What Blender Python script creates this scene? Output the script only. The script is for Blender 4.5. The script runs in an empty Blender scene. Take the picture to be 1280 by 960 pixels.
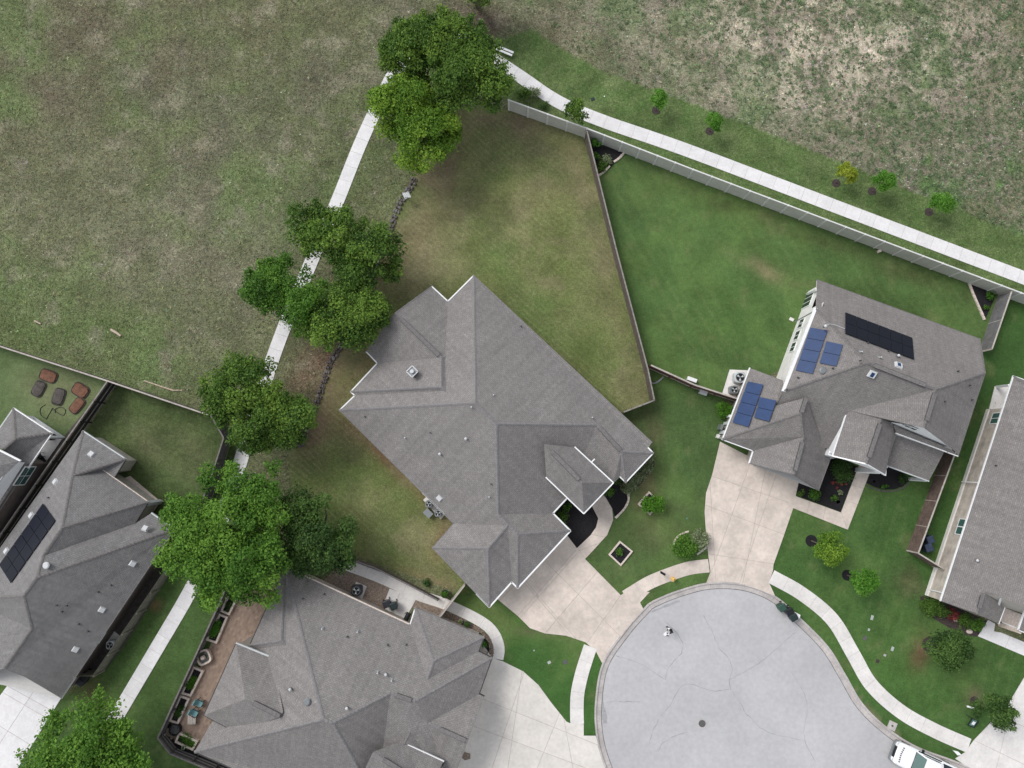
import bpy, bmesh, math, random
import numpy as np
from mathutils import Vector, Matrix
from mathutils.geometry import tessellate_polygon
random.seed(7); rng = np.random.default_rng(11)
S = bpy.context.scene; C = S.collection
# ---------------------------------------------------------------- camera, sky, sun, exposure
F = 889.0; H = 68.0; TILT = math.radians(6.0)
cd = bpy.data.cameras.new('camera'); cam = bpy.data.objects.new('camera', cd); C.objects.link(cam)
cam.location = (0, 0, H); cam.rotation_euler = (TILT, 0, 0)
cd.sensor_width = 36; cd.lens = F/1280*36; cd.clip_start = 1; cd.clip_end = 3000; S.camera = cam
w = bpy.data.worlds.new('World'); S.world = w; w.use_nodes = True
nt = w.node_tree; sky = nt.nodes.new('ShaderNodeTexSky'); sky.sky_type = 'NISHITA'; sky.sun_disc = False
SUN_AZ = math.radians(-52); SUN_EL = math.radians(48)          # azimuth from +Y towards +X
sky.sun_elevation = SUN_EL; sky.sun_rotation = SUN_AZ
hs = nt.nodes.new('ShaderNodeHueSaturation'); hs.inputs['Saturation'].default_value = 0.22
nt.links.new(sky.outputs[0], hs.inputs['Color']); nt.links.new(hs.outputs[0], nt.nodes['Background'].inputs[0])
nt.nodes['Background'].inputs[1].default_value = 0.15
sl = bpy.data.lights.new('sun', 'SUN'); sl.energy = 1.5; sl.angle = math.radians(25); sl.color = (1, .97, .93)
so = bpy.data.objects.new('sun', sl); C.objects.link(so)
sd = Vector((math.sin(SUN_AZ)*math.cos(SUN_EL), math.cos(SUN_AZ)*math.cos(SUN_EL), math.sin(SUN_EL)))
so.rotation_euler = sd.to_track_quat('Z', 'Y').to_euler(); so.location = (0, 0, 60)
S.view_settings.view_transform = 'Standard'; S.view_settings.look = 'None'; S.view_settings.exposure = 0.47
# ---------------------------------------------------------------- geometry of the survey: pixel of the aerial photo -> point at height z
CT, ST = math.cos(TILT), math.sin(TILT)
def ray(px, py):
    a = (px-640)/F; b = (480-py)/F
    return Vector((a, ST+b*CT, -CT+b*ST))
def P(px, py, z=0.0):
    d = ray(px, py); t = (z-H)/d.z
    return Vector((d.x*t, d.y*t, z))
def to_px(X, Y, Z=0.0):
    dz = Z-H; dep = Y*ST - dz*CT
    return 640+F*X/dep, 480-F*(Y*CT+dz*ST)/dep
# ---------------------------------------------------------------- materials
def mat(name, col, rough=.8, noise=None, metal=0, bump=None, spec=.3, ramp=None):
    """noise=(scale, amount[, detail]); ramp adds second blotch level (scale, amount)"""
    m = bpy.data.materials.new(name); m.use_nodes = True; n = m.node_tree; b = n.nodes['Principled BSDF']
    b.inputs['Roughness'].default_value = rough; b.inputs['Metallic'].default_value = metal
    b.inputs['Specular IOR Level'].default_value = spec; b.inputs['Base Color'].default_value = (*col, 1)
    if noise:
        tc = n.nodes.new('ShaderNodeNewGeometry'); src = None
        for (sc, am) in [noise[:2]] + ([ramp] if ramp else []):
            nz = n.nodes.new('ShaderNodeTexNoise'); nz.inputs['Scale'].default_value = sc; nz.inputs['Detail'].default_value = 5
            nz.inputs['Roughness'].default_value = .65
            n.links.new(tc.outputs['Position'], nz.inputs['Vector'])
            mr = n.nodes.new('ShaderNodeMapRange'); mr.inputs[1].default_value = .3; mr.inputs[2].default_value = .7
            mr.inputs[3].default_value = 1-am; mr.inputs[4].default_value = 1+am; mr.clamp = True
            n.links.new(nz.outputs['Fac'], mr.inputs[0])
            vm = n.nodes.new('ShaderNodeVectorMath'); vm.operation = 'SCALE'
            if src is None: vm.inputs[0].default_value = col
            else: n.links.new(src, vm.inputs[0])
            n.links.new(mr.outputs[0], vm.inputs['Scale']); src = vm.outputs[0]
            last = nz
        n.links.new(src, b.inputs['Base Color'])
        if bump:
            bp = n.nodes.new('ShaderNodeBump'); bp.inputs['Strength'].default_value = bump; bp.inputs['Distance'].default_value = .02
            n.links.new(last.outputs['Fac'], bp.inputs['Height']); n.links.new(bp.outputs[0], b.inputs['Normal'])
    return m
def math_node(n, op, a, b=None):
    x = n.nodes.new('ShaderNodeMath'); x.operation = op
    for i, v in enumerate((a, b)):
        if v is None: continue
        if isinstance(v, (int, float)): x.inputs[i].default_value = v
        else: n.links.new(v, x.inputs[i])
    return x.outputs[0]
def lawn_mat(name, angle=0, stripe=0.0, period=1.0, mott=.25, dry=.0, drycol=(.20, .17, .115), dryscale=.25, speck=.3, drymix=(.5, .75), scol=(.235, .225, .125)):
    """grass: vertex colour is the sward's own colour; noise adds mottling, mowing lines and dry patches"""
    m = bpy.data.materials.new(name); m.use_nodes = True; n = m.node_tree; b = n.nodes['Principled BSDF']
    b.inputs['Roughness'].default_value = .95; b.inputs['Specular IOR Level'].default_value = .05
    at = n.nodes.new('ShaderNodeAttribute'); at.attribute_name = 'sward'
    geo = n.nodes.new('ShaderNodeNewGeometry')
    def nz(scale, det=4, rough=.6, vec=None):
        x = n.nodes.new('ShaderNodeTexNoise'); x.inputs['Scale'].default_value = scale; x.inputs['Detail'].default_value = det
        x.inputs['Roughness'].default_value = rough; n.links.new(vec or geo.outputs['Position'], x.inputs['Vector']); return x.outputs['Fac']
    def mr(v, a, b_, c, d):
        x = n.nodes.new('ShaderNodeMapRange'); n.links.new(v, x.inputs[0])
        for i, q in enumerate((a, b_, c, d)): x.inputs[i+1].default_value = q
        return x.outputs[0]
    f = mr(nz(.35, 5), .32, .68, 1-mott, 1+mott)
    f = math_node(n, 'MULTIPLY', f, mr(nz(2.2, 4, .7), .3, .7, 1-mott*.8, 1+mott*.8))
    f = math_node(n, 'MULTIPLY', f, mr(nz(7, 3, .8), .3, .7, 1-speck, 1+speck)); f = math_node(n, 'MULTIPLY', f, mr(nz(3.2, 5, .85), .36, .64, 1-speck*.5, 1+speck*.6))
    col = at.outputs['Color']
    # dry straw patches
    mk = math_node(n, 'MULTIPLY', mr(nz(dryscale, 6, .7), drymix[0], drymix[1], 0, 1), dry)
    mk = math_node(n, 'MULTIPLY', mk, mr(nz(3.5, 5, .8), .35, .6, .3, 1))
    mx = n.nodes.new('ShaderNodeMix'); mx.data_type = 'RGBA'; n.links.new(mk, mx.inputs[0]); n.links.new(col, mx.inputs[6]); mx.inputs[7].default_value = (*drycol, 1)
    col = mx.outputs[2]
    if stripe:
        mp = n.nodes.new('ShaderNodeMapping'); mp.inputs['Rotation'].default_value = (0, 0, -angle); n.links.new(geo.outputs['Position'], mp.inputs[0])
        mp2 = n.nodes.new('ShaderNodeMapping'); mp2.inputs['Scale'].default_value = (.35, 1, 1); n.links.new(mp.outputs[0], mp2.inputs[0])
        wv = n.nodes.new('ShaderNodeTexWave'); wv.bands_direction = 'Y'; wv.inputs['Scale'].default_value = .314/period
        wv.inputs['Distortion'].default_value = 3.0; wv.inputs['Detail'].default_value = 3; wv.inputs['Detail Scale'].default_value = 1.5
        n.links.new(mp2.outputs[0], wv.inputs['Vector'])
        st = mr(wv.outputs['Fac'], .5, .95, 0, 1)
        br = mr(nz(1.6, 6, .85, mp2.outputs[0]), .38, .56, 0, 1); br = math_node(n, 'MULTIPLY', br, mr(nz(.12, 3, .5), .38, .6, .1, 1))
        st = math_node(n, 'MULTIPLY', math_node(n, 'MULTIPLY', st, br), stripe)
        m2 = n.nodes.new('ShaderNodeMix'); m2.data_type = 'RGBA'; n.links.new(st, m2.inputs[0]); n.links.new(col, m2.inputs[6])
        m2.inputs[7].default_value = (*scol, 1); col = m2.outputs[2]
    vm = n.nodes.new('ShaderNodeVectorMath'); vm.operation = 'SCALE'; n.links.new(col, vm.inputs[0]); n.links.new(f, vm.inputs['Scale'])
    n.links.new(vm.outputs[0], b.inputs['Base Color'])
    bp = n.nodes.new('ShaderNodeBump'); bp.inputs['Strength'].default_value = .5; bp.inputs['Distance'].default_value = .05
    n.links.new(nz(12, 4, .8), bp.inputs['Height']); n.links.new(bp.outputs[0], b.inputs['Normal'])
    return m
def shingle_mat(name, c1, c2, mort, streak=.06):
    m = bpy.data.materials.new(name); m.use_nodes = True; n = m.node_tree; b = n.nodes['Principled BSDF']
    b.inputs['Roughness'].default_value = .92; b.inputs['Specular IOR Level'].default_value = .15
    uv = n.nodes.new('ShaderNodeUVMap'); geo = n.nodes.new('ShaderNodeNewGeometry')
    br = n.nodes.new('ShaderNodeTexBrick'); n.links.new(uv.outputs[0], br.inputs['Vector'])
    br.inputs['Color1'].default_value = (*c1, 1); br.inputs['Color2'].default_value = (*c2, 1); br.inputs['Mortar'].default_value = (*mort, 1)
    br.inputs['Scale'].default_value = 1; br.inputs['Brick Width'].default_value = .32; br.inputs['Row Height'].default_value = .145
    br.inputs['Mortar Size'].default_value = .022; br.inputs['Mortar Smooth'].default_value = .3; br.inputs['Bias'].default_value = 0
    src = br.outputs['Color']
    for sc, am, vec in ((2.5, .10, None), (.25, .07, None), (9, .22, None), (1, streak*2, 'uv')):
        nz = n.nodes.new('ShaderNodeTexNoise'); nz.inputs['Scale'].default_value = sc; nz.inputs['Detail'].default_value = 5; nz.inputs['Roughness'].default_value = .7
        if vec:
            mp = n.nodes.new('ShaderNodeMapping'); mp.inputs['Scale'].default_value = (2.2, .12, 1); n.links.new(uv.outputs[0], mp.inputs[0]); n.links.new(mp.outputs[0], nz.inputs['Vector'])
        else: n.links.new(geo.outputs['Position'], nz.inputs['Vector'])
        r = n.nodes.new('ShaderNodeMapRange'); r.inputs[1].default_value = .3; r.inputs[2].default_value = .7; r.inputs[3].default_value = 1-am; r.inputs[4].default_value = 1+am
        n.links.new(nz.outputs['Fac'], r.inputs[0])
        vm = n.nodes.new('ShaderNodeVectorMath'); vm.operation = 'SCALE'; n.links.new(src, vm.inputs[0]); n.links.new(r.outputs[0], vm.inputs['Scale']); src = vm.outputs[0]
    n.links.new(src, b.inputs['Base Color'])
    return m
def brick_mat(name, c1, c2, mort, bw=.3, rh=.1, am=.15):
    m = bpy.data.materials.new(name); m.use_nodes = True; n = m.node_tree; b = n.nodes['Principled BSDF']
    b.inputs['Roughness'].default_value = .9
    uv = n.nodes.new('ShaderNodeUVMap')
    br = n.nodes.new('ShaderNodeTexBrick'); n.links.new(uv.outputs[0], br.inputs['Vector'])
    br.inputs['Color1'].default_value = (*c1, 1); br.inputs['Color2'].default_value = (*c2, 1); br.inputs['Mortar'].default_value = (*mort, 1)
    br.inputs['Scale'].default_value = 1; br.inputs['Brick Width'].default_value = bw; br.inputs['Row Height'].default_value = rh; br.inputs['Mortar Size'].default_value = rh*.08
    nz = n.nodes.new('ShaderNodeTexNoise'); nz.inputs['Scale'].default_value = 1.3; n.links.new(uv.outputs[0], nz.inputs['Vector'])
    r = n.nodes.new('ShaderNodeMapRange'); r.inputs[1].default_value = .3; r.inputs[2].default_value = .7; r.inputs[3].default_value = 1-am; r.inputs[4].default_value = 1+am
    n.links.new(nz.outputs['Fac'], r.inputs[0])
    vm = n.nodes.new('ShaderNodeVectorMath'); vm.operation = 'SCALE'; n.links.new(br.outputs['Color'], vm.inputs[0]); n.links.new(r.outputs[0], vm.inputs['Scale'])
    n.links.new(vm.outputs[0], b.inputs['Base Color']); return m
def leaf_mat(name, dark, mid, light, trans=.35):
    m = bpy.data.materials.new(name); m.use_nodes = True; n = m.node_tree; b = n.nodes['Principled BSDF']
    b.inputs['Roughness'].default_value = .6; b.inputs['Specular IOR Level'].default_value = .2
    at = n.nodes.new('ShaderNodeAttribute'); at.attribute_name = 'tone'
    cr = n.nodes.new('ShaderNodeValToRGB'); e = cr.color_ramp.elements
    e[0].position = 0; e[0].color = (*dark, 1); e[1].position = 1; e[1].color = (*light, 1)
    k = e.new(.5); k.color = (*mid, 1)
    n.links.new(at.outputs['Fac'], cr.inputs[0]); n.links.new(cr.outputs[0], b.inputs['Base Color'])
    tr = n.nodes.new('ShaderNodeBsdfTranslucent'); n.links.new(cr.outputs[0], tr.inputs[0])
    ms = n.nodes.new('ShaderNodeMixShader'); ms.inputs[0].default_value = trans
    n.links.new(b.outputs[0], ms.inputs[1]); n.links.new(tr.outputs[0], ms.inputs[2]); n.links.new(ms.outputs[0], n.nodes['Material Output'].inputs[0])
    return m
def tone_mat(name, cols):
    m = bpy.data.materials.new(name); m.use_nodes = True; n = m.node_tree; b = n.nodes['Principled BSDF']; b.inputs['Roughness'].default_value = .9
    b.inputs['Specular IOR Level'].default_value = .1
    at = n.nodes.new('ShaderNodeAttribute'); at.attribute_name = 'tone'; cr = n.nodes.new('ShaderNodeValToRGB'); e = cr.color_ramp.elements
    e[0].position = 0; e[0].color = (*cols[0], 1); e[1].position = 1; e[1].color = (*cols[-1], 1)
    for i, c in enumerate(cols[1:-1]): k = e.new((i+1)/(len(cols)-1)); k.color = (*c, 1)
    n.links.new(at.outputs['Fac'], cr.inputs[0]); n.links.new(cr.outputs[0], b.inputs['Base Color']); return m
M = {}
M['shingle_a'] = shingle_mat('shingle_grey', (.245, .23, .224), (.205, .193, .188), (.172, .162, .158))
M['shingle_b'] = shingle_mat('shingle_warm_grey', (.23, .214, .206), (.192, .179, .173), (.16, .15, .146))
M['shingle_c'] = shingle_mat('shingle_slate_grey', (.215, .208, .206), (.18, .175, .174), (.148, .144, .144))
M['cap_a'] = mat('ridge_cap_grey', (.20, .192, .192), .9, (6, .25)); M['cap_b'] = mat('ridge_cap_warm', (.16, .15, .147), .9, (6, .3))
M['white'] = mat('white_paint', (.82, .83, .84), .5, (3, .05)); M['dark_trim'] = mat('dark_bronze_trim', (.05, .048, .047), .5)
M['greytrim'] = mat('grey_white_trim', (.5, .52, .53), .5, (3, .08)); M['soffit'] = mat('soffit', (.55, .54, .52), .7, (2, .05))
M['stucco'] = mat('white_siding', (.66, .65, .63), .8, (1.5, .1), ramp=(12, .05)); M['greige'] = mat('cream_stone_wall', (.42, .39, .35), .9, (3, .2), ramp=(14, .2))
M['stone'] = brick_mat('limestone_wall', (.50, .44, .38), (.38, .34, .30), (.45, .42, .38), .55, .25, .2)
M['brick_brown'] = brick_mat('brown_brick', (.15, .115, .10), (.11, .088, .078), (.16, .145, .13), .25, .09)
M['glass'] = mat('window_glass', (.02, .035, .04), .08, spec=.8); M['glass_green'] = mat('green_window_glass', (.05, .11, .10), .15, spec=.7)
M['frame'] = mat('window_frame', (.72, .73, .72), .5)
M['conc_white'] = mat('concrete_new', (.70, .685, .69), .85, (.9, .08), ramp=(5, .07)); M['conc_pink'] = mat('concrete_warm', (.60, .525, .465), .85, (.5, .17), ramp=(3, .09), bump=.2)
M['conc_grey'] = mat('concrete_pale', (.65, .615, .57), .85, (.4, .13), ramp=(3, .07), bump=.2); M['conc_pale'] = mat('concrete_light', (.68, .655, .63), .85, (.7, .11), ramp=(4, .07))
M['joint'] = mat('joint_concrete', (.43, .39, .355), .95, (4, .2)); M['walk_joint'] = mat('walk_joint', (.52, .50, .48), .95, (4, .2)); M['curb'] = mat('curb_concrete', (.44, .41, .395), .9, (.6, .2), ramp=(6, .15))  # joint: dark concrete base that shows in the gaps between slabs
M['mulch'] = mat('black_mulch', (.016, .015, .017), .95, (9, .5), bump=1); M['mulch_brown'] = mat('brown_mulch', (.055, .042, .04), .95, (9, .4), bump=1)
M['gravelbed'] = mat('river_gravel_bed', (.23, .18, .145), .95, (8, .5), ramp=(25, .4), bump=1)
M['crack'] = mat('crack_seal', (.30, .30, .31), .9, (2, .4)); M['iron'] = mat('cast_iron', (.10, .10, .10), .7, (20, .4))
M['crackdark'] = mat('gutter_dirt', (.16, .15, .15), .9, (1.5, .5)); M['stain'] = mat('tyre_stain', (.33, .33, .34), .9, (1, .2))
M['pale_fence'] = mat('pale_green_grey_fence', (.50, .50, .45), .8, (1.2, .09), ramp=(8, .06)); M['pale_cap'] = mat('pale_fence_cap', (.62, .62, .60), .7, (3, .1))
M['wood_grey'] = mat('weathered_wood', (.12, .098, .088), .95, (3, .35), ramp=(14, .2)); M['wood_rail'] = mat('weathered_rail', (.42, .38, .345), .9, (3, .25))
M['wood_dark'] = mat('dark_stained_wood', (.032, .030, .030), .9, (4, .3)); M['wood_darkrail2'] = mat('grey_fence_rail', (.24, .22, .20), .9, (4, .3)); M['wood_darkrail'] = mat('dark_fence_rail', (.17, .155, .15), .9, (4, .3))
M['wood_red'] = mat('red_stained_wood', (.13, .062, .05), .9, (3, .3), ramp=(14, .2)); M['wood_brown'] = mat('brown_wood', (.135, .095, .082), .9, (2, .3), ramp=(9, .3))
M['wood_olive'] = mat('pale_weathered_wood', (.19, .185, .145), .95, (2, .25), ramp=(9, .2)); M['wood_patio'] = mat('charcoal_stained_wood', (.075, .072, .075), .9, (2, .25), ramp=(9, .2)); M['wood_slate'] = mat('slate_stained_wood', (.15, .145, .15), .9, (2, .25), ramp=(9, .2))
M['bark'] = mat('bark', (.11, .09, .075), .95, (6, .4), bump=1); M['oak'] = leaf_mat('oak_leaves', (.026, .058, .013), (.076, .158, .026), (.19, .31, .05))
M['oak_light'] = leaf_mat('light_oak_leaves', (.045, .10, .014), (.13, .26, .028), (.26, .40, .05)); M['oak_mid'] = leaf_mat('mid_oak_leaves', (.032, .08, .012), (.082, .20, .026), (.18, .34, .05))
M['oak_deep'] = leaf_mat('deep_oak_leaves', (.022, .048, .014), (.055, .118, .028), (.12, .215, .05))
M['lime'] = leaf_mat('lime_leaves', (.04, .11, .01), (.09, .24, .02), (.16, .35, .05)); M['yellow'] = leaf_mat('yellow_leaves', (.12, .19, .01), (.24, .33, .02), (.36, .42, .05))
M['sapling'] = leaf_mat('sapling_leaves', (.04, .12, .012), (.085, .24, .025), (.16, .35, .05)); M['greygrass'] = leaf_mat('silvery_grass', (.09, .13, .05), (.22, .27, .14), (.40, .45, .28))
M['solar_black'] = mat('black_solar_glass', (.010, .012, .020), .4, spec=.12); M['solar_blue'] = mat('blue_solar_glass', (.018, .045, .125), .4, spec=.15, noise=(1.5, .15))
M['solar_frame'] = mat('solar_frame', (.03, .032, .04), .4); M['vent_white'] = mat('vent_white', (.55, .56, .57), .5); M['vent_dark'] = mat('vent_dark', (.06, .06, .065), .6)
M['metal'] = mat('galvanised', (.26, .28, .29), .4, metal=.5); M['black'] = mat('black_plastic', (.012, .014, .017), .5); M['bin_dkgreen'] = mat('bin_dark_green', (.03, .075, .055), .5); M['binc'] = mat('bin_green', (.018, .032, .034), .5)
M['truck'] = mat('white_truck_paint', (.82, .83, .85), .25, spec=.6); M['tyre'] = mat('tyre', (.015, .015, .015), .9); M['tonneau'] = mat('tonneau', (.028, .034, .045), .6)
M['limestone'] = mat('limestone_edging', (.62, .53, .47), .85, (5, .2)); M['darkstone'] = mat('dark_edging', (.115, .10, .10), .95, (4, .35), ramp=(12, .3))
M['darkstone2'] = mat('grey_edging', (.17, .155, .155), .95, (4, .35), ramp=(12, .3)); M['soil'] = mat('red_soil', (.17, .085, .055), .95, (3, .35), bump=1); M['soil_grey'] = mat('grey_soil', (.085, .075, .068), .95, (3, .35), bump=1)
M['bronze_edge'] = mat('timber_edge', (.07, .065, .06), .9, (4, .3)); M['chips'] = tone_mat('bark_chips', [(.008, .008, .009), (.02, .018, .018), (.05, .042, .038)]); M['water'] = mat('fountain_water', (.08, .09, .07), .1, spec=.6)
M['paver'] = tone_mat('patio_pavers', [(.20, .145, .115), (.27, .20, .16), (.34, .26, .205)]); M['stones'] = tone_mat('pale_stones', [(.45, .43, .40), (.62, .6, .57), (.75, .74, .72)])
M['pebbles'] = tone_mat('river_pebbles', [(.10, .07, .055), (.22, .165, .13), (.40, .33, .27)]); M['tuft_dry'] = tone_mat('field_tufts', [(.055, .085, .03), (.10, .14, .055), (.15, .165, .085), (.26, .235, .17)])
M['tuft_green'] = tone_mat('green_tufts', [(.04, .085, .02), (.07, .13, .03), (.10, .14, .045)]); M['tuft'] = mat('grass_blades', (.1, .1, .05), .9); _n = M['tuft'].node_tree; _a = _n.nodes.new('ShaderNodeAttribute'); _a.attribute_name = 'sward'; _n.links.new(_a.outputs['Color'], _n.nodes['Principled BSDF'].inputs['Base Color'])
M['teal'] = mat('teal_cushion', (.15, .30, .32), .8)
M['yellowp'] = mat('yellow_hydrant_paint', (.72, .46, .13), .5); M['skin'] = mat('skin', (.42, .26, .19), .6); M['shirt_black'] = mat('black_cloth', (.01, .01, .011), .9); M['cloth_white'] = mat('white_cloth', (.8, .8, .82), .8)
M['jeans'] = mat('dark_trousers', (.05, .05, .06), .9); M['red'] = leaf_mat('red_flowers', (.08, .02, .02), (.22, .05, .05), (.5, .12, .1)); M['blue_tarp'] = mat('blue_cover', (.035, .05, .085), .6, (4, .2))
M['door'] = mat('garage_door', (.42, .39, .36), .7); M['lid_green'] = mat('utility_green', (.10, .22, .17), .6); M['lid_pale'] = mat('weathered_lid', (.36, .40, .37), .8, (4, .2)); M['log'] = mat('pale_log', (.5, .40, .32), .9, (6, .3))
# ---------------------------------------------------------------- helpers
def mesh_obj(name, V, Fc, m, parent=None, smooth=False, uv=None, origin=None):
    me = bpy.data.meshes.new(name)
    o0 = parent_origin(parent) if parent else (Vector(origin) if origin else Vector((0, 0, 0)))
    me.from_pydata([(v[0]-o0.x, v[1]-o0.y, v[2]-o0.z) for v in V], [], Fc)
    if uv:
        l = me.uv_layers.new(name='UVMap'); k = 0
        for f in uv:
            for q in f: l.data[k].uv = q; k += 1
    for mm in (m if isinstance(m, (list, tuple)) else [m]): me.materials.append(mm)
    if smooth:
        for p in me.polygons: p.use_smooth = True
    o = bpy.data.objects.new(name, me); C.objects.link(o)
    if parent: o.parent = parent
    elif origin: o.location = origin
    return o
def parent_origin(p):
    v = Vector(p.location); q = p.parent
    while q: v += Vector(q.location); q = q.parent
    return v
def tag(o, label=None, cat=None, group=None, kind=None):
    if label: o['label'] = label
    if cat: o['category'] = cat
    if group: o['group'] = group
    if kind: o['kind'] = kind
    return o
def thing(name, label, cat, loc, group=None):
    o = bpy.data.objects.new(name, None); o.empty_display_size = .3; C.objects.link(o); o.location = loc
    return tag(o, label, cat, group)
def numpy_quads(name, V, tone, m, parent=None, origin=None, nside=4, col=None):
    """V (N*nside,3) array, one face each nside verts, tone per face"""
    me = bpy.data.meshes.new(name); o0 = np.array(parent_origin(parent) if parent else (origin or (0, 0, 0)))
    V = (V-o0).astype(np.float32); nv = len(V); nf = nv//nside
    me.vertices.add(nv); me.vertices.foreach_set('co', V.ravel()); me.loops.add(nv); me.loops.foreach_set('vertex_index', np.arange(nv, dtype=np.int32))
    me.polygons.add(nf); me.polygons.foreach_set('loop_start', np.arange(0, nv, nside, dtype=np.int32)); me.polygons.foreach_set('loop_total', np.full(nf, nside, dtype=np.int32))
    a = me.attributes.new('tone', 'FLOAT', 'FACE'); a.data.foreach_set('value', np.clip(tone, 0, 1).astype(np.float32))
    if col is not None:
        a = me.attributes.new('sward', 'FLOAT_COLOR', 'FACE'); a.data.foreach_set('color', np.concatenate([np.clip(col, 0, 1), np.ones((nf, 1))], 1).astype(np.float32).ravel())
    me.update(); me.validate(); me.materials.append(m)
    o = bpy.data.objects.new(name, me); C.objects.link(o)
    if parent: o.parent = parent
    elif origin is not None: o.location = origin
    return o
class MB:
    def __init__(s): s.V = []; s.F = []
    def box(s, c, sx, sy, sz, rz=0, base=True):
        """box with its bottom centre at c (base) of full sizes"""
        ca, sa = math.cos(rz), math.sin(rz); k = len(s.V); z0 = c[2] if base else c[2]-sz/2
        for dz in (0, sz):
            for dx, dy in ((-1, -1), (1, -1), (1, 1), (-1, 1)):
                x, y = dx*sx/2, dy*sy/2; s.V.append((c[0]+x*ca-y*sa, c[1]+x*sa+y*ca, z0+dz))
        s.F += [(k+3, k+2, k+1, k), (k+4, k+5, k+6, k+7)] + [(k+i, k+(i+1) % 4, k+4+(i+1) % 4, k+4+i) for i in range(4)]; return s
    def bar(s, a, b, wd, ht, up=(0, 0, 1)):
        a = Vector(a); b = Vector(b); d = (b-a).normalized(); u = Vector(up); r = d.cross(u)
        if r.length < 1e-4: r = d.cross(Vector((0, 1, 0)))
        r.normalize(); u = r.cross(d).normalized(); k = len(s.V)
        for p in (a, b):
            for i, j in ((-1, -1), (1, -1), (1, 1), (-1, 1)): s.V.append(tuple(p+r*i*wd/2+u*j*ht/2))
        s.F += [(k, k+1, k+2, k+3), (k+7, k+6, k+5, k+4)] + [(k+(i+1) % 4, k+i, k+4+i, k+4+(i+1) % 4) for i in range(4)]; return s
    def prism(s, poly, z0, z1, bottom=False):
        """extrude a (possibly concave) xy polygon"""
        n = len(poly)
        if n < 3: return s
        A = sum(poly[i][0]*poly[(i+1) % n][1]-poly[(i+1) % n][0]*poly[i][1] for i in range(n))
        if A < 0: poly = poly[::-1]
        k = len(s.V); s.V += [(p[0], p[1], z0) for p in poly] + [(p[0], p[1], z1) for p in poly]
        for i in range(n): j = (i+1) % n; s.F.append((k+i, k+j, k+n+j, k+n+i))
        for t in tessellate_polygon([[Vector((p[0], p[1], 0)) for p in poly]]):
            a, b, c = t; q = [poly[i] for i in (a, b, c)]
            if (q[1][0]-q[0][0])*(q[2][1]-q[0][1])-(q[1][1]-q[0][1])*(q[2][0]-q[0][0]) < 0: a, b, c = c, b, a
            s.F.append((k+n+a, k+n+b, k+n+c))
            if bottom: s.F.append((k+c, k+b, k+a))
        return s
    def cyl(s, c, r, h, n=16, r2=None, axis=None):
        r2 = r if r2 is None else r2; k = len(s.V); c = Vector(c); ax = Vector(axis or (0, 0, 1)).normalized()
        q = ax.orthogonal().normalized(); q2 = ax.cross(q)
        for j, rr in ((0, r), (h, r2)):
            for i in range(n): a = 2*math.pi*i/n; s.V.append(tuple(c+ax*j+(q*math.cos(a)+q2*math.sin(a))*rr))
        s.F += [tuple(range(k+n-1, k-1, -1)), tuple(range(k+n, k+2*n))] + [(k+i, k+(i+1) % n, k+n+(i+1) % n, k+n+i) for i in range(n)]; return s
    def ring(s, c, ro, ri, h, n=20):
        k = len(s.V)
        for z in (0, h):
            for r in (ro, ri):
                for i in range(n): a = 2*math.pi*i/n; s.V.append((c[0]+r*math.cos(a), c[1]+r*math.sin(a), c[2]+z))
        for i in range(n):
            j = (i+1) % n
            s.F += [(k+i, k+j, k+2*n+j, k+2*n+i), (k+n+j, k+n+i, k+3*n+i, k+3*n+j), (k+2*n+i, k+2*n+j, k+3*n+j, k+3*n+i)]
        return s
    def tube(s, pts, rad, n=7):
        pts = [Vector(p) for p in pts]; k = len(s.V)
        for i, p in enumerate(pts):
            d = (pts[min(i+1, len(pts)-1)]-pts[max(i-1, 0)]).normalized(); q = d.cross(Vector((.3, .2, 1)));
            if q.length < .05: q = d.cross(Vector((1, 0, 0)))
            q.normalize(); q2 = d.cross(q); r = rad[i] if isinstance(rad, (list, tuple)) else rad
            for j in range(n): a = 2*math.pi*j/n; s.V.append(tuple(p+(q*math.cos(a)+q2*math.sin(a))*r))
        for i in range(len(pts)-1):
            for j in range(n): s.F.append((k+i*n+j, k+i*n+(j+1) % n, k+(i+1)*n+(j+1) % n, k+(i+1)*n+j))
        s.F += [tuple(range(k+n-1, k-1, -1)), tuple(range(k+(len(pts)-1)*n, k+len(pts)*n))]; return s
    def quad(s, *p): k = len(s.V); s.V += [tuple(q) for q in p]; s.F.append(tuple(range(k, k+len(p)))); return s
    def loft(s, secs, cap=True):
        k = len(s.V); n = len(secs[0])
        for q in secs: s.V += [tuple(p) for p in q]
        for i in range(len(secs)-1):
            for j in range(n): s.F.append((k+i*n+j, k+i*n+(j+1) % n, k+(i+1)*n+(j+1) % n, k+(i+1)*n+j))
        if cap: s.F += [tuple(range(k+n-1, k-1, -1)), tuple(range(k+(len(secs)-1)*n, k+len(secs)*n))]
        return s
    def ob(s, name, m, parent=None, smooth=False, origin=None): return mesh_obj(name, s.V, s.F, m, parent, smooth, origin=origin)
def G(pts, z=0): return [P(x, y, z) for x, y in pts]
def struct(name, o): o['kind'] = 'structure'; return o
def copy_tree(o, parent=None):
    c = o.copy(); C.objects.link(c); c.parent = parent
    for ch in list(o.children): copy_tree(ch, c)
    return c
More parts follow.
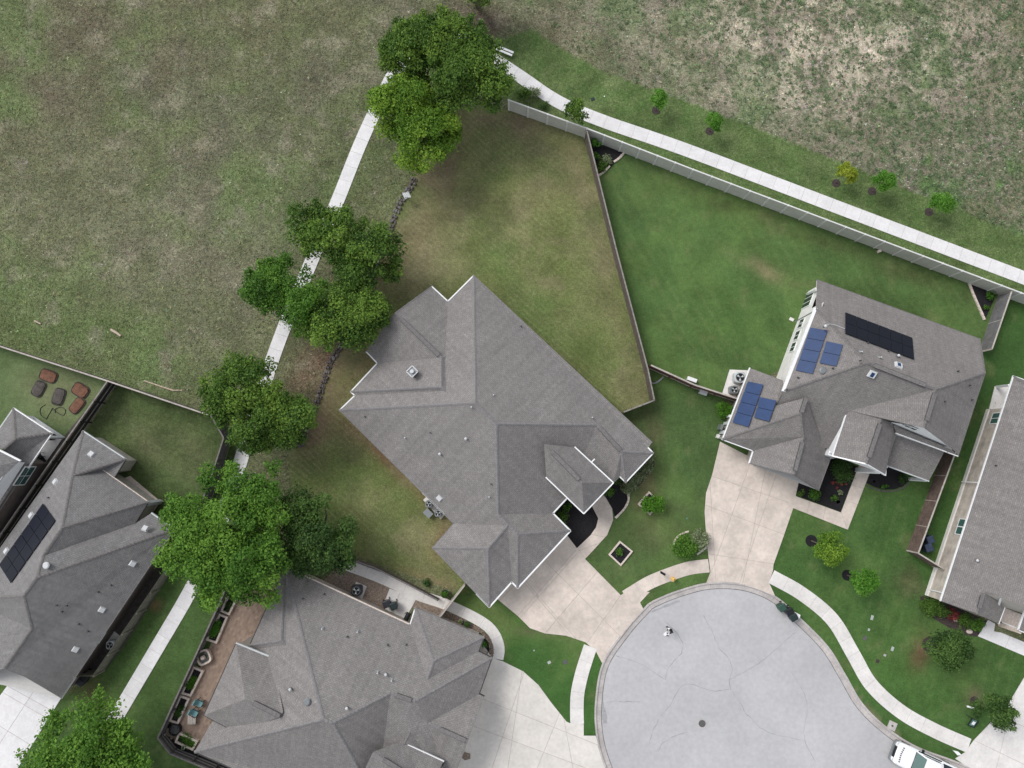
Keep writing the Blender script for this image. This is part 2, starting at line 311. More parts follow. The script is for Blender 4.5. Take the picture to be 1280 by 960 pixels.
def smooth_line(pts, step=.5):
    """Catmull-Rom through xy points, resampled"""
    p = [Vector((q[0], q[1])) for q in pts]; p = [2*p[0]-p[1]] + p + [2*p[-1]-p[-2]]; out = []
    for i in range(1, len(p)-2):
        n = max(2, int((p[i+1]-p[i]).length/step))
        for k in range(n):
            t = k/n; a, b, c, d = p[i-1:i+3]
            out.append(.5*((2*b)+(c-a)*t+(2*a-5*b+4*c-d)*t*t+(3*b-a-3*c+d)*t**3))
    out.append(p[-2]); return out
def offset_line(L, d):
    out = []
    for i, p in enumerate(L):
        t = (L[min(i+1, len(L)-1)]-L[max(i-1, 0)]).normalized(); out.append(p+Vector((-t.y, t.x))*d)
    return out
def split(poly, a, b, gap=.035):
    """cut a polygon by the line ab leaving a joint"""
    n = Vector((-(b[1]-a[1]), b[0]-a[0])).normalized(); res = []
    for sg in (1, -1):
        out = []; d = [sg*((p[0]-a[0])*n.x+(p[1]-a[1])*n.y)-gap/2 for p in poly]
        for i in range(len(poly)):
            j = (i+1) % len(poly); p, q = poly[i], poly[j]
            if d[i] >= 0: out.append(p)
            if d[i]*d[j] < 0: t = d[i]/(d[i]-d[j]); out.append((p[0]+(q[0]-p[0])*t, p[1]+(q[1]-p[1])*t))
        if len(out) >= 3: res.append(out)
    return res
def area(p): return abs(sum(p[i][0]*p[(i+1) % len(p)][1]-p[(i+1) % len(p)][0]*p[i][1] for i in range(len(p))))/2
def shade(m):
    k = m.name
    if k not in VAR:
        VAR[k] = [m]
        for f in (.965, 1.02, .985):
            c = m.copy(); c.name = k+'_weathered'
            for nd in c.node_tree.nodes:
                if nd.type == 'VECT_MATH' and not nd.inputs[0].is_linked: nd.inputs[0].default_value = [q*f*g for q, g in zip(nd.inputs[0].default_value, (1, 1, 1))]
            VAR[k].append(c)
    return random.choice(VAR[k])
VAR = {}
def paving(name, poly_px, cuts_px, m, z=.055, piece='slab'):
    poly = [(p.x, p.y) for p in G(poly_px)]; base = MB().prism(poly, -.1, z-.018).ob(name, M['joint'])
    struct(name, base); pieces = [poly]
    for c in cuts_px:
        a, b = P(*c[:2]), P(*c[2:]); pieces = [q for pc in pieces for q in split(pc, a, b)]
    for q in pieces:
        if area(q) > .05: MB().prism(q, -.05, z+random.uniform(-.004, .004)).ob(piece, shade(m), base)
    return base
def walk(name, L, wd, m, z=.055, seg=1.5):
    """a concrete walk poured in slabs along a centre line of xy points"""
    L = smooth_line(L, .35); A, B = offset_line(L, wd/2), offset_line(L, -wd/2)
    base = MB().prism(A+B[::-1], -.1, z-.012).ob(name, M['walk_joint']); struct(name, base)
    s = [0];
    for i in range(1, len(L)): s.append(s[-1]+(L[i]-L[i-1]).length)
    def at(Q, t):
        for i in range(1, len(s)):
            if s[i] >= t: f = (t-s[i-1])/(s[i]-s[i-1]); return Q[i-1].lerp(Q[i], f)
        return Q[-1]
    n = max(1, round(s[-1]/seg)); sg = s[-1]/n; g = .018
    for k in range(n):
        ts = [k*sg+g+(sg-2*g)*j/3 for j in range(4)]
        MB().prism([at(A, t) for t in ts]+[at(B, t) for t in ts[::-1]], -.05, z+random.uniform(-.006, .006)).ob('slab', shade(m), base)
    return base
def bed(name, poly_px, m, z=.03):
    return struct(name, MB().prism([(p.x, p.y) for p in G(poly_px)], -.05, z).ob(name, m))
# ---------------------------------------------------------------- leaves and trees
def leaves(lobes, dens, size, flat=.35, tonevar=.16, base=.5, sprig=0):
    """lobes: (x,y,z,rx,rz,tone); returns quads and tones"""
    Vs, Ts = [], []
    for (x, y, z, r, rz, tn) in lobes:
        n = int(dens*r*r)
        if n < 4: n = 4
        d = rng.normal(size=(n, 3)); d[:, 2] = np.where(rng.random(n) < .8, np.abs(d[:, 2]), d[:, 2]); d /= np.linalg.norm(d, axis=1)[:, None]
        rr = (rng.random(n)**.35)*(1+.22*rng.standard_normal(n)*.6); c = d*rr[:, None]*np.array([r, r, rz])+np.array([x, y, z])
        nrm = d*.7+rng.normal(size=(n, 3))*.55+np.array([0, 0, flat]); nrm /= np.linalg.norm(nrm, axis=1)[:, None]
        t = rng.normal(size=(n, 3)); u = np.cross(nrm, t); u /= np.linalg.norm(u, axis=1)[:, None]; v = np.cross(nrm, u)
        sz = size*(.6+.8*rng.random(n))[:, None]
        q = np.stack([c-u*sz*.5, c+v*sz*.32, c+u*sz*.5, c-v*sz*.32], 1)
        Vs.append(q.reshape(-1, 3)); Ts.append(base+tn+rng.normal(0, tonevar, n)+.12*d[:, 2]*0)
    return np.concatenate(Vs), np.concatenate(Ts)
def tree(name, label, cat, base_px, crown, m, lobn=38, dens=230, leaf=.26, zc=4.5, trunk_r=.22, group=None, lobr=(.7, 1.35), hz=1.6, tone=.0):
    """crown: list of ellipses (px,py,rx_px,ry_px) of the outline as seen, at height zc"""
    b = P(*base_px); root = thing(name, label, cat, (b.x, b.y, 0), group); lobes = []; tips = []
    tot = sum(e[2]*e[3] for e in crown)
    for (cx, cy, rx, ry) in crown:
        gf = 1.08 if zc > 3 else 1.0; rx *= gf; ry *= gf; c = P(cx, cy, zc); k = 1/13.0; n = max(3, int(lobn*rx*ry/tot))
        for i in range(n):
            for _ in range(12):
                a = random.uniform(0, 2*math.pi); q = math.sqrt(random.random())
                r = random.uniform(*lobr)*min(1, (rx*k)/2.2+.25); X = max(0.05, rx*k-r*.55); Y = max(.05, ry*k-r*.55)
                x = c.x+math.cos(a)*q*X; y = c.y+math.sin(a)*q*Y; z = zc+hz*(1-q*q)+random.uniform(-.7, .3)*hz*.5
                break
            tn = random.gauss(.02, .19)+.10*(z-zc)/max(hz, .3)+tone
            lobes.append((x, y, z, r, r*.75, tn)); tips.append((x, y, z-r*.3))
            for s_ in range(2):
                a2 = random.uniform(0, 6.28); rr = r*random.uniform(.35, .55)
                lobes.append((x+math.cos(a2)*r*.9, y+math.sin(a2)*r*.9, z+random.uniform(-.1, .5)*r, rr, rr*.8, tn+random.gauss(0, .08)))
    V, T = leaves(lobes, dens*.8, leaf); V2_, T2_ = leaves([(l[0], l[1], l[2]+.1, l[3]*1.12, l[4]*1.12, l[5]+.08) for l in lobes], dens*.5, leaf*.6)
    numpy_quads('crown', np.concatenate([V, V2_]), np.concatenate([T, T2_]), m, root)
    mb = MB(); top = Vector((sum(t[0] for t in tips)/len(tips), sum(t[1] for t in tips)/len(tips), zc*.62)); bb = Vector((b.x, b.y, -.05))
    mid = bb.lerp(top, .5)+Vector((random.uniform(-.1, .1), random.uniform(-.1, .1), 0))
    mb.tube([bb, bb+Vector((0, 0, .25)), mid, top], [trunk_r*1.5, trunk_r*1.1, trunk_r*.9, trunk_r*.7], 9)
    mb.ob('trunk', M['bark'], root, True)
    mb = MB(); random.shuffle(tips)
    for t in tips[:min(len(tips), 16 if zc > 3 else 5)]:
        t = Vector(t); md = top.lerp(t, .5)+Vector((random.uniform(-.3, .3), random.uniform(-.3, .3), .15))*min(1, zc/4)
        mb.tube([top, md, t], [trunk_r*.5, trunk_r*.32, trunk_r*.1], 6)
    mb.ob('limb', M['bark'], root, True); return root
def shrub(name, label, cat, px, py, r_px, m, h=.7, group=None, n=6, leaf=.14, dens=500, ell=1.0, rot=0):
    c = P(px, py, h*.5); r = r_px/13.0*1.1; n = int(n*1.5)+1; dens *= 1.15; root_loc = (c.x, c.y, 0); lobes = []
    for i in range(n):
        a = random.uniform(0, 6.28); q = math.sqrt(random.random())*.62
        x, y = math.cos(a)*q*r, math.sin(a)*q*r*ell; X, Y = x*math.cos(rot)-y*math.sin(rot), x*math.sin(rot)+y*math.cos(rot)
        rr = r*random.uniform(.38, .6)*min(1, .7+ell*.5); lobes.append((c.x+X, c.y+Y, h*.45+random.uniform(-.05, .15)*h, rr, max(.12, h*.5), random.gauss(0, .12)))
    V, T = leaves(lobes, dens, leaf)
    o = numpy_quads(name, V, T, m, origin=root_loc); return tag(o, label, cat, group)
# ---------------------------------------------------------------- ground: one survey grid cut into lawns and field
def inside(X, Y, poly):
    r = np.zeros(X.shape, bool); n = len(poly); j = n-1
    for i in range(n):
        xi, yi = poly[i]; xj, yj = poly[j]
        if yi != yj: r ^= ((yi > Y) != (yj > Y)) & (X < (xj-xi)*(Y-yi)/(yj-yi)+xi)
        j = i
    return r
REG = [  # name, pixel outline, sward colour, material args
 ('verge', [(608, 62), (640, 45), (664, 36), (700, 60), (760, 92), (860, 127), (1000, 182), (1290, 300), (1330, 325), (1330, 410), (1280, 380), (860, 221), (731, 171), (636, 136)], (.062, .082, .034), dict(mott=.26, dry=.4, dryscale=.7, drycol=(.14, .145, .075), speck=.5, drymix=(.45,.7))),
 ('back_lawn', [(636, 136), (731, 171), (769, 320), (814, 502), (777, 516), (700, 560), (560, 640), (590, 745), (433, 692), (370, 640), (360, 575), (395, 510), (430, 430), (480, 300), (515, 220), (560, 130)], (.080, .098, .036), dict(angle=math.radians(-42), stripe=.45, period=.47, mott=.2, dry=.4, drycol=(.20, .17, .11), dryscale=.16, speck=.3, drymix=(.42, .62))),
 ('back_lawn', [(731, 171), (860, 221), (1258, 371), (1228, 437), (1200, 480), (1000, 450), (905, 500), (808, 458), (769, 320)], (.045, .079, .027), dict(scol=(.12, .17, .06), angle=math.radians(-62), stripe=.4, period=1.05, mott=.17, dry=.25, drycol=(.12, .125, .055), dryscale=.12, speck=.2)),
 ('side_lawn', [(814, 502), (808, 458), (905, 500), (960, 560), (900, 730), (800, 762), (745, 815), (730, 700), (690, 640), (777, 516)], (.039, .067, .024), dict(scol=(.105, .15, .06), angle=math.radians(-80), stripe=.35, period=.9, mott=.16, dry=.35, drycol=(.10, .10, .05), dryscale=.3, speck=.2)),
 ('side_lawn', [(1258, 371), (1330, 400), (1330, 520), (1240, 500), (1165, 745), (1137, 692), (1195, 560), (1228, 437)], (.030, .062, .019), dict(mott=.14, speck=.2)),
 ('front_lawn', [(960, 560), (1195, 560), (1137, 692), (1165, 745), (1240, 800), (1330, 830), (1330, 1010), (1206, 960), (1146, 936), (1106, 910), (1078, 880), (1055, 843), (1035, 811), (1000, 775), (968, 747), (940, 735), (900, 730)], (.034, .068, .021), dict(scol=(.10, .155, .055), angle=math.radians(70), stripe=.4, period=1.1, mott=.16, dry=.12, drycol=(.10, .12, .05), speck=.22)),
 ('front_lawn', [(547, 767), (580, 725), (622, 735), (730, 790), (760, 815), (745, 878), (748, 925), (713, 920), (600, 860), (560, 800)], (.033, .073, .021), dict(mott=.12, speck=.18)),
 ('back_lawn', [(147, 477), (270, 519), (300, 550), (285, 600), (225, 690), (150, 610), (97, 545)], (.042, .060, .024), dict(mott=.28, dry=.35, drycol=(.125, .12, .08), dryscale=.4, speck=.3)),
 ('back_lawn', [(-50, 412), (0, 430), (147, 477), (97, 545), (67, 580), (0, 700), (-50, 780)], (.062, .092, .040), dict(mott=.18, dry=.2, drycol=(.13, .13, .07), speck=.2)),
 ('side_lawn', [(225, 690), (285, 600), (310, 640), (300, 740), (205, 925), (300, 965), (420, 1040), (420, 1200), (-50, 1200), (-50, 830), (77, 872), (127, 838)], (.038, .066, .023), dict(mott=.2, dry=.25, drycol=(.09, .09, .05), dryscale=.4, speck=.22)),
]
FIELD = (.088, .098, .052)
step = .28; xs = np.arange(-62, 62.01, step); ys = np.arange(-46, 56.01, step)
GX, GY = np.meshgrid(xs, ys); PX, PY = to_px(GX, GY)
def wob(X, Y, s, seed):
    r = np.random.default_rng(seed); o = 0
    for k in range(5):
        a, b, c = r.uniform(-1, 1, 3); f = s*(1.7**k); o = o+np.sin(X*f*a*2+Y*f*b*2+c*9)*(.6**k)
    return o
CX, CY = (PX[:-1, :-1]+PX[1:, 1:])/2, (PY[:-1, :-1]+PY[1:, 1:])/2
rid = np.full(CX.shape, -1); jx = wob(CX, CY, .09, 3)*1.6
for i, r in enumerate(REG): k = inside(CX+(jx if i == 0 else 0), CY+(jx if i == 0 else 0), r[1]); rid[k & (rid < 0)] = i
ROAD = [(800, 1040), (772, 995), (754, 954), (745, 918), (744, 877), (753, 829), (781, 787), (805, 760), (816, 751), (849, 737.5), (888, 728), (931, 730), (969, 745), (1001, 773), (1035, 808), (1057, 843.5), (1078, 879), (1108, 908.5), (1146, 933), (1206, 956), (1300, 1000)]
RL = [(v.x, v.y) for v in smooth_line([P(*q) for q in ROAD], .4)]
def inset_px(poly, f): cx, cy = 905, 880; return [((x-cx)*f+cx, (y-cy)*f+cy) for x, y in poly]
rp = [to_px(x, y) for x, y in RL]; inner = inset_px([(float(a), float(b)) for a, b in rp], .965)+[(1300, 1300), (800, 1100)]
_ro = offset_line([Vector(q) for q in RL], .22)
_rp = [tuple(float(t) for t in to_px(q.x, q.y)) for q in _ro]+[(1300, 1300), (880, 1300)]
rid[inside(CX, CY, _rp)] = -9
tint = np.zeros(PX.shape+(3,)); tint[:] = FIELD
for r in reversed(REG): tint[inside(PX, PY, r[1])] = r[2]
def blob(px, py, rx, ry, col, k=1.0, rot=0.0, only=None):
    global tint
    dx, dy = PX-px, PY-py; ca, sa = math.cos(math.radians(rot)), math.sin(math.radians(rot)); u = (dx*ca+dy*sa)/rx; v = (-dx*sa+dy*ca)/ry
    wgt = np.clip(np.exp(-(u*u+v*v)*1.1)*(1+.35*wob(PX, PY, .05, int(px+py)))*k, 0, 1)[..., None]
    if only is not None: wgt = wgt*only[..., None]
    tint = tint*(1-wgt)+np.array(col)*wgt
fieldm = np.ones(PX.shape)
for r in REG: fieldm[inside(PX, PY, r[1])] = 0
brown = (.115, .085, .058); straw = (.15, .135, .085); green = (.060, .090, .030); dgreen = (.035, .062, .021)
# field: browner at upper left, greener towards its south edge and round the path, pale stony at upper right
blob(60, 60, 190, 130, (.085, .078, .053), .8, 0, fieldm); blob(300, 40, 150, 60, (.085, .080, .050), .6, 0, fieldm); blob(250, 300, 190, 110, (.115, .112, .078), .6, 10, fieldm)
blob(90, 410, 200, 55, (.072, .095, .040), .85, 15, fieldm); blob(400, 130, 70, 100, (.070, .088, .042), .5, -60, fieldm); blob(430, 220, 35, 150, (.062, .078, .036), .8, 25, fieldm)
blob(1080, 60, 260, 90, (.165, .145, .115), .9, 10, fieldm); blob(1200, 180, 150, 50, (.15, .135, .105), .7, 20, fieldm); blob(880, 60, 90, 60, (.13, .12, .09), .6, 20, fieldm)
blob(700, 30, 60, 30, (.10, .085, .06), .6, 30, fieldm); blob(600, 25, 60, 35, (.075, .062, .048), .85, 0, fieldm); blob(640, 90, 40, 20, (.05, .055, .03), .8, 30)
for q in ((930, 20), (1010, 110), (1120, 150), (760, 20), (860, 95), (1240, 210), (1180, 90)): blob(q[0], q[1], 34, 14, (.060, .10, .035), .65, 20, fieldm)
blob(450, 300, 45, 60, (.085, .09, .045), .6, 25); blob(400, 470, 40, 45, brown, .9, 25); blob(430, 440, 40, 35, brown, .8); blob(480, 330, 45, 30, (.10, .08, .052), .8, -50)
# main back yard
mb_ = inside(PX, PY, REG[1][1]).astype(float)
blob(640, 160, 75, 30, (.125, .105, .070), .95, 20, mb_); blob(560, 215, 50, 50, (.105, .088, .058), .9, -45, mb_); blob(745, 300, 12, 130, (.12, .10, .065), .55, -14, mb_)
blob(520, 300, 26, 60, brown, .75, 25, mb_); blob(545, 335, 45, 26, straw, .7, -30, mb_); blob(660, 250, 60, 40, (.115, .11, .055), .5, 0, mb_); blob(700, 420, 75, 30, (.060, .088, .030), .8, 42, mb_)
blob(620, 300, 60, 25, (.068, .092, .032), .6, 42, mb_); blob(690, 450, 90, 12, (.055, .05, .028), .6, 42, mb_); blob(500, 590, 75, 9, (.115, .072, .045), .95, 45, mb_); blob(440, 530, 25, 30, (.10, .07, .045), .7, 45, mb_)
blob(440, 590, 55, 22, (.082, .115, .036), .9, 40, mb_); blob(500, 670, 50, 18, (.062, .078, .03), .7, 30, mb_); blob(545, 735, 50, 12, (.14, .095, .062), .9, 22, mb_); blob(395, 540, 22, 40, brown, .8, 20, mb_)
blob(560, 670, 20, 30, (.125, .07, .045), .7, 30, mb_); blob(370, 600, 25, 40, (.04, .05, .022), .7, 0, mb_)
# other yards
nb = inside(PX, PY, REG[2][1]).astype(float)
blob(950, 335, 45, 10, (.145, .13, .075), .75, 28, nb); blob(860, 290, 70, 30, (.058, .098, .033), .7, 70, nb); blob(800, 250, 30, 40, (.040, .066, .026), .7, 0, nb); blob(890, 400, 50, 60, (.048, .088, .026), .6, 10, nb)
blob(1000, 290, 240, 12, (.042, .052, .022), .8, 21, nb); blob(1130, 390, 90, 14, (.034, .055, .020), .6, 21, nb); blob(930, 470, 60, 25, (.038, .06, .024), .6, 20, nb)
sd_ = inside(PX, PY, REG[3][1]).astype(float)
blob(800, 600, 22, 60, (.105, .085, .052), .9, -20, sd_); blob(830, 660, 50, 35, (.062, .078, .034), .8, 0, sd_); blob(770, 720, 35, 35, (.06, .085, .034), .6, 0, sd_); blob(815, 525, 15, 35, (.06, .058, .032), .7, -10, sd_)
fr_ = inside(PX, PY, REG[5][1]).astype(float)
blob(1130, 790, 60, 40, (.046, .088, .026), .7, 0, fr_); blob(1140, 860, 90, 30, (.045, .092, .025), .7, 20, fr_); blob(1150, 812, 14, 30, (.085, .06, .035), .7, 0, fr_); blob(1216, 872, 12, 14, (.11, .08, .06), .9, 0, fr_)
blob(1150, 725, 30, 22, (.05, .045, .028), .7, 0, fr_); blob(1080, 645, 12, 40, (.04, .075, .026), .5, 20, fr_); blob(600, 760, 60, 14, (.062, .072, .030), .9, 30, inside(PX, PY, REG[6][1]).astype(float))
blob(680, 792, 60, 6, (.07, .07, .04), .7, 8); blob(210, 560, 60, 30, (.085, .09, .05), .6, 20, inside(PX, PY, REG[7][1]).astype(float)); blob(130, 800, 30, 50, (.045, .075, .025), .4, 30)
blob(75, 490, 55, 40, (.105, .115, .065), .75, 10); blob(195, 755, 8, 8, (.16, .09, .06), .9); blob(110, 860, 35, 18, (.075, .07, .035), .7, 40)
def fract(seed, cell, octv=4, gain=.55):
    r_ = np.random.default_rng(seed); o = 0; a = 1
    for k in range(octv):
        c = cell/2**k; gx, gy = (GX-xs[0])/c, (GY-ys[0])/c; g = r_.random((int(gy.max())+3, int(gx.max())+3)); ix, iy = gx.astype(int), gy.astype(int); fx, fy = gx-ix, gy-iy; fx, fy = fx*fx*(3-2*fx), fy*fy*(3-2*fy)
        o = o+a*((g[iy, ix]*(1-fx)+g[iy, ix+1]*fx)*(1-fy)+(g[iy+1, ix]*(1-fx)+g[iy+1, ix+1]*fx)*fy-.5); a *= gain
    return o
def layer(mask, col, k):
    global tint
    wgt = (np.clip(mask, 0, 1)*k)[..., None]; tint = tint*(1-wgt)+np.array(col)*wgt
sm = lambda v, a, b: np.clip((v-a)/(b-a), 0, 1)
fm_ = fieldm*(PY < 560); ur = fm_*sm(PX+.9*(300-PY), 860, 1150)*sm(310-PY+.25*(PX-640), 40, 120); ul = fm_*(1-ur)
layer(ul*sm(fract(1, 9), .05, .45), (.078, .112, .044), .7); layer(ul*sm(fract(2, 6), .12, .5), (.085, .080, .060), .6); layer(ul*sm(fract(3, 2.2, 5, .7), .15, .6), (.145, .14, .10), .65); layer(ul*sm(PY, 330, 470)*sm(260-PX, 0, 200), (.072, .108, .038), .5)
bare = ur*np.clip(np.exp(-(((PX-1010)/190)**2+((PY-55)/75)**2)), 0, 1); layer(ur*sm(fract(4, 5), -.3, .3), (.122, .120, .086), .85); layer(ur*sm(fract(14, 2.5, 5, .7), .0, .5), (.175, .155, .13), .6); layer(bare*sm(fract(5, 2.6, 5, .8), -.45, .25), (.37, .33, .265), 1.0); layer((ur-bare*.8)*sm(fract(6, 4.5, 5, .65), .08, .42), (.058, .112, .034), .85); layer(ur*sm(fract(7, 1.3, 4, .7), .2, .5), (.055, .085, .035), .6)
vg = inside(PX, PY, REG[0][1])*1.0; layer(vg, (.052, .086, .030), .6); layer(vg*sm(fract(8, 3), .1, .5), (.085, .105, .05), .5); layer(vg*sm(fract(9, 1.5), .1, .5), (.045, .082, .026), .5)
layer(mb_*sm(fract(10, 3.5, 5, .65), .05, .5), (.125, .118, .066), .65); layer(mb_*sm(fract(11, 5), .1, .45), (.062, .092, .030), .6)
lw_ = np.any([inside(PX, PY, REG[q][1]) for q in (2, 3, 4, 5, 6, 9)], 0)*1.0; layer(lw_*sm(fract(12, 4.5, 5, .6), .0, .45), (.066, .108, .034), .6); layer(lw_*sm(fract(13, 1.8, 4, .6), .3, .6), (.085, .10, .045), .45)
tint[fieldm < .5] *= np.array((1.10, 1.13, 1.08))
tint = tint*np.array((1.50, 1.46, 1.44))
def sheet(name, rids, m, z=0.0):
    k = np.isin(rid, rids); jj, ii = np.nonzero(k); W = GX.shape[1]
    a = jj*W+ii; q = np.stack([a, a+1, a+W+1, a+W], 1); u, inv = np.unique(q, return_inverse=True); q = inv.reshape(q.shape).astype(np.int32)
    fx, fy = GX.ravel()[u], GY.ravel()[u]; V = np.stack([fx, fy, np.full(len(u), z)], 1).astype(np.float32)
    me = bpy.data.meshes.new(name); me.vertices.add(len(V)); me.vertices.foreach_set('co', V.ravel()); me.loops.add(q.size); me.loops.foreach_set('vertex_index', q.ravel())
    me.polygons.add(len(q)); me.polygons.foreach_set('loop_start', np.arange(0, q.size, 4, dtype=np.int32)); me.polygons.foreach_set('loop_total', np.full(len(q), 4, dtype=np.int32))
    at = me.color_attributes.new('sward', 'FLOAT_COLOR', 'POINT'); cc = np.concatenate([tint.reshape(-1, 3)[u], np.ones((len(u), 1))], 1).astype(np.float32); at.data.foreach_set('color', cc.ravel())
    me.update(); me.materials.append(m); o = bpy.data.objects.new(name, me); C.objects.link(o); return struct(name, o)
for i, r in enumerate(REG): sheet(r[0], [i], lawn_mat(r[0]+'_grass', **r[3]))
sheet('field', [-1], lawn_mat('field_grass', mott=.22, dry=.25, drycol=(.22, .205, .16), dryscale=.8, speck=.6, drymix=(.5, .7)))
M['terrain'] = mat('terrain', (.085, .095, .05), .95, (.05, .3), ramp=(.6, .25))
t_ = MB(); R_ = 1500
for (x0, x1, y0, y1) in ((-R_, R_, ys[-1], R_), (-R_, R_, -R_, ys[0]), (-R_, xs[0], ys[0], ys[-1]), (xs[-1], R_, ys[0], ys[-1])): t_.quad((x0, y0, 0), (x1, y0, 0), (x1, y1, 0), (x0, y1, 0))
struct('ground', t_.ob('ground', M['terrain']))
# ---------------------------------------------------------------- road, curbs, walks, drives
road_in = offset_line([Vector(q) for q in RL], -.5)
mR = mat('cul_de_sac_surface', (.44, .435, .445), .9, (.14, .10), ramp=(2.6, .07)); z_road = -.10
far = [P(1300, 1120), P(900, 1120)]
rb = struct('road', MB().prism([(q.x, q.y) for q in road_in]+[(q.x, q.y) for q in far], -.3, z_road).ob('road', mR))
def wiggle(pts, amp=.12, st=.35):
    L = smooth_line([P(*q) for q in pts], st); return [p+Vector((random.gauss(0, amp*.5), random.gauss(0, amp*.5))) for p in L]
ck = MB()
for pts in ([(880, 770), (888, 785), (900, 810), (910, 822), (916, 838), (912, 850), (914, 862), (925, 878), (935, 895)], [(830, 775), (850, 797), (854, 810), (848, 822), (836, 835), (832, 850)],
            [(838, 882), (852, 858), (870, 857), (890, 864), (912, 862)], [(838, 882), (820, 905), (812, 930)], [(995, 790), (970, 812), (958, 822)], [(912, 850), (940, 835), (960, 822)], [(758, 878), (785, 877), (800, 878)],
            [(820, 940), (835, 925), (860, 915)], [(770, 820), (800, 830), (832, 850)], [(990, 840), (1010, 880), (1005, 920), (1020, 955)], [(935, 895), (960, 915), (1000, 925)]):
    L = wiggle(pts, .07)
    for a, b in zip(L[:-1], L[1:]):
        d = (b-a).normalized(); n = Vector((-d.y, d.x))*random.uniform(.008, .028); ck.quad((*(a-n), z_road+.004), (*(b-n), z_road+.004), (*(b+n), z_road+.004), (*(a+n), z_road+.004))
ck.ob('crack', M['crack'], rb)['kind'] = 'stuff'
st = MB()
for pts, wd in (([(752, 868), (753, 885), (757, 905)], .35), ([(1000, 776), (1020, 795), (1040, 822), (1047, 840)], .22), ([(815, 765), (835, 757), (850, 752)], .12)):
    L = wiggle(pts, .05)
    for a, b in zip(L[:-1], L[1:]):
        d = (b-a).normalized(); n = Vector((-d.y, d.x))*random.uniform(.3, 1)*wd; st.quad((*(a-n), z_road+.008), (*(b-n), z_road+.008), (*(b+n), z_road+.008), (*(a+n), z_road+.008))
st.ob('stain', M['stain'], rb)['kind'] = 'stuff'
gl = MB(); E1_, E2_ = offset_line([Vector(q) for q in RL], -.60), offset_line([Vector(q) for q in RL], -.66)
for a, b, c_, d_ in zip(E1_[:-1], E1_[1:], E2_[1:], E2_[:-1]): gl.quad((*d_, z_road+.012), (*c_, z_road+.012), (*b, z_road+.012), (*a, z_road+.012))
gl.ob('gutter_joint', M['crackdark'], rb)
# laid-down curb and gutter in 3 m pieces
cl = [Vector(q) for q in RL]
def edge_strip(name, A, B, m, z=.004):
    V = []; T = []
    for a, b in zip(A, B):
        for q in (a, b):
            V.append((q.x, q.y, z)); i = int(np.clip(round((q.x-xs[0])/step), 0, len(xs)-1)); j = int(np.clip(round((q.y-ys[0])/step), 0, len(ys)-1)); T.append(tint[j, i])
    o = mesh_obj(name, V, [(2*i, 2*i+1, 2*i+3, 2*i+2) for i in range(len(A)-1)], m); at = o.data.color_attributes.new('sward', 'FLOAT_COLOR', 'POINT')
    at.data.foreach_set('color', np.concatenate([np.array(T), np.ones((len(T), 1))], 1).astype(np.float32).ravel()); return struct(name, o)
edge_strip('curb_verge', offset_line(cl, .62), offset_line(cl, .0), lawn_mat('verge_edge', mott=.15, speck=.22))
o1, o2, o3, o4 = offset_line(cl, .02), offset_line(cl, -.14), offset_line(cl, -.24), offset_line(cl, -.62)
cbase = struct('curb', MB().prism(o1+o4[::-1], -.3, -.12).ob('curb', M['joint'])); L_ = 0; i0 = 0
for i in range(1, len(cl)):
    L_ += (cl[i]-cl[i-1]).length
    if L_ > 3 or i == len(cl)-1:
        cr = range(i0, i+1); b_ = MB(); secs = []
        for j in cr:
            e = .02/.4 if j == cr[0] else 0
            f = lambda Q: Q[j] if not e else Q[j].lerp(Q[min(j+1, len(Q)-1)], e)
            secs.append([(*f(o1), -.2), (*f(o1), .055), (*f(o2), .055), (*f(o3), -.075), (*f(o4), -.09), (*f(o4), -.2)])
        b_.loft(secs).ob('curb_segment', M['curb'], cbase); L_ = 0; i0 = i
def V2(*pts): return [P(*q).xy for q in pts]
walk('path', V2((108, 965), (122, 937), (155, 880), (194, 814), (236, 742), (265, 682), (290, 612), (309, 550), (345, 437), (388, 330), (420, 256), (450, 181), (478, 120), (495, 88), (516, 62), (542, 47), (572, 48), (598, 62), (613, 71)), 1.32, M['conc_white'])
walk('path', V2((613.7, 71.5), (652, 97), (697, 127), (752, 151), (860, 188.5), (1070, 268), (1310, 359)), 1.34, M['conc_white'])
walk('sidewalk', V2((886, 707), (862, 710), (838, 717.5), (812, 728), (790, 741), (782, 746)), 1.22, M['conc_pink'])
walk('sidewalk', V2((738, 808), (728, 839), (722, 866), (721, 890), (721.5, 905)), 1.24, M['conc_pale'])
walk('sidewalk', V2((964, 720.5), (1002, 742), (1040, 774), (1066, 817), (1089, 856), (1126, 889.5), (1168, 913), (1211, 932)), 1.30, M['conc_pale'])
walk('garden_path', V2((433, 706), (478, 723), (520, 742.5), (559, 756), (600, 776), (617, 791), (624, 809), (622.5, 824)), 1.0, M['conc_pale'], seg=2.0)
walk('garden_path', V2((714, 679), (728, 692)), 1.05, M['conc_pink'], seg=3)  if False else None
paving('garden_path', [(707.5, 673), (720.6, 685.6), (738, 669), (745, 659), (747.8, 648), (740, 633), (735, 620), (748, 612), (757, 622), (765, 635.6), (766.3, 650), (758.8, 668.8), (740, 689.4), (731, 698.8), (714, 682)], [(745, 640, 766, 634), (740, 668, 760, 672), (719, 690, 735, 684)], M['conc_pink'], .06)
D1 = [(708, 668), (731.5, 698.9), (776, 744), (784, 738), (812, 740), (800, 753), (804, 761), (781, 788), (753, 829.5), (744.8, 814), (732, 802.7), (707.5, 794.4), (681, 791.6), (662.5, 785), (647.5, 770), (622, 749), (616, 744), (640, 720)]
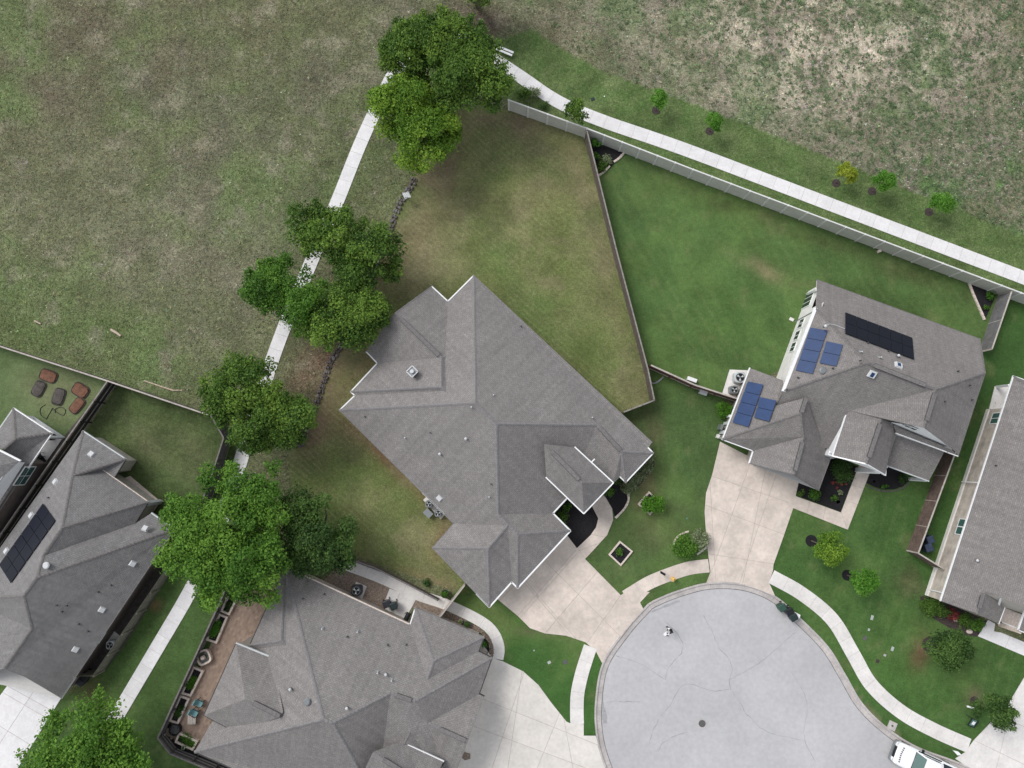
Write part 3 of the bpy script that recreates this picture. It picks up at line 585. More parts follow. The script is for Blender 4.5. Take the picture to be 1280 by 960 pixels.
def dlines(px0, py0, ang, n, gap, ln=300):
    a = math.radians(ang); c, s_ = math.cos(a), math.sin(a); return [(px0-s_*gap*k-c*ln, py0+c*gap*k-s_*ln, px0-s_*gap*k+c*ln, py0+c*gap*k+s_*ln) for k in range(n)]
paving('driveway', D1, [(721, 686, 651, 765), (724, 689, 654, 768), (655, 728, 720, 803), (657, 726, 722, 801), (685, 705, 790, 810), (747, 714, 680, 793), (775, 745, 735, 802), (625, 750, 668, 706)], M['conc_pink'])
D2 = [(900, 552), (890, 593.8), (882.5, 616), (880.6, 640.6), (883, 676), (886, 699.7), (888, 714.7), (882.5, 729.5), (900, 728.3), (931, 730.5), (968.5, 744.5), (961, 728), (966, 713), (966.5, 706), (979, 671), (991, 636), (998, 603), (985, 585), (935, 570)]
paving('driveway', D2, [(880, 592, 1000, 633), (881, 631, 985, 670), (884, 692, 968, 705), (933, 592, 898, 690), (967, 602, 934, 700), (893, 700, 895, 735), (934, 700, 926, 740)], M['conc_pink'])
D4 = [(600, 800), (615.6, 822.5), (629, 826.7), (654, 839), (673, 856), (689.6, 878.8), (708, 901.7), (713, 904), (729.6, 905), (729.6, 919.4), (744.5, 919.4), (754, 954), (775, 1000), (600, 1050), (540, 1000), (590, 880)]
paving('driveway', D4, [(590, 868, 720, 920), (585, 905, 760, 970), (656, 838, 615, 960), (700, 890, 655, 1000), (706, 905, 718, 970), (640, 925, 632, 980)], M['conc_grey'])
D3 = [(0, 842), (8, 836), (77, 872), (22.5, 960), (-30, 1040), (-90, 1000), (-20, 900), (0, 870), (9.4, 857)]
paving('driveway', D3, [(40, 868, -20, 960), (60, 885, -30, 835), (37, 930, -60, 870), (-5, 860, 60, 898)], M['conc_white'])
D6 = [(1300, 822), (1279, 848), (1260, 880), (1217, 925), (1206, 940), (1193.6, 948), (1206, 956.5), (1300, 998), (1400, 990), (1400, 860)]
paving('driveway', D6, [(1217, 925, 1300, 965), (1245, 893, 1330, 930), (1268, 868, 1240, 980)], M['conc_pale'])
paving('garden_path', [(1234.8, 774.6), (1222, 795), (1330, 841), (1330, 823), (1251, 790.6), (1242, 789), (1243.5, 779.7)], [(1262, 795, 1255, 812), (1295, 808, 1288, 826)], M['conc_white'], .06)
paving('garden_path', [(993.8, 620), (1051, 640.6), (1074, 580), (1090, 583), (1059.4, 662), (991.2, 635)], [(1012, 626, 1008, 644), (1032, 633, 1028, 651), (1051, 640, 1059, 662), (1056, 625, 1075, 632), (1064, 606, 1083, 612)], M['conc_pink'], .06)
paving('patio', [(487, 735.5), (520, 749), (511, 766), (505, 783), (484, 770), (480, 755)], [(500, 740, 490, 770)], M['conc_pale'], .05)
paving('patio', [(912, 462), (936, 463), (918, 500), (902, 494)], [], M['conc_pale'], .06)
paving('patio', [(40.8, 520.4), (80, 546), (56, 580), (20, 570)], [(60, 533, 30, 575)], M['conc_pale'], .06)
paving('patio', [(1243, 483), (1275, 483), (1262, 515), (1236, 511)], [], M['conc_pale'], .06)
paving('patio', [(1252, 758), (1282, 770), (1276, 786), (1250, 777)], [(1266, 764, 1262, 782)], M['limestone'], .06)
# stone drain box, manhole, utility lids
def disc(name, label, cat, px, py, r, m, z, h=.02, n=24):
    c = P(px, py); o = MB().cyl((c.x, c.y, z), r, h, n).ob(name, m); return tag(o, label, cat)
mh = thing('manhole', 'round iron manhole cover in the middle of the cul-de-sac', 'manhole cover', P(878, 905, z_road)); c = P(878, 905)
MB().ring((c.x, c.y, z_road), .42, .33, .015, 28).ob('frame', M['curb'], mh); MB().cyl((c.x, c.y, z_road), .32, .012, 28).ob('cover', M['iron'], mh)
c = P(1115, 907); ib = thing('drain_inlet', 'square concrete storm drain box behind the curb near the pickup', 'drain', (c.x, c.y, 0))
MB().box((c.x, c.y, 0), .75, .75, .07, math.radians(-25)).ob('lid', M['curb'], ib); MB().cyl((c.x, c.y, .07), .1, .01, 12).ob('cover', M['iron'], ib)
# ---------------------------------------------------------------- beds
bed('mulch_bed', [(688, 640), (708, 620), (735, 620), (740, 633), (747.5, 647), (745, 659), (738, 669), (720.6, 685.6), (708, 673), (713, 660)], M['mulch'])
bed('mulch_bed', [(752, 606), (766, 598), (781, 614), (784.5, 622.5), (779.4, 637.5), (769, 647), (765, 635), (758, 622)], M['mulch'])
bed('planting_bed', [(773, 590), (816, 560), (818, 582), (802, 604), (788, 616), (776, 606)], M['mulch_brown'])
bed('mulch_bed', [(994.5, 596), (994.5, 619), (1050.5, 640), (1072, 584), (1040, 565), (1020, 600)], M['mulch'])
bed('mulch_bed', [(1083, 604), (1094, 609), (1106, 612), (1118, 611.5), (1128, 608), (1136, 600), (1120, 580), (1092, 575)], M['mulch'])
bed('mulch_bed', [(1150, 745), (1152, 762), (1170, 775), (1200, 793), (1221, 796), (1233, 776), (1175, 748)], M['mulch_brown'])
bed('mulch_bed', [(731, 173), (746, 177), (778, 190), (776, 196), (762, 211), (749, 219), (745, 214)], M['mulch'])
bed('mulch_bed', [(1210, 354), (1245, 368), (1231, 400)], M['mulch'])
bed('mulch_bed', [(594, 790), (603, 795), (610, 802), (612, 812), (608, 822), (596, 815)], M['mulch'])
bed('mulch_bed', [(601, 945), (615, 951), (632, 958), (640, 972), (600, 975)], M['mulch'])
bed('gravel_bed', [(425, 705), (486, 734), (482, 770), (400, 730)], M['gravelbed'])
bed('gravel_bed', [(520, 749), (555.6, 761.5), (599, 784), (613.5, 797), (618, 811), (617, 821), (612, 822), (611, 803), (603, 793), (596, 789), (512, 758)], M['gravelbed'])
bed('mulch_bed', [(200, 922), (208, 902), (250, 925), (330, 962), (326, 980), (225, 937)], M['mulch'])
bed('soil_strip', [(192, 690), (217, 709), (160, 800), (130, 840), (95, 850)], M['soil_grey'], .02)
bed('soil_strip', [(147, 477), (100, 535), (60, 590), (0, 690), (-30, 740), (-30, 660), (30, 600), (60, 570), (138, 475)], M['soil_grey'], .015)
def edging(label, pts_px, m=None, sz=(.34, .2, .16), cat='edging'):
    L = smooth_line([P(*q) for q in pts_px], sz[0]+.03); r = thing('stone_edging', label, cat, (L[0].x, L[0].y, 0)); vv = None
    for a, b in zip(L[:-1], L[1:]):
        c = (a+b)/2; d = b-a; MB().box((c.x, c.y, -.03), d.length-.02, sz[1]*random.uniform(.85, 1.1), sz[2]+random.uniform(0, .04), math.atan2(d.y, d.x)).ob('stone', m or M['limestone'], r)
edging('pale stone edging curving round the black bed beside the entry walk', [(785, 616), (785.5, 625), (782, 633), (777.5, 639), (769, 647.5)], M['limestone'])
edging('cream stone edging across the corner bed under the pale fence', [(748, 220), (756, 214), (762, 208)]); edging('short cream stone edging near the pale fence above the lawn', [(767, 203), (775, 197), (781, 190)])
edging('straight white stone edging of the triangular bed by the grey fence', [(1211, 355), (1216, 368), (1223, 384), (1230, 400)])
edging('curved dark edging in front of the flower bed of the solar house', [(1083, 607), (1094, 611.5), (1106, 614), (1118, 613.5), (1128, 610), (1136, 602)], M['darkstone'], (.3, .12, .1))
edging('arc of grey stones round the two bushes beside the driveway', [(861, 664), (852, 667), (845, 673), (842, 681), (843, 689)], M['limestone'], (.3, .15, .12)); edging('short grey stone edging below the two bushes by the driveway', [(871, 693), (883, 684)], M['conc_grey'], (.3, .15, .12))
# dark stone line under the oaks
rw = thing('stone_wall', 'low wall of dark rough stones running from oak to oak', 'low stone wall', P(510, 235)); L = smooth_line([P(*q) for q in [(519, 222), (512, 236), (504, 248), (497, 262), (490, 280), (484, 296), (470, 330), (450, 380), (432, 420), (415, 450), (404, 480), (396, 505), (386, 530), (374, 560)]], .42)
for a, b in zip(L[:-1], L[1:]):
    d = b-a; n = Vector((-d.y, d.x)).normalized()
    for k in (-1, 0, 1):
        c = (a+b)/2+n*k*.19+Vector((random.uniform(-.06, .06), random.uniform(-.06, .06))); w2, l2, hh = d.length*random.uniform(.35, .52), random.uniform(.09, .14), .2+random.uniform(-.08, .1); an = math.atan2(d.y, d.x)+random.uniform(-.4, .4)
        MB().loft([[(c.x+math.cos(t*1.047+.3)*w2*q*math.cos(an)-math.sin(t*1.047+.3)*l2*q*math.sin(an), c.y+math.cos(t*1.047+.3)*w2*q*math.sin(an)+math.sin(t*1.047+.3)*l2*q*math.cos(an), z) for t in range(6)] for q, z in ((1, -.04), (1.05, hh*.6), (.7, hh))]).ob('stone', random.choice((M['darkstone'], M['darkstone'], M['darkstone2'])), rw)
# ---------------------------------------------------------------- fences
def fence(label, pts_px, post, panel, h=1.83, bay=2.4, kind='wood', rails=3, cap=None, side=1, dens=.15):
    L = [P(*q).xy for q in pts_px]; r = thing('fence', label, 'fence', (L[0].x, L[0].y, 0))
    for a, b in zip(L[:-1], L[1:]):
        n = max(1, round((b-a).length/bay)); d = (b-a)/n; u = d.normalized(); nn = Vector((-u.y, u.x))*side; ang = math.atan2(u.y, u.x)
        for i in range(n+1):
            if i == n and b is not L[-1]: continue
            p = a+d*i; pw = .13 if kind == 'wood' else .17
            MB().box((p.x, p.y, -.05), pw, pw, h+(.02 if kind == 'wood' else .12)).ob('post', post, r)
        for i in range(n):
            p, q = a+d*i, a+d*(i+1); g = .075 if kind == 'wood' else .09; mb = MB()
            if kind == 'wood':
                k = int((d.length)/dens)
                for j in range(k):
                    c = p+d*((j+.5)/k)+nn*(.06); hh = h+random.uniform(-.015, .01); mb.box((c.x, c.y, .03), d.length/k*.93, .022, hh, ang)
                mb.ob('panel', panel, r)
                for z in ((.3, h*.52, h-.12) if rails == 3 else (.3, h-.15)):
                    pa, pb = p+u*g, q-u*g; MB().bar((*pa, z), (*pb, z), .05, .09).ob('rail', cap or post, r)
                if cap: MB().bar((*(p+nn*.03), h+.065), (*(q+nn*.03), h+.065), .13, .03).ob('cap_rail', cap, r)
            else:
                for z0 in (0, 1, 2, 3, 4):
                    z = .02+z0*(h/5); mb.bar((*(p+u*g), z+h/10), (*(q-u*g), z+h/10), .07, h/5-.012)
                mb.ob('panel', panel, r); MB().bar((*(p+u*g), h+.05), (*(q-u*g), h+.05), .12, .05).ob('cap_rail', cap, r)
    return r
fence('long pale concrete fence running beside the white path at the upper right', [(636, 137.5), (731, 172), (860, 222), (1330, 399)], M['pale_cap'], M['pale_fence'], h=1.95, bay=1.93, kind='slab', cap=M['pale_cap'])
fence('grey weathered wood fence slanting between the two big back yards', [(731.5, 174), (749, 245), (768, 322), (806, 466), (813.5, 502.5), (776, 517)], M['wood_grey'], M['wood_grey'], cap=M['wood_darkrail2'], side=-1)
fence('reddish wood fence from the slanting fence to the solar house', [(809, 460), (862, 484), (921, 503)], M['wood_red'], M['wood_red'], cap=M['wood_rail'], side=1, rails=2)
fence('brown wood fence with pale rails at the right of the solar house', [(1180, 564), (1134, 688), (1165, 707)], M['wood_rail'], M['wood_brown'], cap=M['wood_rail'], side=-1, rails=3)
fence('slate grey wood fence joining the pale fence at the far right', [(1248, 370), (1224, 440)], M['wood_rail'], M['wood_slate'], cap=M['wood_rail'], side=-1)
fence('thin pale topped fence along the field at the left edge', [(-40, 419), (0, 431.5), (146, 478.5), (272, 521)], M['wood_grey'], M['wood_grey'], cap=M['wood_rail'])
fence('black stained fence with pale rails between the two left houses', [(148, 480), (80, 577), (0, 693), (-40, 750)], M['wood_dark'], M['wood_dark'], cap=M['wood_darkrail2'], side=-1)
fence('dark wood fence at the end of the small left yard, under the oak', [(273, 520), (289, 548), (272, 602), (250, 655), (227, 694)], M['wood_patio'], M['wood_patio'], cap=M['wood_darkrail'])
fence('pale weathered fence beside the white path below the big oak', [(228, 700), (217, 712), (131, 838), (113, 838)], M['wood_olive'], M['wood_olive'], side=-1, rails=2)
fence('slate dark fence round the paved patio at the bottom', [(289, 735), (277, 762), (207, 915), (222, 934), (300, 966), (330, 978)], M['wood_patio'], M['wood_patio'], cap=M['wood_darkrail'], h=1.35, side=-1)
fence('low dark timber fence along the garden path south of the main house', [(433, 695), (470, 708), (510, 728), (548, 748)], M['wood_grey'], M['wood_grey'], h=.9, cap=M['wood_darkrail'], rails=2)
fence('short light wood gate fence crossing the garden path', [(582, 727), (550, 768)], M['wood_rail'], M['wood_rail'], cap=M['wood_rail'], rails=2)
# ---------------------------------------------------------------- houses
class House:
    def __init__(s, label, loc_px, pts, faces, slope, shingle, cap, base_z=2.9):
        s.root = thing('house', label, 'house', P(*loc_px)); s.slope = slope; s.v = {}; s.base = base_z
        cam_o = Vector((0, 0, H)); known = {k: P(q[0], q[1], q[2]) for k, q in pts.items() if len(q) > 2 and q[2] is not None}
        s.planes = {}
        for fi, (names, ev) in enumerate(faces):
            if ev:
                A, B = known[ev[0]], known[ev[1]]; cen = sum((P(pts[k][0], pts[k][1], base_z+1) for k in names), Vector())/len(names)
                d = (B-A); d.z = 0; n = Vector((-d.y, d.x, 0)).normalized()
                if (cen-A).dot(n) < 0: n = -n
                s.planes[fi] = (A, Vector((-n.x*slope, -n.y*slope, 1)))
        acc = {}
        for fi, (names, ev) in enumerate(faces):
            if fi in s.planes:
                A, N = s.planes[fi]
                for k in names:
                    if k not in known:
                        d = ray(*pts[k][:2]); t = (A-cam_o).dot(N)/d.dot(N); acc.setdefault(k, []).append((cam_o+d*t).z)
        for k in pts: s.v[k] = known[k] if k in known else P(pts[k][0], pts[k][1], sum(acc[k])/len(acc[k]))
        V, Fc, uv = [], [], []; s.faces = faces; s.fn = []
        for names, ev in faces:
            q = [s.v[k] for k in names]; nrm = Vector()
            for i in range(len(q)): nrm += q[i].cross(q[(i+1) % len(q)])
            if nrm.z < 0: q = q[::-1]; nrm = -nrm
            nrm.normalize(); s.fn.append((q[0], nrm)); u = Vector((0, 0, 1)).cross(nrm)
            u = u.normalized() if u.length > 1e-3 else Vector((1, 0, 0)); vv = nrm.cross(u)
            flat = [Vector((p.dot(u), p.dot(vv), 0)) for p in q]; k = len(V); V += q
            for t in tessellate_polygon([flat]):
                a, b, c = [flat[i] for i in t]
                if (b-a).cross(c-a).z < 0: t = t[::-1]
                Fc.append(tuple(k+i for i in t)); uv.append([(flat[i].x, flat[i].y) for i in t])
        s.roof = mesh_obj('roof', V, Fc, shingle, s.root, uv=uv)
        # ridge and hip caps
        ed = {}
        for fi, (names, ev) in enumerate(faces):
            for i in range(len(names)): e = frozenset((names[i], names[(i+1) % len(names)])); ed.setdefault(e, []).append(fi)
        mb = MB()
        for e, fs in ed.items():
            if len(fs) != 2: continue
            a, b = [s.v[k] for k in sorted(e)]; c = [sum((s.v[k] for k in faces[f][0]), Vector())/len(faces[f][0]) for f in fs]
            p0, n0 = a, s.fn[fs[0]][1]
            if (c[1]-a).dot(n0) > -.02: continue
            n = max(1, int((b-a).length/.3)); up = (s.fn[fs[0]][1]+s.fn[fs[1]][1]).normalized(); lo, hi = (a, b) if a.z <= b.z else (b, a)
            for i in range(n):
                p, q = lo.lerp(hi, i/n), lo.lerp(hi, (i+1.1)/n); r_ = (hi-lo).cross(up).normalized()*(.13+random.uniform(-.012, .012)); k = len(mb.V); off = up*random.uniform(.012, .03); dr = -up*.055
                mb.V += [tuple(p-r_+up*.04+off+dr), tuple(p+up*.04+off), tuple(p+r_+up*.04+off+dr), tuple(q+r_+up*.015+dr), tuple(q+up*.015), tuple(q-r_+up*.015+dr)]
                mb.F += [(k, k+1, k+4, k+5), (k+1, k+2, k+3, k+4)]
        if mb.V: o = mb.ob('ridge_cap', cap, s.root); o['kind'] = 'stuff'
    def eave(s, names, m, wd=.12, closed=False, ht=.17):
        for a, b in zip(names[:-1], names[1:]):
            A, B = s.v[a] if isinstance(a, str) else a, s.v[b] if isinstance(b, str) else b
            d = (B-A).normalized()*.03; MB().bar(A-d+Vector((0, 0, -.06)), B+d+Vector((0, 0, -.06)), wd, ht).ob('gutter', m, s.root)
    def walls(s, outline, m, inset=.45, soffit=True, ztop=None, zb=-.05):
        q = [s.v[k].copy() if isinstance(k, str) else P(*k) for k in outline]; n = len(q)
        A = sum(q[i].x*q[(i+1) % n].y-q[(i+1) % n].x*q[i].y for i in range(n))
        if A < 0: q = q[::-1]
        if soffit: k = MB(); k.prism([(p.x, p.y) for p in q], 0, .02, True); zt = min(p.z for p in q); k.V = [(v[0], v[1], zt-.2+v[2]) for v in k.V]; k.ob('soffit', M['soffit'], s.root)
        ins = []
        for i in range(n):
            a, b, c = q[i-1], q[i], q[(i+1) % n]; e1 = (b-a).xy.normalized(); e2 = (c-b).xy.normalized(); n1, n2 = Vector((-e1.y, e1.x)), Vector((-e2.y, e2.x))
            mt = (n1+n2); mt = mt/max(.35, mt.length_squared/2) if mt.length > .3 else n1; ins.append(b.xy+mt*inset)
        s.ins = ins; zt = ztop if ztop is not None else min(p.z for p in q)-.17; V, Fc, uv = [], [], []
        for i in range(n):
            a, b = ins[i], ins[(i+1) % n]; k = len(V); V += [(a.x, a.y, zb), (b.x, b.y, zb), (b.x, b.y, zt), (a.x, a.y, zt)]; Fc.append((k, k+1, k+2, k+3)); L = (b-a).length; uv.append([(0, zb), (L, zb), (L, zt), (0, zt)])
        mesh_obj('wall', V, Fc, m, s.root, uv=uv)
    def wall_seg(s, a, b, z0, z1, m, name='wall'):
        L = (b-a).xy.length; return mesh_obj(name, [(a.x, a.y, z0), (b.x, b.y, z0), (b.x, b.y, z1), (a.x, a.y, z1)], [(0, 1, 2, 3)], m, s.root, uv=[[(0, z0), (L, z0), (L, z1), (0, z1)]])
    def window(s, px, py, z, ang, w_, h_, glass=None, cols=2, rows=2, off=.06, name='window', wall=None):
        """window centred on the seen pixel at height z; ang = direction of the wall in degrees; panes are sub-parts"""
        c = P(px, py, z)
        if wall:
            A_, B_ = wall; u = Vector((B_.x-A_.x, B_.y-A_.y, 0)).normalized(); n = Vector((-u.y, u.x, 0)); d = ray(px, py); O = Vector((0, 0, H)); t = (Vector((A_.x, A_.y, 0))-O).dot(n)/d.dot(n); c = O+d*t
        else: u = Vector((math.cos(math.radians(ang)), math.sin(math.radians(ang)), 0)); n = Vector((-u.y, u.x, 0))
        n = -n if n.dot(c) > 0 else n
        c += n*off; fr = MB()
        for t in (-1, 1): fr.bar(c+u*t*w_/2-Vector((0, 0, h_/2)), c+u*t*w_/2+Vector((0, 0, h_/2)), .08, .07, up=n); fr.bar(c-u*w_/2+Vector((0, 0, t*h_/2)), c+u*w_/2+Vector((0, 0, t*h_/2)), .07, .08)
        for i in range(1, cols): x = -w_/2+w_*i/cols; fr.bar(c+u*x-Vector((0, 0, h_/2-.04)), c+u*x+Vector((0, 0, h_/2-.04)), .05, .05, up=n)
        for j in range(1, rows): z_ = -h_/2+h_*j/rows; fr.bar(c-u*(w_/2-.04)+Vector((0, 0, z_)), c+u*(w_/2-.04)+Vector((0, 0, z_)), .04, .04)
        f = fr.ob(name, M['frame'], s.root)
        for i in range(cols):
            for j in range(rows):
                x0 = -w_/2+w_*i/cols+.02; x1 = -w_/2+w_*(i+1)/cols-.02; z0 = -h_/2+h_*j/rows+.02; z1 = -h_/2+h_*(j+1)/rows-.02; MB().quad(*[c+u*x+Vector((0, 0, z_))-n*.0+n*.01 for x, z_ in ((x0, z0), (x1, z0), (x1, z1), (x0, z1))]).ob('pane', glass or M['glass'], f)
    def on(s, fi, px, py, off=0.0):
        p0, n = s.fn[fi]; d = ray(px, py); o = Vector((0, 0, H)); p0 = p0+n*off; t = (p0-o).dot(n)/d.dot(n); return o+d*t
    def vent(s, fi, px, py, kind='box'):
        p = s.on(fi, px, py); z = Vector((0, 0, 1))
        if kind == 'box':
            b = MB(); n = s.fn[fi][1]; u = z.cross(n).normalized(); v = n.cross(u); fl = [p+u*a*.2+v*b_*.2+n*.16 for a, b_ in ((-1, -1), (1, -1), (1, 1), (-1, 1))]; lo = [q-n*.16+(q-p-n*.16)*.35 for q in fl]
            b.loft([[tuple(x) for x in lo], [tuple(x) for x in fl]]); b.ob('roof_vent', M['vent_white'], s.root)
        elif kind == 'flat':
            n = s.fn[fi][1]; u = z.cross(n).normalized(); v = n.cross(u); b = MB(); b.loft([[tuple(p+u*a*.33+v*c*.33+n*.03) for a, c in ((-1, -1), (1, -1), (1, 1), (-1, 1))], [tuple(p+u*a*.27+v*c*.27+n*.2) for a, c in ((-1, -1), (1, -1), (1, 1), (-1, 1))]])
            o = b.ob('roof_vent', M['vent_white'], s.root); MB().quad(*[p+u*a*.15+v*c*.21+n*.204 for a, c in ((-1, -1), (1, -1), (1, 1), (-1, 1))]).ob('skylight_pane', M['solar_blue'], o)
        elif kind == 'pipe':
            o = MB().cyl(p-z*.1, .055, .5, 10).ob('vent_pipe', M['vent_white'], s.root); MB().cyl(p-z*.02, .15, .06, 12, .08).ob('flashing', M['metal'], o)
        elif kind == 'cap':
            o = MB().cyl(p-z*.1, .09, .42, 12).ob('vent_pipe', M['metal'], s.root); MB().cyl(p+z*.34, .13, .1, 14, .06).ob('vent_cap', M['vent_white'], o)
        elif kind == 'dark':
            MB().cyl(p-z*.05, .07, .25, 10).ob('vent_pipe', M['vent_dark'], s.root)
        elif kind == 'round':
            o = MB().cyl(p-z*.1, .2, .3, 18).ob('roof_vent', M['metal'], s.root); MB().cyl(p+z*.2, .3, .09, 18, .22).ob('vent_cap', M['vent_white'] if px < 100 else M['metal'], o)
    def ridge_vent(s, a, b, n=5):
        a = Vector(a); b = Vector(b); r = MB(); d = (b-a); L = d.length
        o = MB().bar(a+Vector((0, 0, .05)), b+Vector((0, 0, .05)), .36, .1).ob('ridge_vent', M['cap_b'], s.root); e = MB(); q = d.normalized().cross(Vector((0, 0, 1))).normalized()*.185
        for t in (-1, 1): e.bar(a+q*t+Vector((0, 0, .055)), b+q*t+Vector((0, 0, .055)), .03, .09)
        e.ob('vent_edge', M['vent_dark'], o)
    def array(s, fi, cor, nx, ny, m, label=None, n=None):
        q = [s.on(fi, *c, .14) for c in cor]; nrm = s.fn[fi][1]; r = bpy.data.objects.new('solar_array', None); C.objects.link(r); r.parent = s.root; r.location = q[0]-parent_origin(s.root)
        if label: r['label'] = label
        f = lambda a, b: q[0].lerp(q[1], a).lerp(q[3].lerp(q[2], a), b)
        L0 = (q[1]-q[0]).length/nx; L1 = (q[3]-q[0]).length/ny; g0, g1 = .022/L0, .022/L1
        for i in range(nx):
            for j in range(ny):
                c = [f((i+(g0 if k in (0, 3) else 1-g0))/nx, (j+(g1 if k in (0, 1) else 1-g1))/ny) for k in range(4)]
                mb = MB(); mb.loft([[tuple(x-nrm*.04) for x in c], [tuple(x) for x in c]]); o = mb.ob('solar_panel', m, r)
def fitz(p, base, names, eave_slope=None, toward=None):
    """put the named corners on the plane through three corners, or through an eave and a slope"""
    if eave_slope:
        A, B = P(*p[base[0]]), P(*p[base[1]]); n = Vector((-(B-A).y, (B-A).x, 0)).normalized(); n = -n if (P(*toward)-A).dot(n) < 0 else n; N = Vector((-n.x*eave_slope, -n.y*eave_slope, 1))
    else: A, B, D = [P(*p[k]) for k in base]; N = (B-A).cross(D-A)
    O = Vector((0, 0, H))
    for k in names:
        d = ray(*p[k][:2]); t = (A-O).dot(N)/d.dot(N); p[k] = (p[k][0], p[k][1], (O+d*t).z)
def roof_pts(d, eave_z=2.9, eaves=''):
    return {k: (v[0], v[1], v[2] if len(v) > 2 else (eave_z if k in eaves.split() else None)) for k, v in d.items()}
# --- the big central house
p1 = roof_pts(dict(a1=(592.2, 344.4), a2=(559.8, 376.6), E1=(539.7, 358), G=(493.8, 391.3), E2=(457.8, 439.6), e3=(471.6, 454), m1=(438.4, 489.7), m2=(443.5, 494.4), c1=(424.4, 512.8),
    c2=(566.9, 654.4), Wc=(540.3, 684.7), Sc=(611.5, 758.8), s3=(639.6, 727.3), S2=(647.1, 734.8), E=(712.8, 663.5), c4=(691, 641.6), c5=(708.3, 623), B2=(782.2, 602.8), B3=(775, 596), B1=(816.5, 566.3), Bj=(810.3, 559.7), B0=(815, 552.8),
    R1=(594, 503.4), R2=(620.3, 529.7), W1=(746, 531), W2=(777, 564.5), h1=(622.5, 643), Q2=(634.5, 657), Q1=(609.8, 685.6), Q3=(647, 667.5), m5=(551.5, 447), m6=(556.5, 446), m3=(551.5, 483.5), m4=(557, 488.5), vw=(766, 605, 2.9)),
    2.9, 'a1 a2 E1 E2 e3 m1 m2 c1 c2 Wc Sc s3 S2 E c4 c5 B2 B3 B1 Bj B0')
f1 = [(['a1', 'a2', 'm6', 'm4', 'm2', 'c1', 'R1'], ('a1', 'c1')), (['G', 'E1', 'a2', 'm6', 'm5'], ('E1', 'a2')), (['G', 'm5', 'e3', 'E2'], ('E2', 'e3')), (['e3', 'm5', 'm3', 'm1'], ('e3', 'm1')),
      (['m1', 'm3', 'm4', 'm2'], None), (['m5', 'm6', 'm4', 'm3'], None), (['c1', 'R1', 'R2', 'h1', 'Q2', 'c2'], ('c1', 'c2')), (['a1', 'R1', 'R2', 'W1', 'W2', 'B1', 'Bj', 'B0'], ('a1', 'B0')),
      (['W2', 'B1', 'B2'], ('B1', 'B2')), (['W1', 'W2', 'B2', 'B3', 'vw'], ('B2', 'B3')), (['R2', 'W1', 'vw', 'c5', 'c4', 'h1'], ('c4', 'c5')), (['h1', 'c4', 'E', 'Q3'], ('c4', 'E')), (['Q3', 'E', 'S2'], ('E', 'S2')),
      (['h1', 'Q3', 'S2', 's3', 'Q2'], ('S2', 's3')), (['c2', 'Q2', 'Q1', 'Wc'], ('c2', 'Wc')), (['Wc', 'Q1', 'Sc'], ('Wc', 'Sc')), (['Q1', 'Q2', 's3', 'Sc'], ('s3', 'Sc'))]
h1 = House('large grey-roofed single-storey house in the centre with white gutters', (620, 550), p1, f1, .5, M['shingle_a'], M['cap_a'])
ol1 = ['a1', 'a2', 'E1', 'E2', 'e3', 'm1', 'm2', 'c1', 'c2', 'Wc', 'Sc', 's3', 'S2', 'E', 'c4', 'c5', 'vw', 'B3', 'B2', 'B1', 'Bj', 'B0']
h1.walls(ol1, M['greige'])
h1.eave(['a1', 'a2', 'E1'], M['white']); h1.eave(['E2', 'e3', 'm1', 'm2', 'c1'], M['white']); h1.eave(['s3', 'Sc'], M['white'], .16); h1.eave(['s3', 'S2', 'E', 'c4', 'c5'], M['white'], .16); h1.eave(['B3', 'B2', 'B1', 'Bj'], M['white'])
a = h1.v['c1'].lerp(h1.v['c2'], .73); b = h1.v['c1'].lerp(h1.v['c2'], .92); h1.eave([a, b], M['white'], .1); a = h1.v['Wc'].lerp(h1.v['Sc'], .78); h1.eave([a, 'Sc'], M['white'], .14)
h1.eave(['E1', 'G', 'E2'], M['cap_a'], .08); h1.eave(['a1', 'B0'], M['cap_a'], .06); h1.eave(['c1', 'c2', 'Wc', 'Sc'], M['cap_a'], .06)
# gable end of the north-west room
def gable_wall(h, a, pk, b, m, inset=.5):
    A, K, B = h.v[a], h.v[pk], h.v[b]; n = Vector((-(B-A).y, (B-A).x, 0)).normalized(); n = -n if n.dot(K-(A+B)/2) < 0 else n
    cen = sum(h.v.values(), Vector())/len(h.v); n = n if n.dot(cen-A) > 0 else -n; A, K, B = [q+n*inset-Vector((0, 0, .05)) for q in (A, K, B)]; A2 = A.lerp(B, .03); B2 = B.lerp(A, .03)
    mesh_obj('gable', [A2, B2, K], [(0, 1, 2)], m, h.root, uv=[[(0, 0), ((B-A).length, 0), ((B-A).length/2, 2)]])
gable_wall(h1, 'E1', 'G', 'E2', M['greige'])
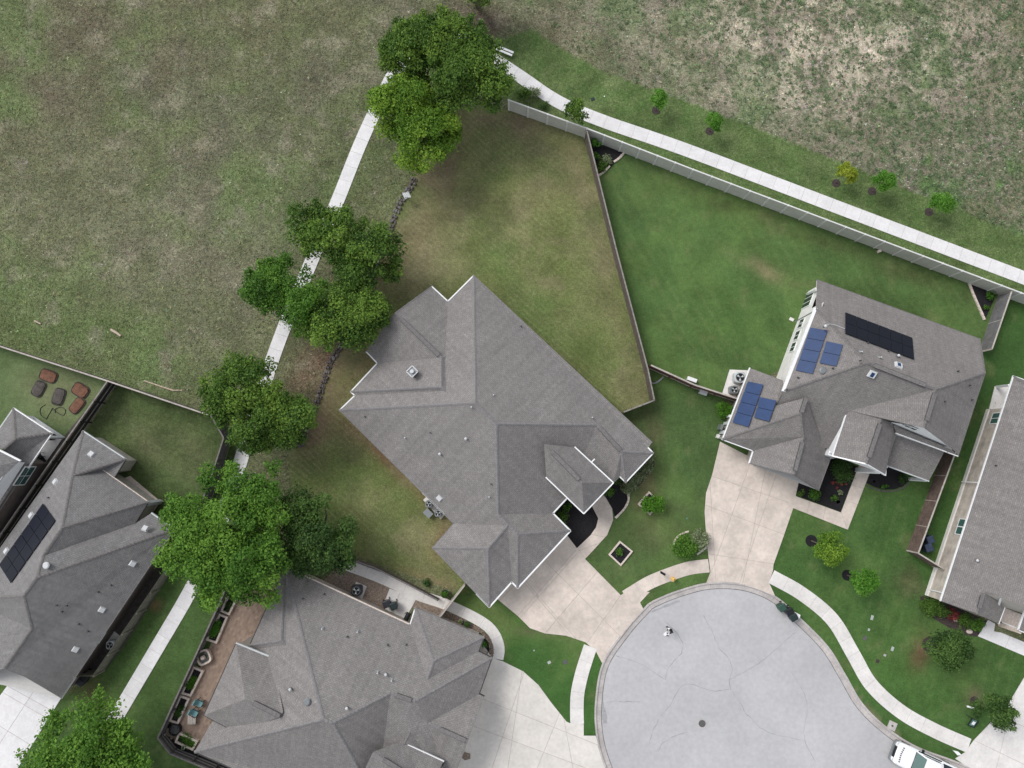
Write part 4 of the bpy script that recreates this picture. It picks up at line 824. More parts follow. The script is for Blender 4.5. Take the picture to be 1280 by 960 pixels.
# raised entry roof (same house)
def sub_roof(h, pts, faces, shingle, cap, edges, wallm, ze, trim, wd=.13):
    v = {k: P(*q) for k, q in pts.items()}; V, Fc, uv = [], [], []; fn = []
    for names in faces:
        q = [v[k] for k in names]; nrm = Vector()
        for i in range(len(q)): nrm += q[i].cross(q[(i+1) % len(q)])
        if nrm.z < 0: q = q[::-1]; nrm = -nrm
        nrm.normalize(); u = Vector((0, 0, 1)).cross(nrm).normalized(); vv = nrm.cross(u); k = len(V); V += q; Fc.append(tuple(range(k, k+len(q)))); uv.append([(p.dot(u), p.dot(vv)) for p in q]); fn.append((q[0], nrm))
    mesh_obj('roof', V, Fc, shingle, h.root, uv=uv)
    for a, b in edges: h.eave([v[a], v[b]], trim, wd)
    return v, fn
ve, fe = sub_roof(h1, dict(K=(680, 555, 6.3), n1=(718.4, 559.1, 4.55), n2=(766.3, 603.4, 4.5), n3=(729.7, 641.6, 4.5), n4=(682.8, 596.6, 4.55), nr=(727.5, 603.2, 6.3)), [['K', 'n1', 'n2', 'nr'], ['nr', 'n2', 'n3'], ['K', 'nr', 'n3', 'n4']], M['shingle_a'], M['cap_a'], [('n1', 'n2'), ('n2', 'n3'), ('n3', 'n4')], None, 4.5, M['white'], .16)
cen = (ve['n1']+ve['n3']+ve['n2']+ve['n4'])/4; q = [cen.lerp(ve[k], .86) for k in ('n1', 'n2', 'n3', 'n4')]; V = [(p.x, p.y, zz) for zz in (1.9, 4.42) for p in q]
mesh_obj('wall', V, [(0, 1, 5, 4), (2, 3, 7, 6), (3, 0, 4, 7)], M['greige'], h1.root); mesh_obj('soffit', [tuple(ve[k]-Vector((0, 0, .15))) for k in ('n1', 'n2', 'n3', 'n4')], [(0, 1, 2, 3)], M['soffit'], h1.root)
for k in (1, 2): p = q[k]; MB().box((p.x, p.y, 0), .4, .4, 4.4, .8).ob('porch_post', M['greige'], h1.root)
h1.ridge_vent(ve['K'].lerp(ve['nr'], .2), ve['K'].lerp(ve['nr'], .92)); h1.ridge_vent(h1.v['G'].lerp(h1.v['m5'], .15), h1.v['G'].lerp(h1.v['m5'], .95)); h1.ridge_vent(h1.v['W1'].lerp(h1.v['W2'], .1), h1.v['W1'].lerp(h1.v['W2'], .95))
ex = ve['n1'].lerp(ve['n2'], .43); h1.eave([ex, ex+Vector((.3, .3, 0))], M['white'], .1)
for fi, x, y, k in ((6, 506.5, 547.3, 'pipe'), (6, 582.5, 548.5, 'cap'), (6, 550, 567.5, 'cap'), (7, 617, 494, 'pipe'), (6, 589.5, 509, 'pipe'), (6, 549.5, 622.5, 'box'), (6, 611.5, 621, 'pipe'), (6, 614, 605, 'dark'), (6, 456.5, 521, 'dark'),
                    (10, 688, 582.5, 'pipe'), (10, 713, 564, 'cap'), (7, 740, 522, 'pipe'), (7, 651.5, 408, 'dark'), (6, 538, 541, 'dark')): h1.vent(fi, x, y, k)
# chimney with metal cap
c = h1.on(3, 517, 466); ch = MB().box((c.x, c.y, c.z-.6), .62, .62, 1.5, math.radians(45)).ob('chimney', M['metal'], h1.root); k = 7
for t in range(4):
    a = math.radians(45+90*t); d = Vector((math.cos(a), math.sin(a), 0)); e = Vector((-d.y, d.x, 0)); MB().bar(c+d*.36-e*.36+Vector((0, 0, .95)), c+d*.36+e*.36+Vector((0, 0, .95)), .09, .08).ob('cap_frame', M['vent_white'], ch)
MB().cyl(c+Vector((0, 0, .9)), .17, .3, 16).ob('flue', M['vent_white'], ch)
# garage doors on the driveway side
def garage_door(h, a, b, w_, hgt=2.3, m=None, zb=0.03, inset=.38):
    A, B = (h.v[a] if isinstance(a, str) else P(*a)), (h.v[b] if isinstance(b, str) else P(*b)); u = (B-A).normalized(); mid = (A+B)/2; n = Vector((-u.y, u.x, 0)); cen = sum(h.v.values(), Vector())/len(h.v); n = n if n.dot(cen-mid) > 0 else -n; mid = mid+n*inset; r = None
    mb = MB(); mb.bar(Vector((mid.x, mid.y, hgt/2))-u*w_/2, Vector((mid.x, mid.y, hgt/2))+u*w_/2, .03, hgt); r = mb.ob('garage_door', M['door'], h.root)
    for i in range(4):
        z = .06+i*hgt/4; MB().bar(Vector((mid.x, mid.y, z+hgt/8))-n*.03-u*(w_/2-.04), Vector((mid.x, mid.y, z+hgt/8))-n*.03+u*(w_/2-.04), .025, hgt/4-.04).ob('door_panel', M['stucco'], r)
garage_door(h1, 'S2', 'E', 4.9); garage_door(h1, 'Sc', 's3', 2.6)
for px, py, ang in ((500, 584, -45), (470, 556, -45), (590, 738, -46), (690, 432, -43), (640, 390, -43), (735, 476, -43)): pass
# --- the two-storey house with solar panels, right
p2 = dict(T1=(1021.4, 349.5, 2.9), T2=(1225, 423.7, 2.9), T3=(1231.5, 466, 5.6), T4=(1197.8, 569.2, 5.6), P1=(1084, 453.5, 8.5), P2=(1169.5, 486.8, 8.5), NW=(1020, 385.5, 5.6), U1=(979.5, 489, 5.6), gk=(1155, 535, 8.3), g2e=(1192.5, 563, 5.9), U2=(969.5, 507, 5.0),
    g1=(937.3, 460, 2.9), gw=(978.6, 475.5, 4.7), g2=(903, 549.4, 2.9), r1=(1007.4, 497, 6.2), r2=(1001.2, 516.4, 6.2), i1=(941.6, 563.6, 2.9), vv=(1004.7, 546, 5.35), pk=(992.3, 593, 5.35), w1=(936.6, 579.2, 2.9), w2=(1023.3, 612.8, 2.9), w3=(1037.5, 574, 2.9), x1=(1030.5, 560, 3.2),
    x2=(1052, 560, 3.3), k1=(1063, 513.3, 5.3), k0=(1057.5, 519, 5.05), q1=(1101.7, 523.3, 6.75), kp=(1083, 580, 6.75), kw=(1040.8, 570, 5.0), ke=(1106.7, 594, 5.0), k3=(1107.5, 583, 5.0), k4=(1121, 541.5, 5.0), v3=(1118, 530, 5.75))
fitz(p2, ('P1', 'P2', 'U1'), ['U2', 'r1', 'x1', 'x2', 'k0', 'k1']); print('FIT', {k: round(p2[k][2], 2) for k in ('U2', 'r1', 'x1', 'x2', 'k0', 'k1')})
p2['gr1'] = (1007.4, 497, 6.2); p2['gU2'] = p2['U2']; fitz(p2, ('g1', 'g2', 'r2'), ['gr1', 'gU2', 'gw'])
f2 = [(['T1', 'T2', 'T3', 'P2', 'P1', 'NW'], None), (['NW', 'P1', 'U1'], None), (['P2', 'T3', 'T4', 'g2e', 'gk'], None), (['g1', 'gw', 'U1', 'gU2', 'gr1', 'r2', 'g2'], None), (['U1', 'P1', 'P2', 'k1', 'k0', 'x2', 'x1', 'r1', 'U2'], None), (['g2', 'r2', 'vv', 'i1'], None),
      (['i1', 'vv', 'pk', 'w1'], None), (['gr1', 'r2', 'vv', 'pk', 'w2', 'w3', 'x1'], None), (['P2', 'gk', 'q1', 'k1'], None), (['k1', 'q1', 'kp', 'kw', 'k0'], None), (['q1', 'kp', 'ke', 'k3', 'k4', 'v3'], None)]
h2 = House('two-storey grey-roofed house with blue and black solar panels at the right', (1060, 520), p2, f2, .7, M['shingle_b'], M['cap_b'])
h2.walls([(1021, 388, 2.9), 'T1', 'T2', (1222, 465, 2.9), (1190, 566, 2.9), (1180, 563, 2.9), (1120, 545, 2.9), (1106, 585, 2.9), (1060, 570, 2.9), 'w3', 'w2', 'w1', 'i1', 'g2', 'g1', (976, 474, 2.9)], M['greige'], .5, True)
# upper storey walls: west and east faces, white siding
def upper(h, pts, z0, m, inset, closed=False, zt=None):
    q = [h.v[k].copy() if isinstance(k, str) else P(*k) for k in pts]; V, Fc, uv = [], [], []
    for a, b in zip(q[:-1], q[1:]):
        k = len(V); V += [(a.x, a.y, z0), (b.x, b.y, z0), (b.x, b.y, b.z-.12), (a.x, a.y, a.z-.12)]; Fc.append((k, k+1, k+2, k+3)); uv.append([(0, z0), ((b-a).length, z0), ((b-a).length, b.z), (0, a.z)])
    mesh_obj('wall', V, Fc, m, h.root, uv=uv)
wA, wB = P(1010.5, 364, 0), P(967.5, 480, 0); wM = wA.lerp(wB, .25); h2.wall_seg(wM, wB, -.05, 5.35, M['stucco']); h2.wall_seg(wA, wM, -.05, 2.75, M['stucco']); wa = 0
h2.eave(['NW', 'U1'], M['white'], .3, ht=.22); h2.eave(['T1', 'T2'], M['cap_b'], .06); h2.eave(['T2', 'T3', 'T4'], M['cap_b'], .06); h2.eave(['g1', 'g2', 'i1'], M['white'], .1); h2.eave(['w1', 'i1'], M['white'], .14); h2.eave(['w1', 'pk', 'w2', 'w3'], M['cap_b'], .07)
h2.eave(['kw', 'k0'], M['white'], .12); h2.eave(['k3', 'ke', 'kp', 'kw'], M['white'], .1)
# white entry walls and gable
A, B, K = [h2.v[k] for k in ('kw', 'ke', 'kp')]; inn = (h2.v['q1']-h2.v['kp']).normalized(); inn.z = 0
Ai, Bi, Ki = [q+inn*.3-Vector((0, 0, .1)) for q in (A, B, K)]; mesh_obj('gable', [Ai, Bi, Ki, (Bi.x, Bi.y, 3.5), (Ai.x, Ai.y, 3.5)], [(4, 3, 1, 0), (0, 1, 2)], M['white'], h2.root)
W0 = h2.v['k0']; side = (B-A).normalized()*.3; mesh_obj('wall', [Ai+side*.3, W0+side*.3-Vector((0, 0, .1)), (W0.x+side.x*.3, W0.y+side.y*.3, 2.6), (Ai.x+side.x*.3, Ai.y+side.y*.3, 2.6)], [(0, 1, 2, 3)], M['white'], h2.root)
for t in (.04, .96): p = Ai.lerp(Bi, t); MB().box((p.x, p.y, 0), .4, .4, 4.0, -.35).ob('porch_post', M['white'], h2.root)
# upper south gable in white siding with window, pent roof below it
gA, gB, gK = P(1112, 527.5, 5.9), P(1186, 558, 5.9), P(1154, 533.5, 8.1); mesh_obj('gable', [gA, gB, gK, (gB.x, gB.y, 4.4), (gA.x, gA.y, 4.4)], [(4, 3, 1, 0), (0, 1, 2)], M['white'], h2.root)
ga = math.degrees(math.atan2((gB-gA).y, (gB-gA).x)); h2.window(1138.5, 533.5, 7.0, ga, 1.1, .6, M['glass'], 2, 1, .06)
sub_roof(h2, dict(a=(1117, 531.5, 6.0), b=(1190, 562.5, 6.0), c=(1197.5, 570, 5.55), d=(1184, 565, 5.55), e=(1120.5, 541.5, 5.55)), [['a', 'b', 'c', 'd', 'e']], M['shingle_b'], None, [('e', 'd'), ('d', 'c')], None, 5, M['white'], .1)
sub_roof(h2, dict(a=(1119.5, 541.5, 4.4), b=(1181, 563.5, 4.4), c=(1161, 601.5, 2.9), d=(1106.8, 581.5, 2.9)), [['a', 'b', 'c', 'd']], M['shingle_b'], None, [('d', 'c')], None, 3, M['greytrim'], .1)
mesh_obj('wall', [P(1119, 541, 5.5), P(1186, 566, 5.5), P(1179, 564, 4.35), P(1119, 543, 4.35)], [(3, 2, 1, 0)], M['white'], h2.root)
for px, py in ((1109, 583), (1158, 600)): p = P(px, py, 2.8); MB().box((p.x, p.y, 0), .25, .25, 2.7, -.35).ob('porch_post', M['white'], h2.root)
MB().bar(P(995, 401.5, 2.8), P(1019.5, 388, 5.2), .1, .1).ob('downspout', M['metal'], h2.root); MB().bar(P(1009, 367.5, .1), P(1020.5, 362, 2.8), .2, .2).ob('porch_post', M['white'], h2.root)
MB().bar(P(987, 398, 0.05), P(992, 400.5, .05), .3, .1).ob('splash_block', M['conc_pale'], h2.root); h2.window(1010, 375, 1.3, wa, 1.6, 2.0, M['glass'], 3, 1, .03, 'patio_door', wall=(wA, wB))
for x, y in ((1001.5, 404.5), (996.5, 419.5), (991.5, 434)): h2.window(x, y, 2.2, wa, .95, 1.1, M['glass'], 2, 1, .03, wall=(wA, wB))
for i in range(7): a_, b_ = (1010.3-.5, 370), (971.5, 470); pass
h2.array(0, [(1056.6, 390), (1140.8, 422), (1143.2, 449.3), (1056.6, 416.5)], 6, 2, M['solar_black'], 'black solar array of twelve panels')
h2.array(1, [(1012.8, 409), (1034.7, 412.8), (1016, 467.5), (994, 462.8)], 1, 4, M['solar_blue'], 'blue column of four panels on the upper roof'); h2.array(1, [(1032.8, 426), (1054, 430.8), (1045.6, 458), (1024, 453.7)], 1, 2, M['solar_blue'], 'blue pair of panels on the upper roof')
h2.array(3, [(934.8, 476.3), (954.5, 480.6), (935.6, 534), (915.3, 527.9)], 1, 4, M['solar_blue'], 'blue column of four panels over the garage'); h2.array(3, [(949.8, 496), (970.9, 500.4), (961.4, 527), (942.2, 521.9)], 1, 2, M['solar_blue'], 'blue pair of panels over the garage')
for fi, x, y, k in ((0, 1121, 445, 'cap'), (0, 1099, 447, 'pipe'), (0, 1075, 440, 'pipe'), (0, 1075, 451, 'dark'), (0, 1122.5, 457.5, 'flat'), (4, 1090, 467.5, 'flat'), (0, 1197, 464, 'dark'), (2, 1212, 482, 'dark'), (2, 1180.5, 502, 'dark'), (2, 1214.5, 500, 'dark'),
                    (1, 1027.5, 463.5, 'round'), (1, 1040.5, 460.5, 'dark'), (1, 997, 472, 'dark'), (1, 983, 487, 'dark'), (0, 1084, 428.5, 'dark'), (0, 1030, 408.5, 'cap'), (0, 1110, 439, 'dark')): h2.vent(fi, x, y, k)
for a_, b_, r_ in ((('P1'), ('P2'), (.1, .85)), ('P2', 'gk', (.1, .8)), ('gr1', 'r2', (.05, .95)), ('vv', 'pk', (.15, .9)), ('q1', 'kp', (.12, .85))):
    a, b = h2.v[a_], h2.v[b_]; h2.ridge_vent(a.lerp(b, r_[0]), a.lerp(b, r_[1]))
MB().tube([h2.on(0, x, y, .05) for x, y in ((1031, 406), (1038, 405), (1046, 407), (1056, 411))], .03, 6).ob('conduit', M['vent_white'], h2.root)
for x, y, w_, hh, m_ in ((901, 541, .35, 1.3, 'greytrim'), (905.5, 530, .3, 1.5, 'greytrim'), (898.5, 534.5, .5, 1.0, 'metal'), (896.5, 545.5, .35, .5, 'stucco'), (908.5, 521, .2, 1.2, 'white')):
    p = P(x, y); MB().box((p.x, p.y, 0), w_, .25, hh, 1.2).ob('meter_box', M[m_], h2.root)
garage_door(h2, 'g2', 'i1', 2.5); garage_door(h2, 'w1', 'w2', 4.9)
# --- the house at the bottom with the paved patio
p4 = roof_pts(dict(A=(356, 708), e=(311.9, 806.9), n1=(512.5, 780.5), n2=(519, 759.7), n3=(605.3, 796.3), n4=(598.8, 814), n5=(615.3, 822.3), n6=(599.4, 867.3), n7=(605.6, 870.4), n8=(562, 985), sw=(243, 940), e2=(318, 811.5), w9=(430, 1023),
    ap=(542, 826), rd=(533.8, 849.6), s1=(351, 801), s2=(356.5, 806), R1=(404, 899.5), R2=(415.5, 904), Q1=(488, 866.3), Q2=(519, 876.5), v1=(535, 904), v2=(513, 915, 4.7), gp=(584.6, 926.6, 5.0), vx=(470, 1000, 3.0), zz=(540, 960, 3.0)), 2.9, 'A e n1 n2 n3 n4 n5 n6 n7 n8 sw e2 w9')
f4 = [(['A', 'n1', 'rd', 'n4', 'n5', 'Q2', 'Q1', 'R2', 'R1'], ('A', 'n1')), (['n2', 'n3', 'ap'], ('n2', 'n3')), (['n3', 'n4', 'rd', 'ap'], ('n3', 'n4')), (['n1', 'n2', 'ap', 'rd'], ('n1', 'n2')), (['A', 's1', 'e'], None), (['A', 's2', 's1'], None), (['e', 's1', 's2', 'e2'], None),
      (['A', 'R1', 'sw', 'e2', 's2'], ('sw', 'e')), (['sw', 'R1', 'R2', 'vx', 'w9'], ('sw', 'w9')), (['R2', 'Q1', 'v2', 'vx'], None), (['n5', 'n6', 'v1', 'Q2'], ('n5', 'n6')), (['Q1', 'Q2', 'v1', 'gp', 'n8', 'zz', 'v2'], None), (['v1', 'n6', 'n7', 'gp'], None), (['v2', 'zz', 'vx'], None)]
p4['s1'] = (351, 801, 4.3); p4['s2'] = (356.5, 806, 4.25)
h4 = House('grey-roofed house at the bottom between the paved patio and the pale driveway', (430, 860), p4, f4, .48, M['shingle_a'], M['cap_a'])
h4.walls(['A', 'n1', 'n2', 'n3', 'n4', 'n5', 'n6', 'n7', 'n8', 'w9', 'sw', 'e2', 'e'], M['stone'])
h4.eave(['A', 'n1'], M['limestone'], .1); h4.eave(['n1', 'n2'], M['white'], .1); h4.eave(['n2', 'n3'], M['cap_a'], .07); h4.eave(['n3', 'n4', 'n5', 'n6', 'n7'], M['dark_trim'], .09); h4.eave(['n7', 'gp', 'n8'], M['cap_a'], .06); h4.eave(['A', 'e'], M['dark_trim'], .08); h4.eave(['sw', 'w9'], M['dark_trim'], .1)
sub_roof(h4, dict(a=(295.2, 803.8, 3.7), b=(336.9, 820.4, 3.75), c=(354, 889.5, 5.7), g=(351, 896, 5.75), ap=(306.7, 873.5, 5.75), d=(254.6, 894.4, 3.6), f=(294.5, 915, 3.65), k=(341, 822.5, 3.75)), [['a', 'b', 'k', 'c', 'g', 'ap'], ['a', 'ap', 'd'], ['ap', 'g', 'f', 'd']], M['shingle_a'], None, [], None, 3, M['dark_trim'])
v = {k: P(*q) for k, q in dict(a=(295.2, 803.8, 3.7), b=(336.9, 820.4, 3.75), d=(254.6, 894.4, 3.6), f=(294.5, 915, 3.65)).items()}; h4.eave([v['a'], v['b']], M['greytrim'], .14); h4.eave([v['a'], v['d']], M['dark_trim'], .08); h4.eave([v['d'], v['f']], M['dark_trim'], .05)
V = [(*(v['a'].xy*.98+v['f'].xy*.02), 0)]; cen = (v['a']+v['b']+v['d']+v['f'])/4; q = [cen.lerp(v[k], .93) for k in ('a', 'b', 'f', 'd')]; mesh_obj('wall', [(p.x, p.y, zz) for zz in (0, 3.5) for p in q], [(0, 1, 5, 4), (3, 0, 4, 7), (2, 3, 7, 6)], M['stone'], h4.root)
ra, rb_ = P(313, 876, 5.78), P(350, 894.5, 5.78); h4.ridge_vent(ra.lerp(rb_, .1), rb_); h4.ridge_vent(h4.v['Q1'].lerp(h4.v['Q2'], .25), h4.v['Q1'].lerp(h4.v['Q2'], .85)); h4.ridge_vent(h4.v['v1'].lerp(h4.v['gp'], .3), h4.v['v1'].lerp(h4.v['gp'], .95))
sub_roof(h4, dict(K=(466, 940, 6.0), a=(500.4, 926.7, 4.3), b=(554.6, 951.7, 4.2), c=(536, 985, 6.0), d=(520, 1015, 4.2), e=(445, 985, 4.3)), [['K', 'a', 'b', 'c'], ['K', 'c', 'd', 'e']], M['shingle_a'], None, [('a', 'b')], None, 3, M['white'], .1)
ra, rb_ = P(470, 943, 6.02), P(530, 980, 6.02); h4.ridge_vent(ra.lerp(rb_, .15), rb_)
q = [P(*k) for k in ((505, 932, 4.1), (548, 952, 4.1))]; mesh_obj('wall', [q[0], q[1], (q[1].x, q[1].y, 2.5), (q[0].x, q[0].y, 2.5)], [(0, 1, 2, 3)], M['stone'], h4.root)
q = P(552, 955, 4.1); MB().box((q.x, q.y, 0), .35, .35, 4.0, -.4).ob('porch_post', M['dark_trim'], h4.root)
for fi, x, y, k in ((0, 403.5, 785, 'pipe'), (0, 434.5, 795.5, 'dark'), (0, 447.5, 789, 'pipe'), (0, 485, 806, 'dark'), (0, 508, 805.5, 'dark'), (0, 483, 842, 'cap'), (0, 490, 849.5, 'pipe'), (0, 472.5, 840, 'pipe'), (7, 384.5, 876.5, 'round'), (7, 364, 860.5, 'cap'), (0, 434.5, 884, 'cap'), (0, 379, 748, 'dark'), (0, 405.5, 742.5, 'dark')): h4.vent(fi, x, y, k)
garage_door(h4, 'n5', 'n6', 2.6); garage_door(h4, 'n7', 'n8', 4.9)
# --- left house with the black solar array
p3 = dict(a=(103.5, 538.6, 2.9), b=(157.5, 573.8, 2.9), c=(143.4, 596.3, 2.9), d=(128.8, 587.5, 2.9), n0=(90, 595, 4.3), e=(185.6, 627.2, 2.9), f=(168.8, 654.4, 2.9), n1=(77, 660, 6.1), n2=(53.5, 695, 6.15), g=(189.4, 641.3, 2.9), h=(218.5, 661, 2.9), n3=(45.5, 722, 6.7), n4=(29, 745, 6.7),
    i=(76.5, 873, 2.9), j=(31, 846, 4.7), k=(9, 838, 5.4), m=(5.5, 835, 5.55), n5=(39.4, 786, 5.65), l0=(-30, 727, 2.9), l1=(-45, 748, 2.9), l2=(-60, 815, 2.9), l3=(-32, 852, 3.2))
f3 = [(['a', 'b', 'n0'], None), (['b', 'c', 'd', 'n0'], None), (['n0', 'd', 'e', 'n1'], None), (['e', 'f', 'n2', 'n1'], None), (['f', 'g', 'h', 'n3', 'n2'], None), (['h', 'n3', 'n4', 'n5', 'm', 'k', 'j', 'i'], None), (['a', 'n0', 'n1', 'n2', 'n3', 'n4', 'l1', 'l0'], None), (['n4', 'n5', 'm', 'l3', 'l2', 'l1'], None)]
h3 = House('grey-roofed house at the lower left with one long black solar array', (100, 700), p3, f3, .5, M['shingle_c'], M['cap_b'])
h3.walls(['a', 'b', 'c', 'd', 'e', 'f', 'g', 'h', 'i', 'l3', 'l0'], M['greige'], .4)
h3.eave(['a', 'b'], M['greytrim'], .1); h3.eave(['b', 'c'], M['dark_trim'], .05); h3.eave(['d', 'e'], M['limestone'], .08); h3.eave(['g', 'h'], M['greytrim'], .12); h3.eave(['h', 'i'], M['cap_b'], .06); h3.eave(['e', 'f'], M['dark_trim'], .05)
hl, il = h3.v['h'], h3.v['i']; h3.eave([hl.lerp(il, .88), 'i'], M['greytrim'], .1); h3.eave([hl.lerp(il, .62), hl.lerp(il, .68)], M['greytrim'], .08)
# brown brick strip on the east wall, stone corner room beside it
u = (il-hl).normalized(); n = Vector((-u.y, u.x, 0)); n = n if n.dot(Vector((0, 0, 0))-hl) < 0 else -n; A, B = hl-n*(-.34)+u*.4, il-n*(-.34)-u*.4
A.z = B.z = 0; h3.wall_seg(A, B, 0, 2.7, M['brick_brown'])
pt = MB().prism([(p.x, p.y) for p in G([(150, 600), (163, 595), (201, 627), (190, 642), (170, 650)])], -.05, .07).ob('patio', M['limestone'], h3.root)
for px, py in ((166.5, 577), (201, 627)): p = P(px, py); MB().box((p.x, p.y, 0), .35, .35, 2.6, -.6).ob('porch_post', M['greytrim'], h3.root)
h3.array(6, [(53.4, 629), (69, 650.6), (13, 729), (-1.5, 706)], 2, 6, M['solar_black'], 'long black array in two columns of panels')
for fi, x, y, k in ((0, 114, 567.5, 'box'), (6, 69.5, 602.5, 'box'), (6, 39.5, 644.5, 'box'), (6, 8.5, 689, 'box'), (4, 181.5, 660.5, 'box'), (5, 166, 704.5, 'box'), (5, 127.5, 762, 'box'), (5, 94.5, 811.5, 'box'), (4, 59.5, 706.5, 'round'), (5, 139.5, 731.5, 'dark'), (5, 123.5, 740, 'dark'), (5, 72, 756.5, 'dark'), (5, 78.5, 764.5, 'dark'), (5, 84.5, 757, 'dark'), (5, 99.5, 780, 'dark'), (6, 61, 622, 'dark'), (5, 111, 789, 'dark')): h3.vent(fi, x, y, k)
# --- far-left house, partly in frame
p5 = dict(a=(16.8, 510.2, 2.9), b=(64.9, 541.6, 2.9), c=(35, 585, 2.9), n=(19, 548, 4.1), m=(4, 561, 4.6), o=(-12, 552, 2.9), l=(-60, 560, 4.4), k=(-70, 650, 3.4), w=(-14, 660, 2.9))
f5 = [(['a', 'b', 'n'], None), (['b', 'c', 'w', 'k', 'm', 'n'], None), (['a', 'n', 'm', 'l', 'o'], None)]
h5 = House('brown brick house cut by the left edge, with a white-framed window', (10, 560), p5, f5, .5, M['shingle_c'], M['cap_b'])
h5.eave(['o', 'a'], M['greytrim'], .1); h5.eave(['a', 'b'], M['white'], .12); h5.eave(['b', 'c'], M['white'], .08)
v = {k: P(*q) for k, q in dict(a=(-30, 548, 5.4), b=(25, 575.8, 5.2), c=(16, 577.3, 5.2), d=(0, 600, 5.2), e=(-50, 672, 5.2), f=(-70, 600, 6.4)).items()}
mesh_obj('roof', [v[k] for k in 'abcdef'], [(0, 1, 5), (1, 2, 3, 4, 5)], M['shingle_c'], h5.root, uv=[[(v[k].x, v[k].y) for k in 'abf'], [(v[k].x, v[k].y) for k in 'bcdef']]); h5.eave([v['a'], v['b']], M['white'], .14); h5.eave([v['c'], v['e']], M['greytrim'], .06)
up_ = [P(16.5, 577, 5.1), P(-50, 672, 5.1)]; low = [P(31, 578, 3.3), P(-38, 684, 3.3)]; mesh_obj('wall', [low[0], low[1], up_[1], up_[0]], [(0, 1, 2, 3)], M['white'], h5.root)
lw = [P(34, 579.5, 3.25), P(-35, 685, 3.25)]; h5.wall_seg(lw[0], lw[1], -.05, 3.2, M['brick_brown']); lb = [P(12, 566, 3.25), P(34, 579.5, 3.25)]; h5.wall_seg(lb[0], lb[1], -.05, 2.8, M['brick_brown'])
wa5 = math.degrees(math.atan2((lw[1]-lw[0]).y, (lw[1]-lw[0]).x)); h5.window(30.5, 594.5, 1.75, wa5, 1.9, 1.5, M['glass_green'], 2, 2, .04, wall=(lw[0], lw[1]))
for px, py in ((80, 547), (42, 522)): p = P(px, py); MB().box((p.x, p.y, 0), .2, .2, 2.8, .6).ob('porch_post', M['white'], h5.root)
MB().bar(P(80, 547, .12), P(41, 521, .12), .16, .1).ob('patio_edge', M['greytrim'], h5.root)
# --- right-edge house with limestone side wall
p6 = dict(a=(1267, 469.8, 2.9), b=(1175.7, 751.3, 2.9), c=(1232.6, 771.5, 2.9), s=(1248.5, 779.8, 2.9), t=(1256, 759.5, 2.9), v0=(1233, 740.5, 4.6), r0=(1330, 493, 2.9), R=(1400, 560, 8.6), R2=(1370, 700, 8.6), v1=(1330, 776, 4.3), x=(1228.5, 741.5, 4.75), y=(1221.5, 767.5, 3.9))
fitz(p6, ('a', 'b'), ['R', 'R2', 'v0', 'v1', 'x'], .5, (1300, 600, 3))
f6 = [(['a', 'b', 'y', 'x', 'v0', 'v1', 'R2', 'R'], None), (['a', 'R', 'r0'], None), (['x', 'y', 's', 't', 'v0'], None)]
h6 = House('grey-roofed house cut by the right edge, with a long limestone side wall', (1260, 640), p6, f6, .5, M['shingle_b'], M['cap_b'])
h6.eave(['a', 'b'], M['white'], .07); h6.eave(['a', 'r0'], M['white'], .07); h6.eave(['b', 'y'], M['dark_trim'], .05); h6.eave(['s', 't'], M['white'], .06)
a, b = P(1269, 479, 2.75), P(1179.5, 751.5, 2.75); a = a.lerp(b, .115); h6.wall_seg(a, b, -.05, 2.75, M['stone']); d = P(1236, 773.5, 2.75); h6.wall_seg(b, d, -.05, 2.75, M['stone']); bb = P(1290, 520, 2.75); h6.wall_seg(bb, a, -.05, 2.75, M['stucco'])
wa6 = math.degrees(math.atan2((b-a).y, (b-a).x)); n6 = Vector((-(b-a).y, (b-a).x, 0)).normalized(); n6 = n6 if n6.x < 0 else -n6
MB().bar((a.x+n6.x*.06, a.y+n6.y*.06, .2), (b.x+n6.x*.06, b.y+n6.y*.06, .2), .12, .4).ob('foundation', M['conc_pale'], h6.root)
h6.window(1245.5, 523, 1.5, wa6, 1.1, 1.3, M['glass_green'], 2, 1, .04, wall=(a, b)); h6.window(1203.5, 654, 1.7, wa6, .75, 1.1, M['glass_green'], 1, 1, .04, wall=(a, b)); h6.window(1200.5, 663.5, 1.7, wa6, .75, 1.1, M['glass_green'], 1, 1, .04, wall=(a, b))
MB().bar(P(1246, 483.5, .05), P(1262, 481.5, 2.7), .22, .22).ob('porch_post', M['white'], h6.root); MB().bar(P(1202, 602, .3), P(1222, 603, 2.7), .08, .08).ob('downspout', M['white'], h6.root); MB().bar(P(1161, 737, .3), P(1178, 741, 2.6), .08, .08).ob('downspout', M['white'], h6.root)
mesh_obj('wall', [P(1233, 741, 4.5), P(1290, 760, 4.2), P(1282, 768, 2.0), P(1236, 752, 2.0)], [(0, 1, 2, 3)], M['stone'], h6.root); MB().bar(P(1251, 748, 4.3), P(1248, 758, 2.9), .12, .12).ob('porch_post', M['white'], h6.root)
sub_roof(h6, dict(a=(1281, 764, 2.9), b=(1273, 787.5, 2.9), c=(1330, 812, 2.9), d=(1330, 785, 3.9)), [['a', 'b', 'c', 'd']], M['shingle_b'], None, [('a', 'b'), ('b', 'c')], None, 3, M['white'], .08)
MB().bar(P(1253, 778, .5), P(1273, 786, .5), .1, .1).ob('rail', M['white'], h6.root); p = P(1250, 781); MB().box((p.x, p.y, 0), .35, .35, 2.6, -.4).ob('porch_post', M['limestone'], h6.root)
h6.vent(0, 1219, 700, 'cap'); h6.vent(0, 1244, 582, 'dark'); h6.ridge_vent(h6.v['x'].lerp(h6.v['y'], .1), h6.v['x'].lerp(h6.v['y'], .7))
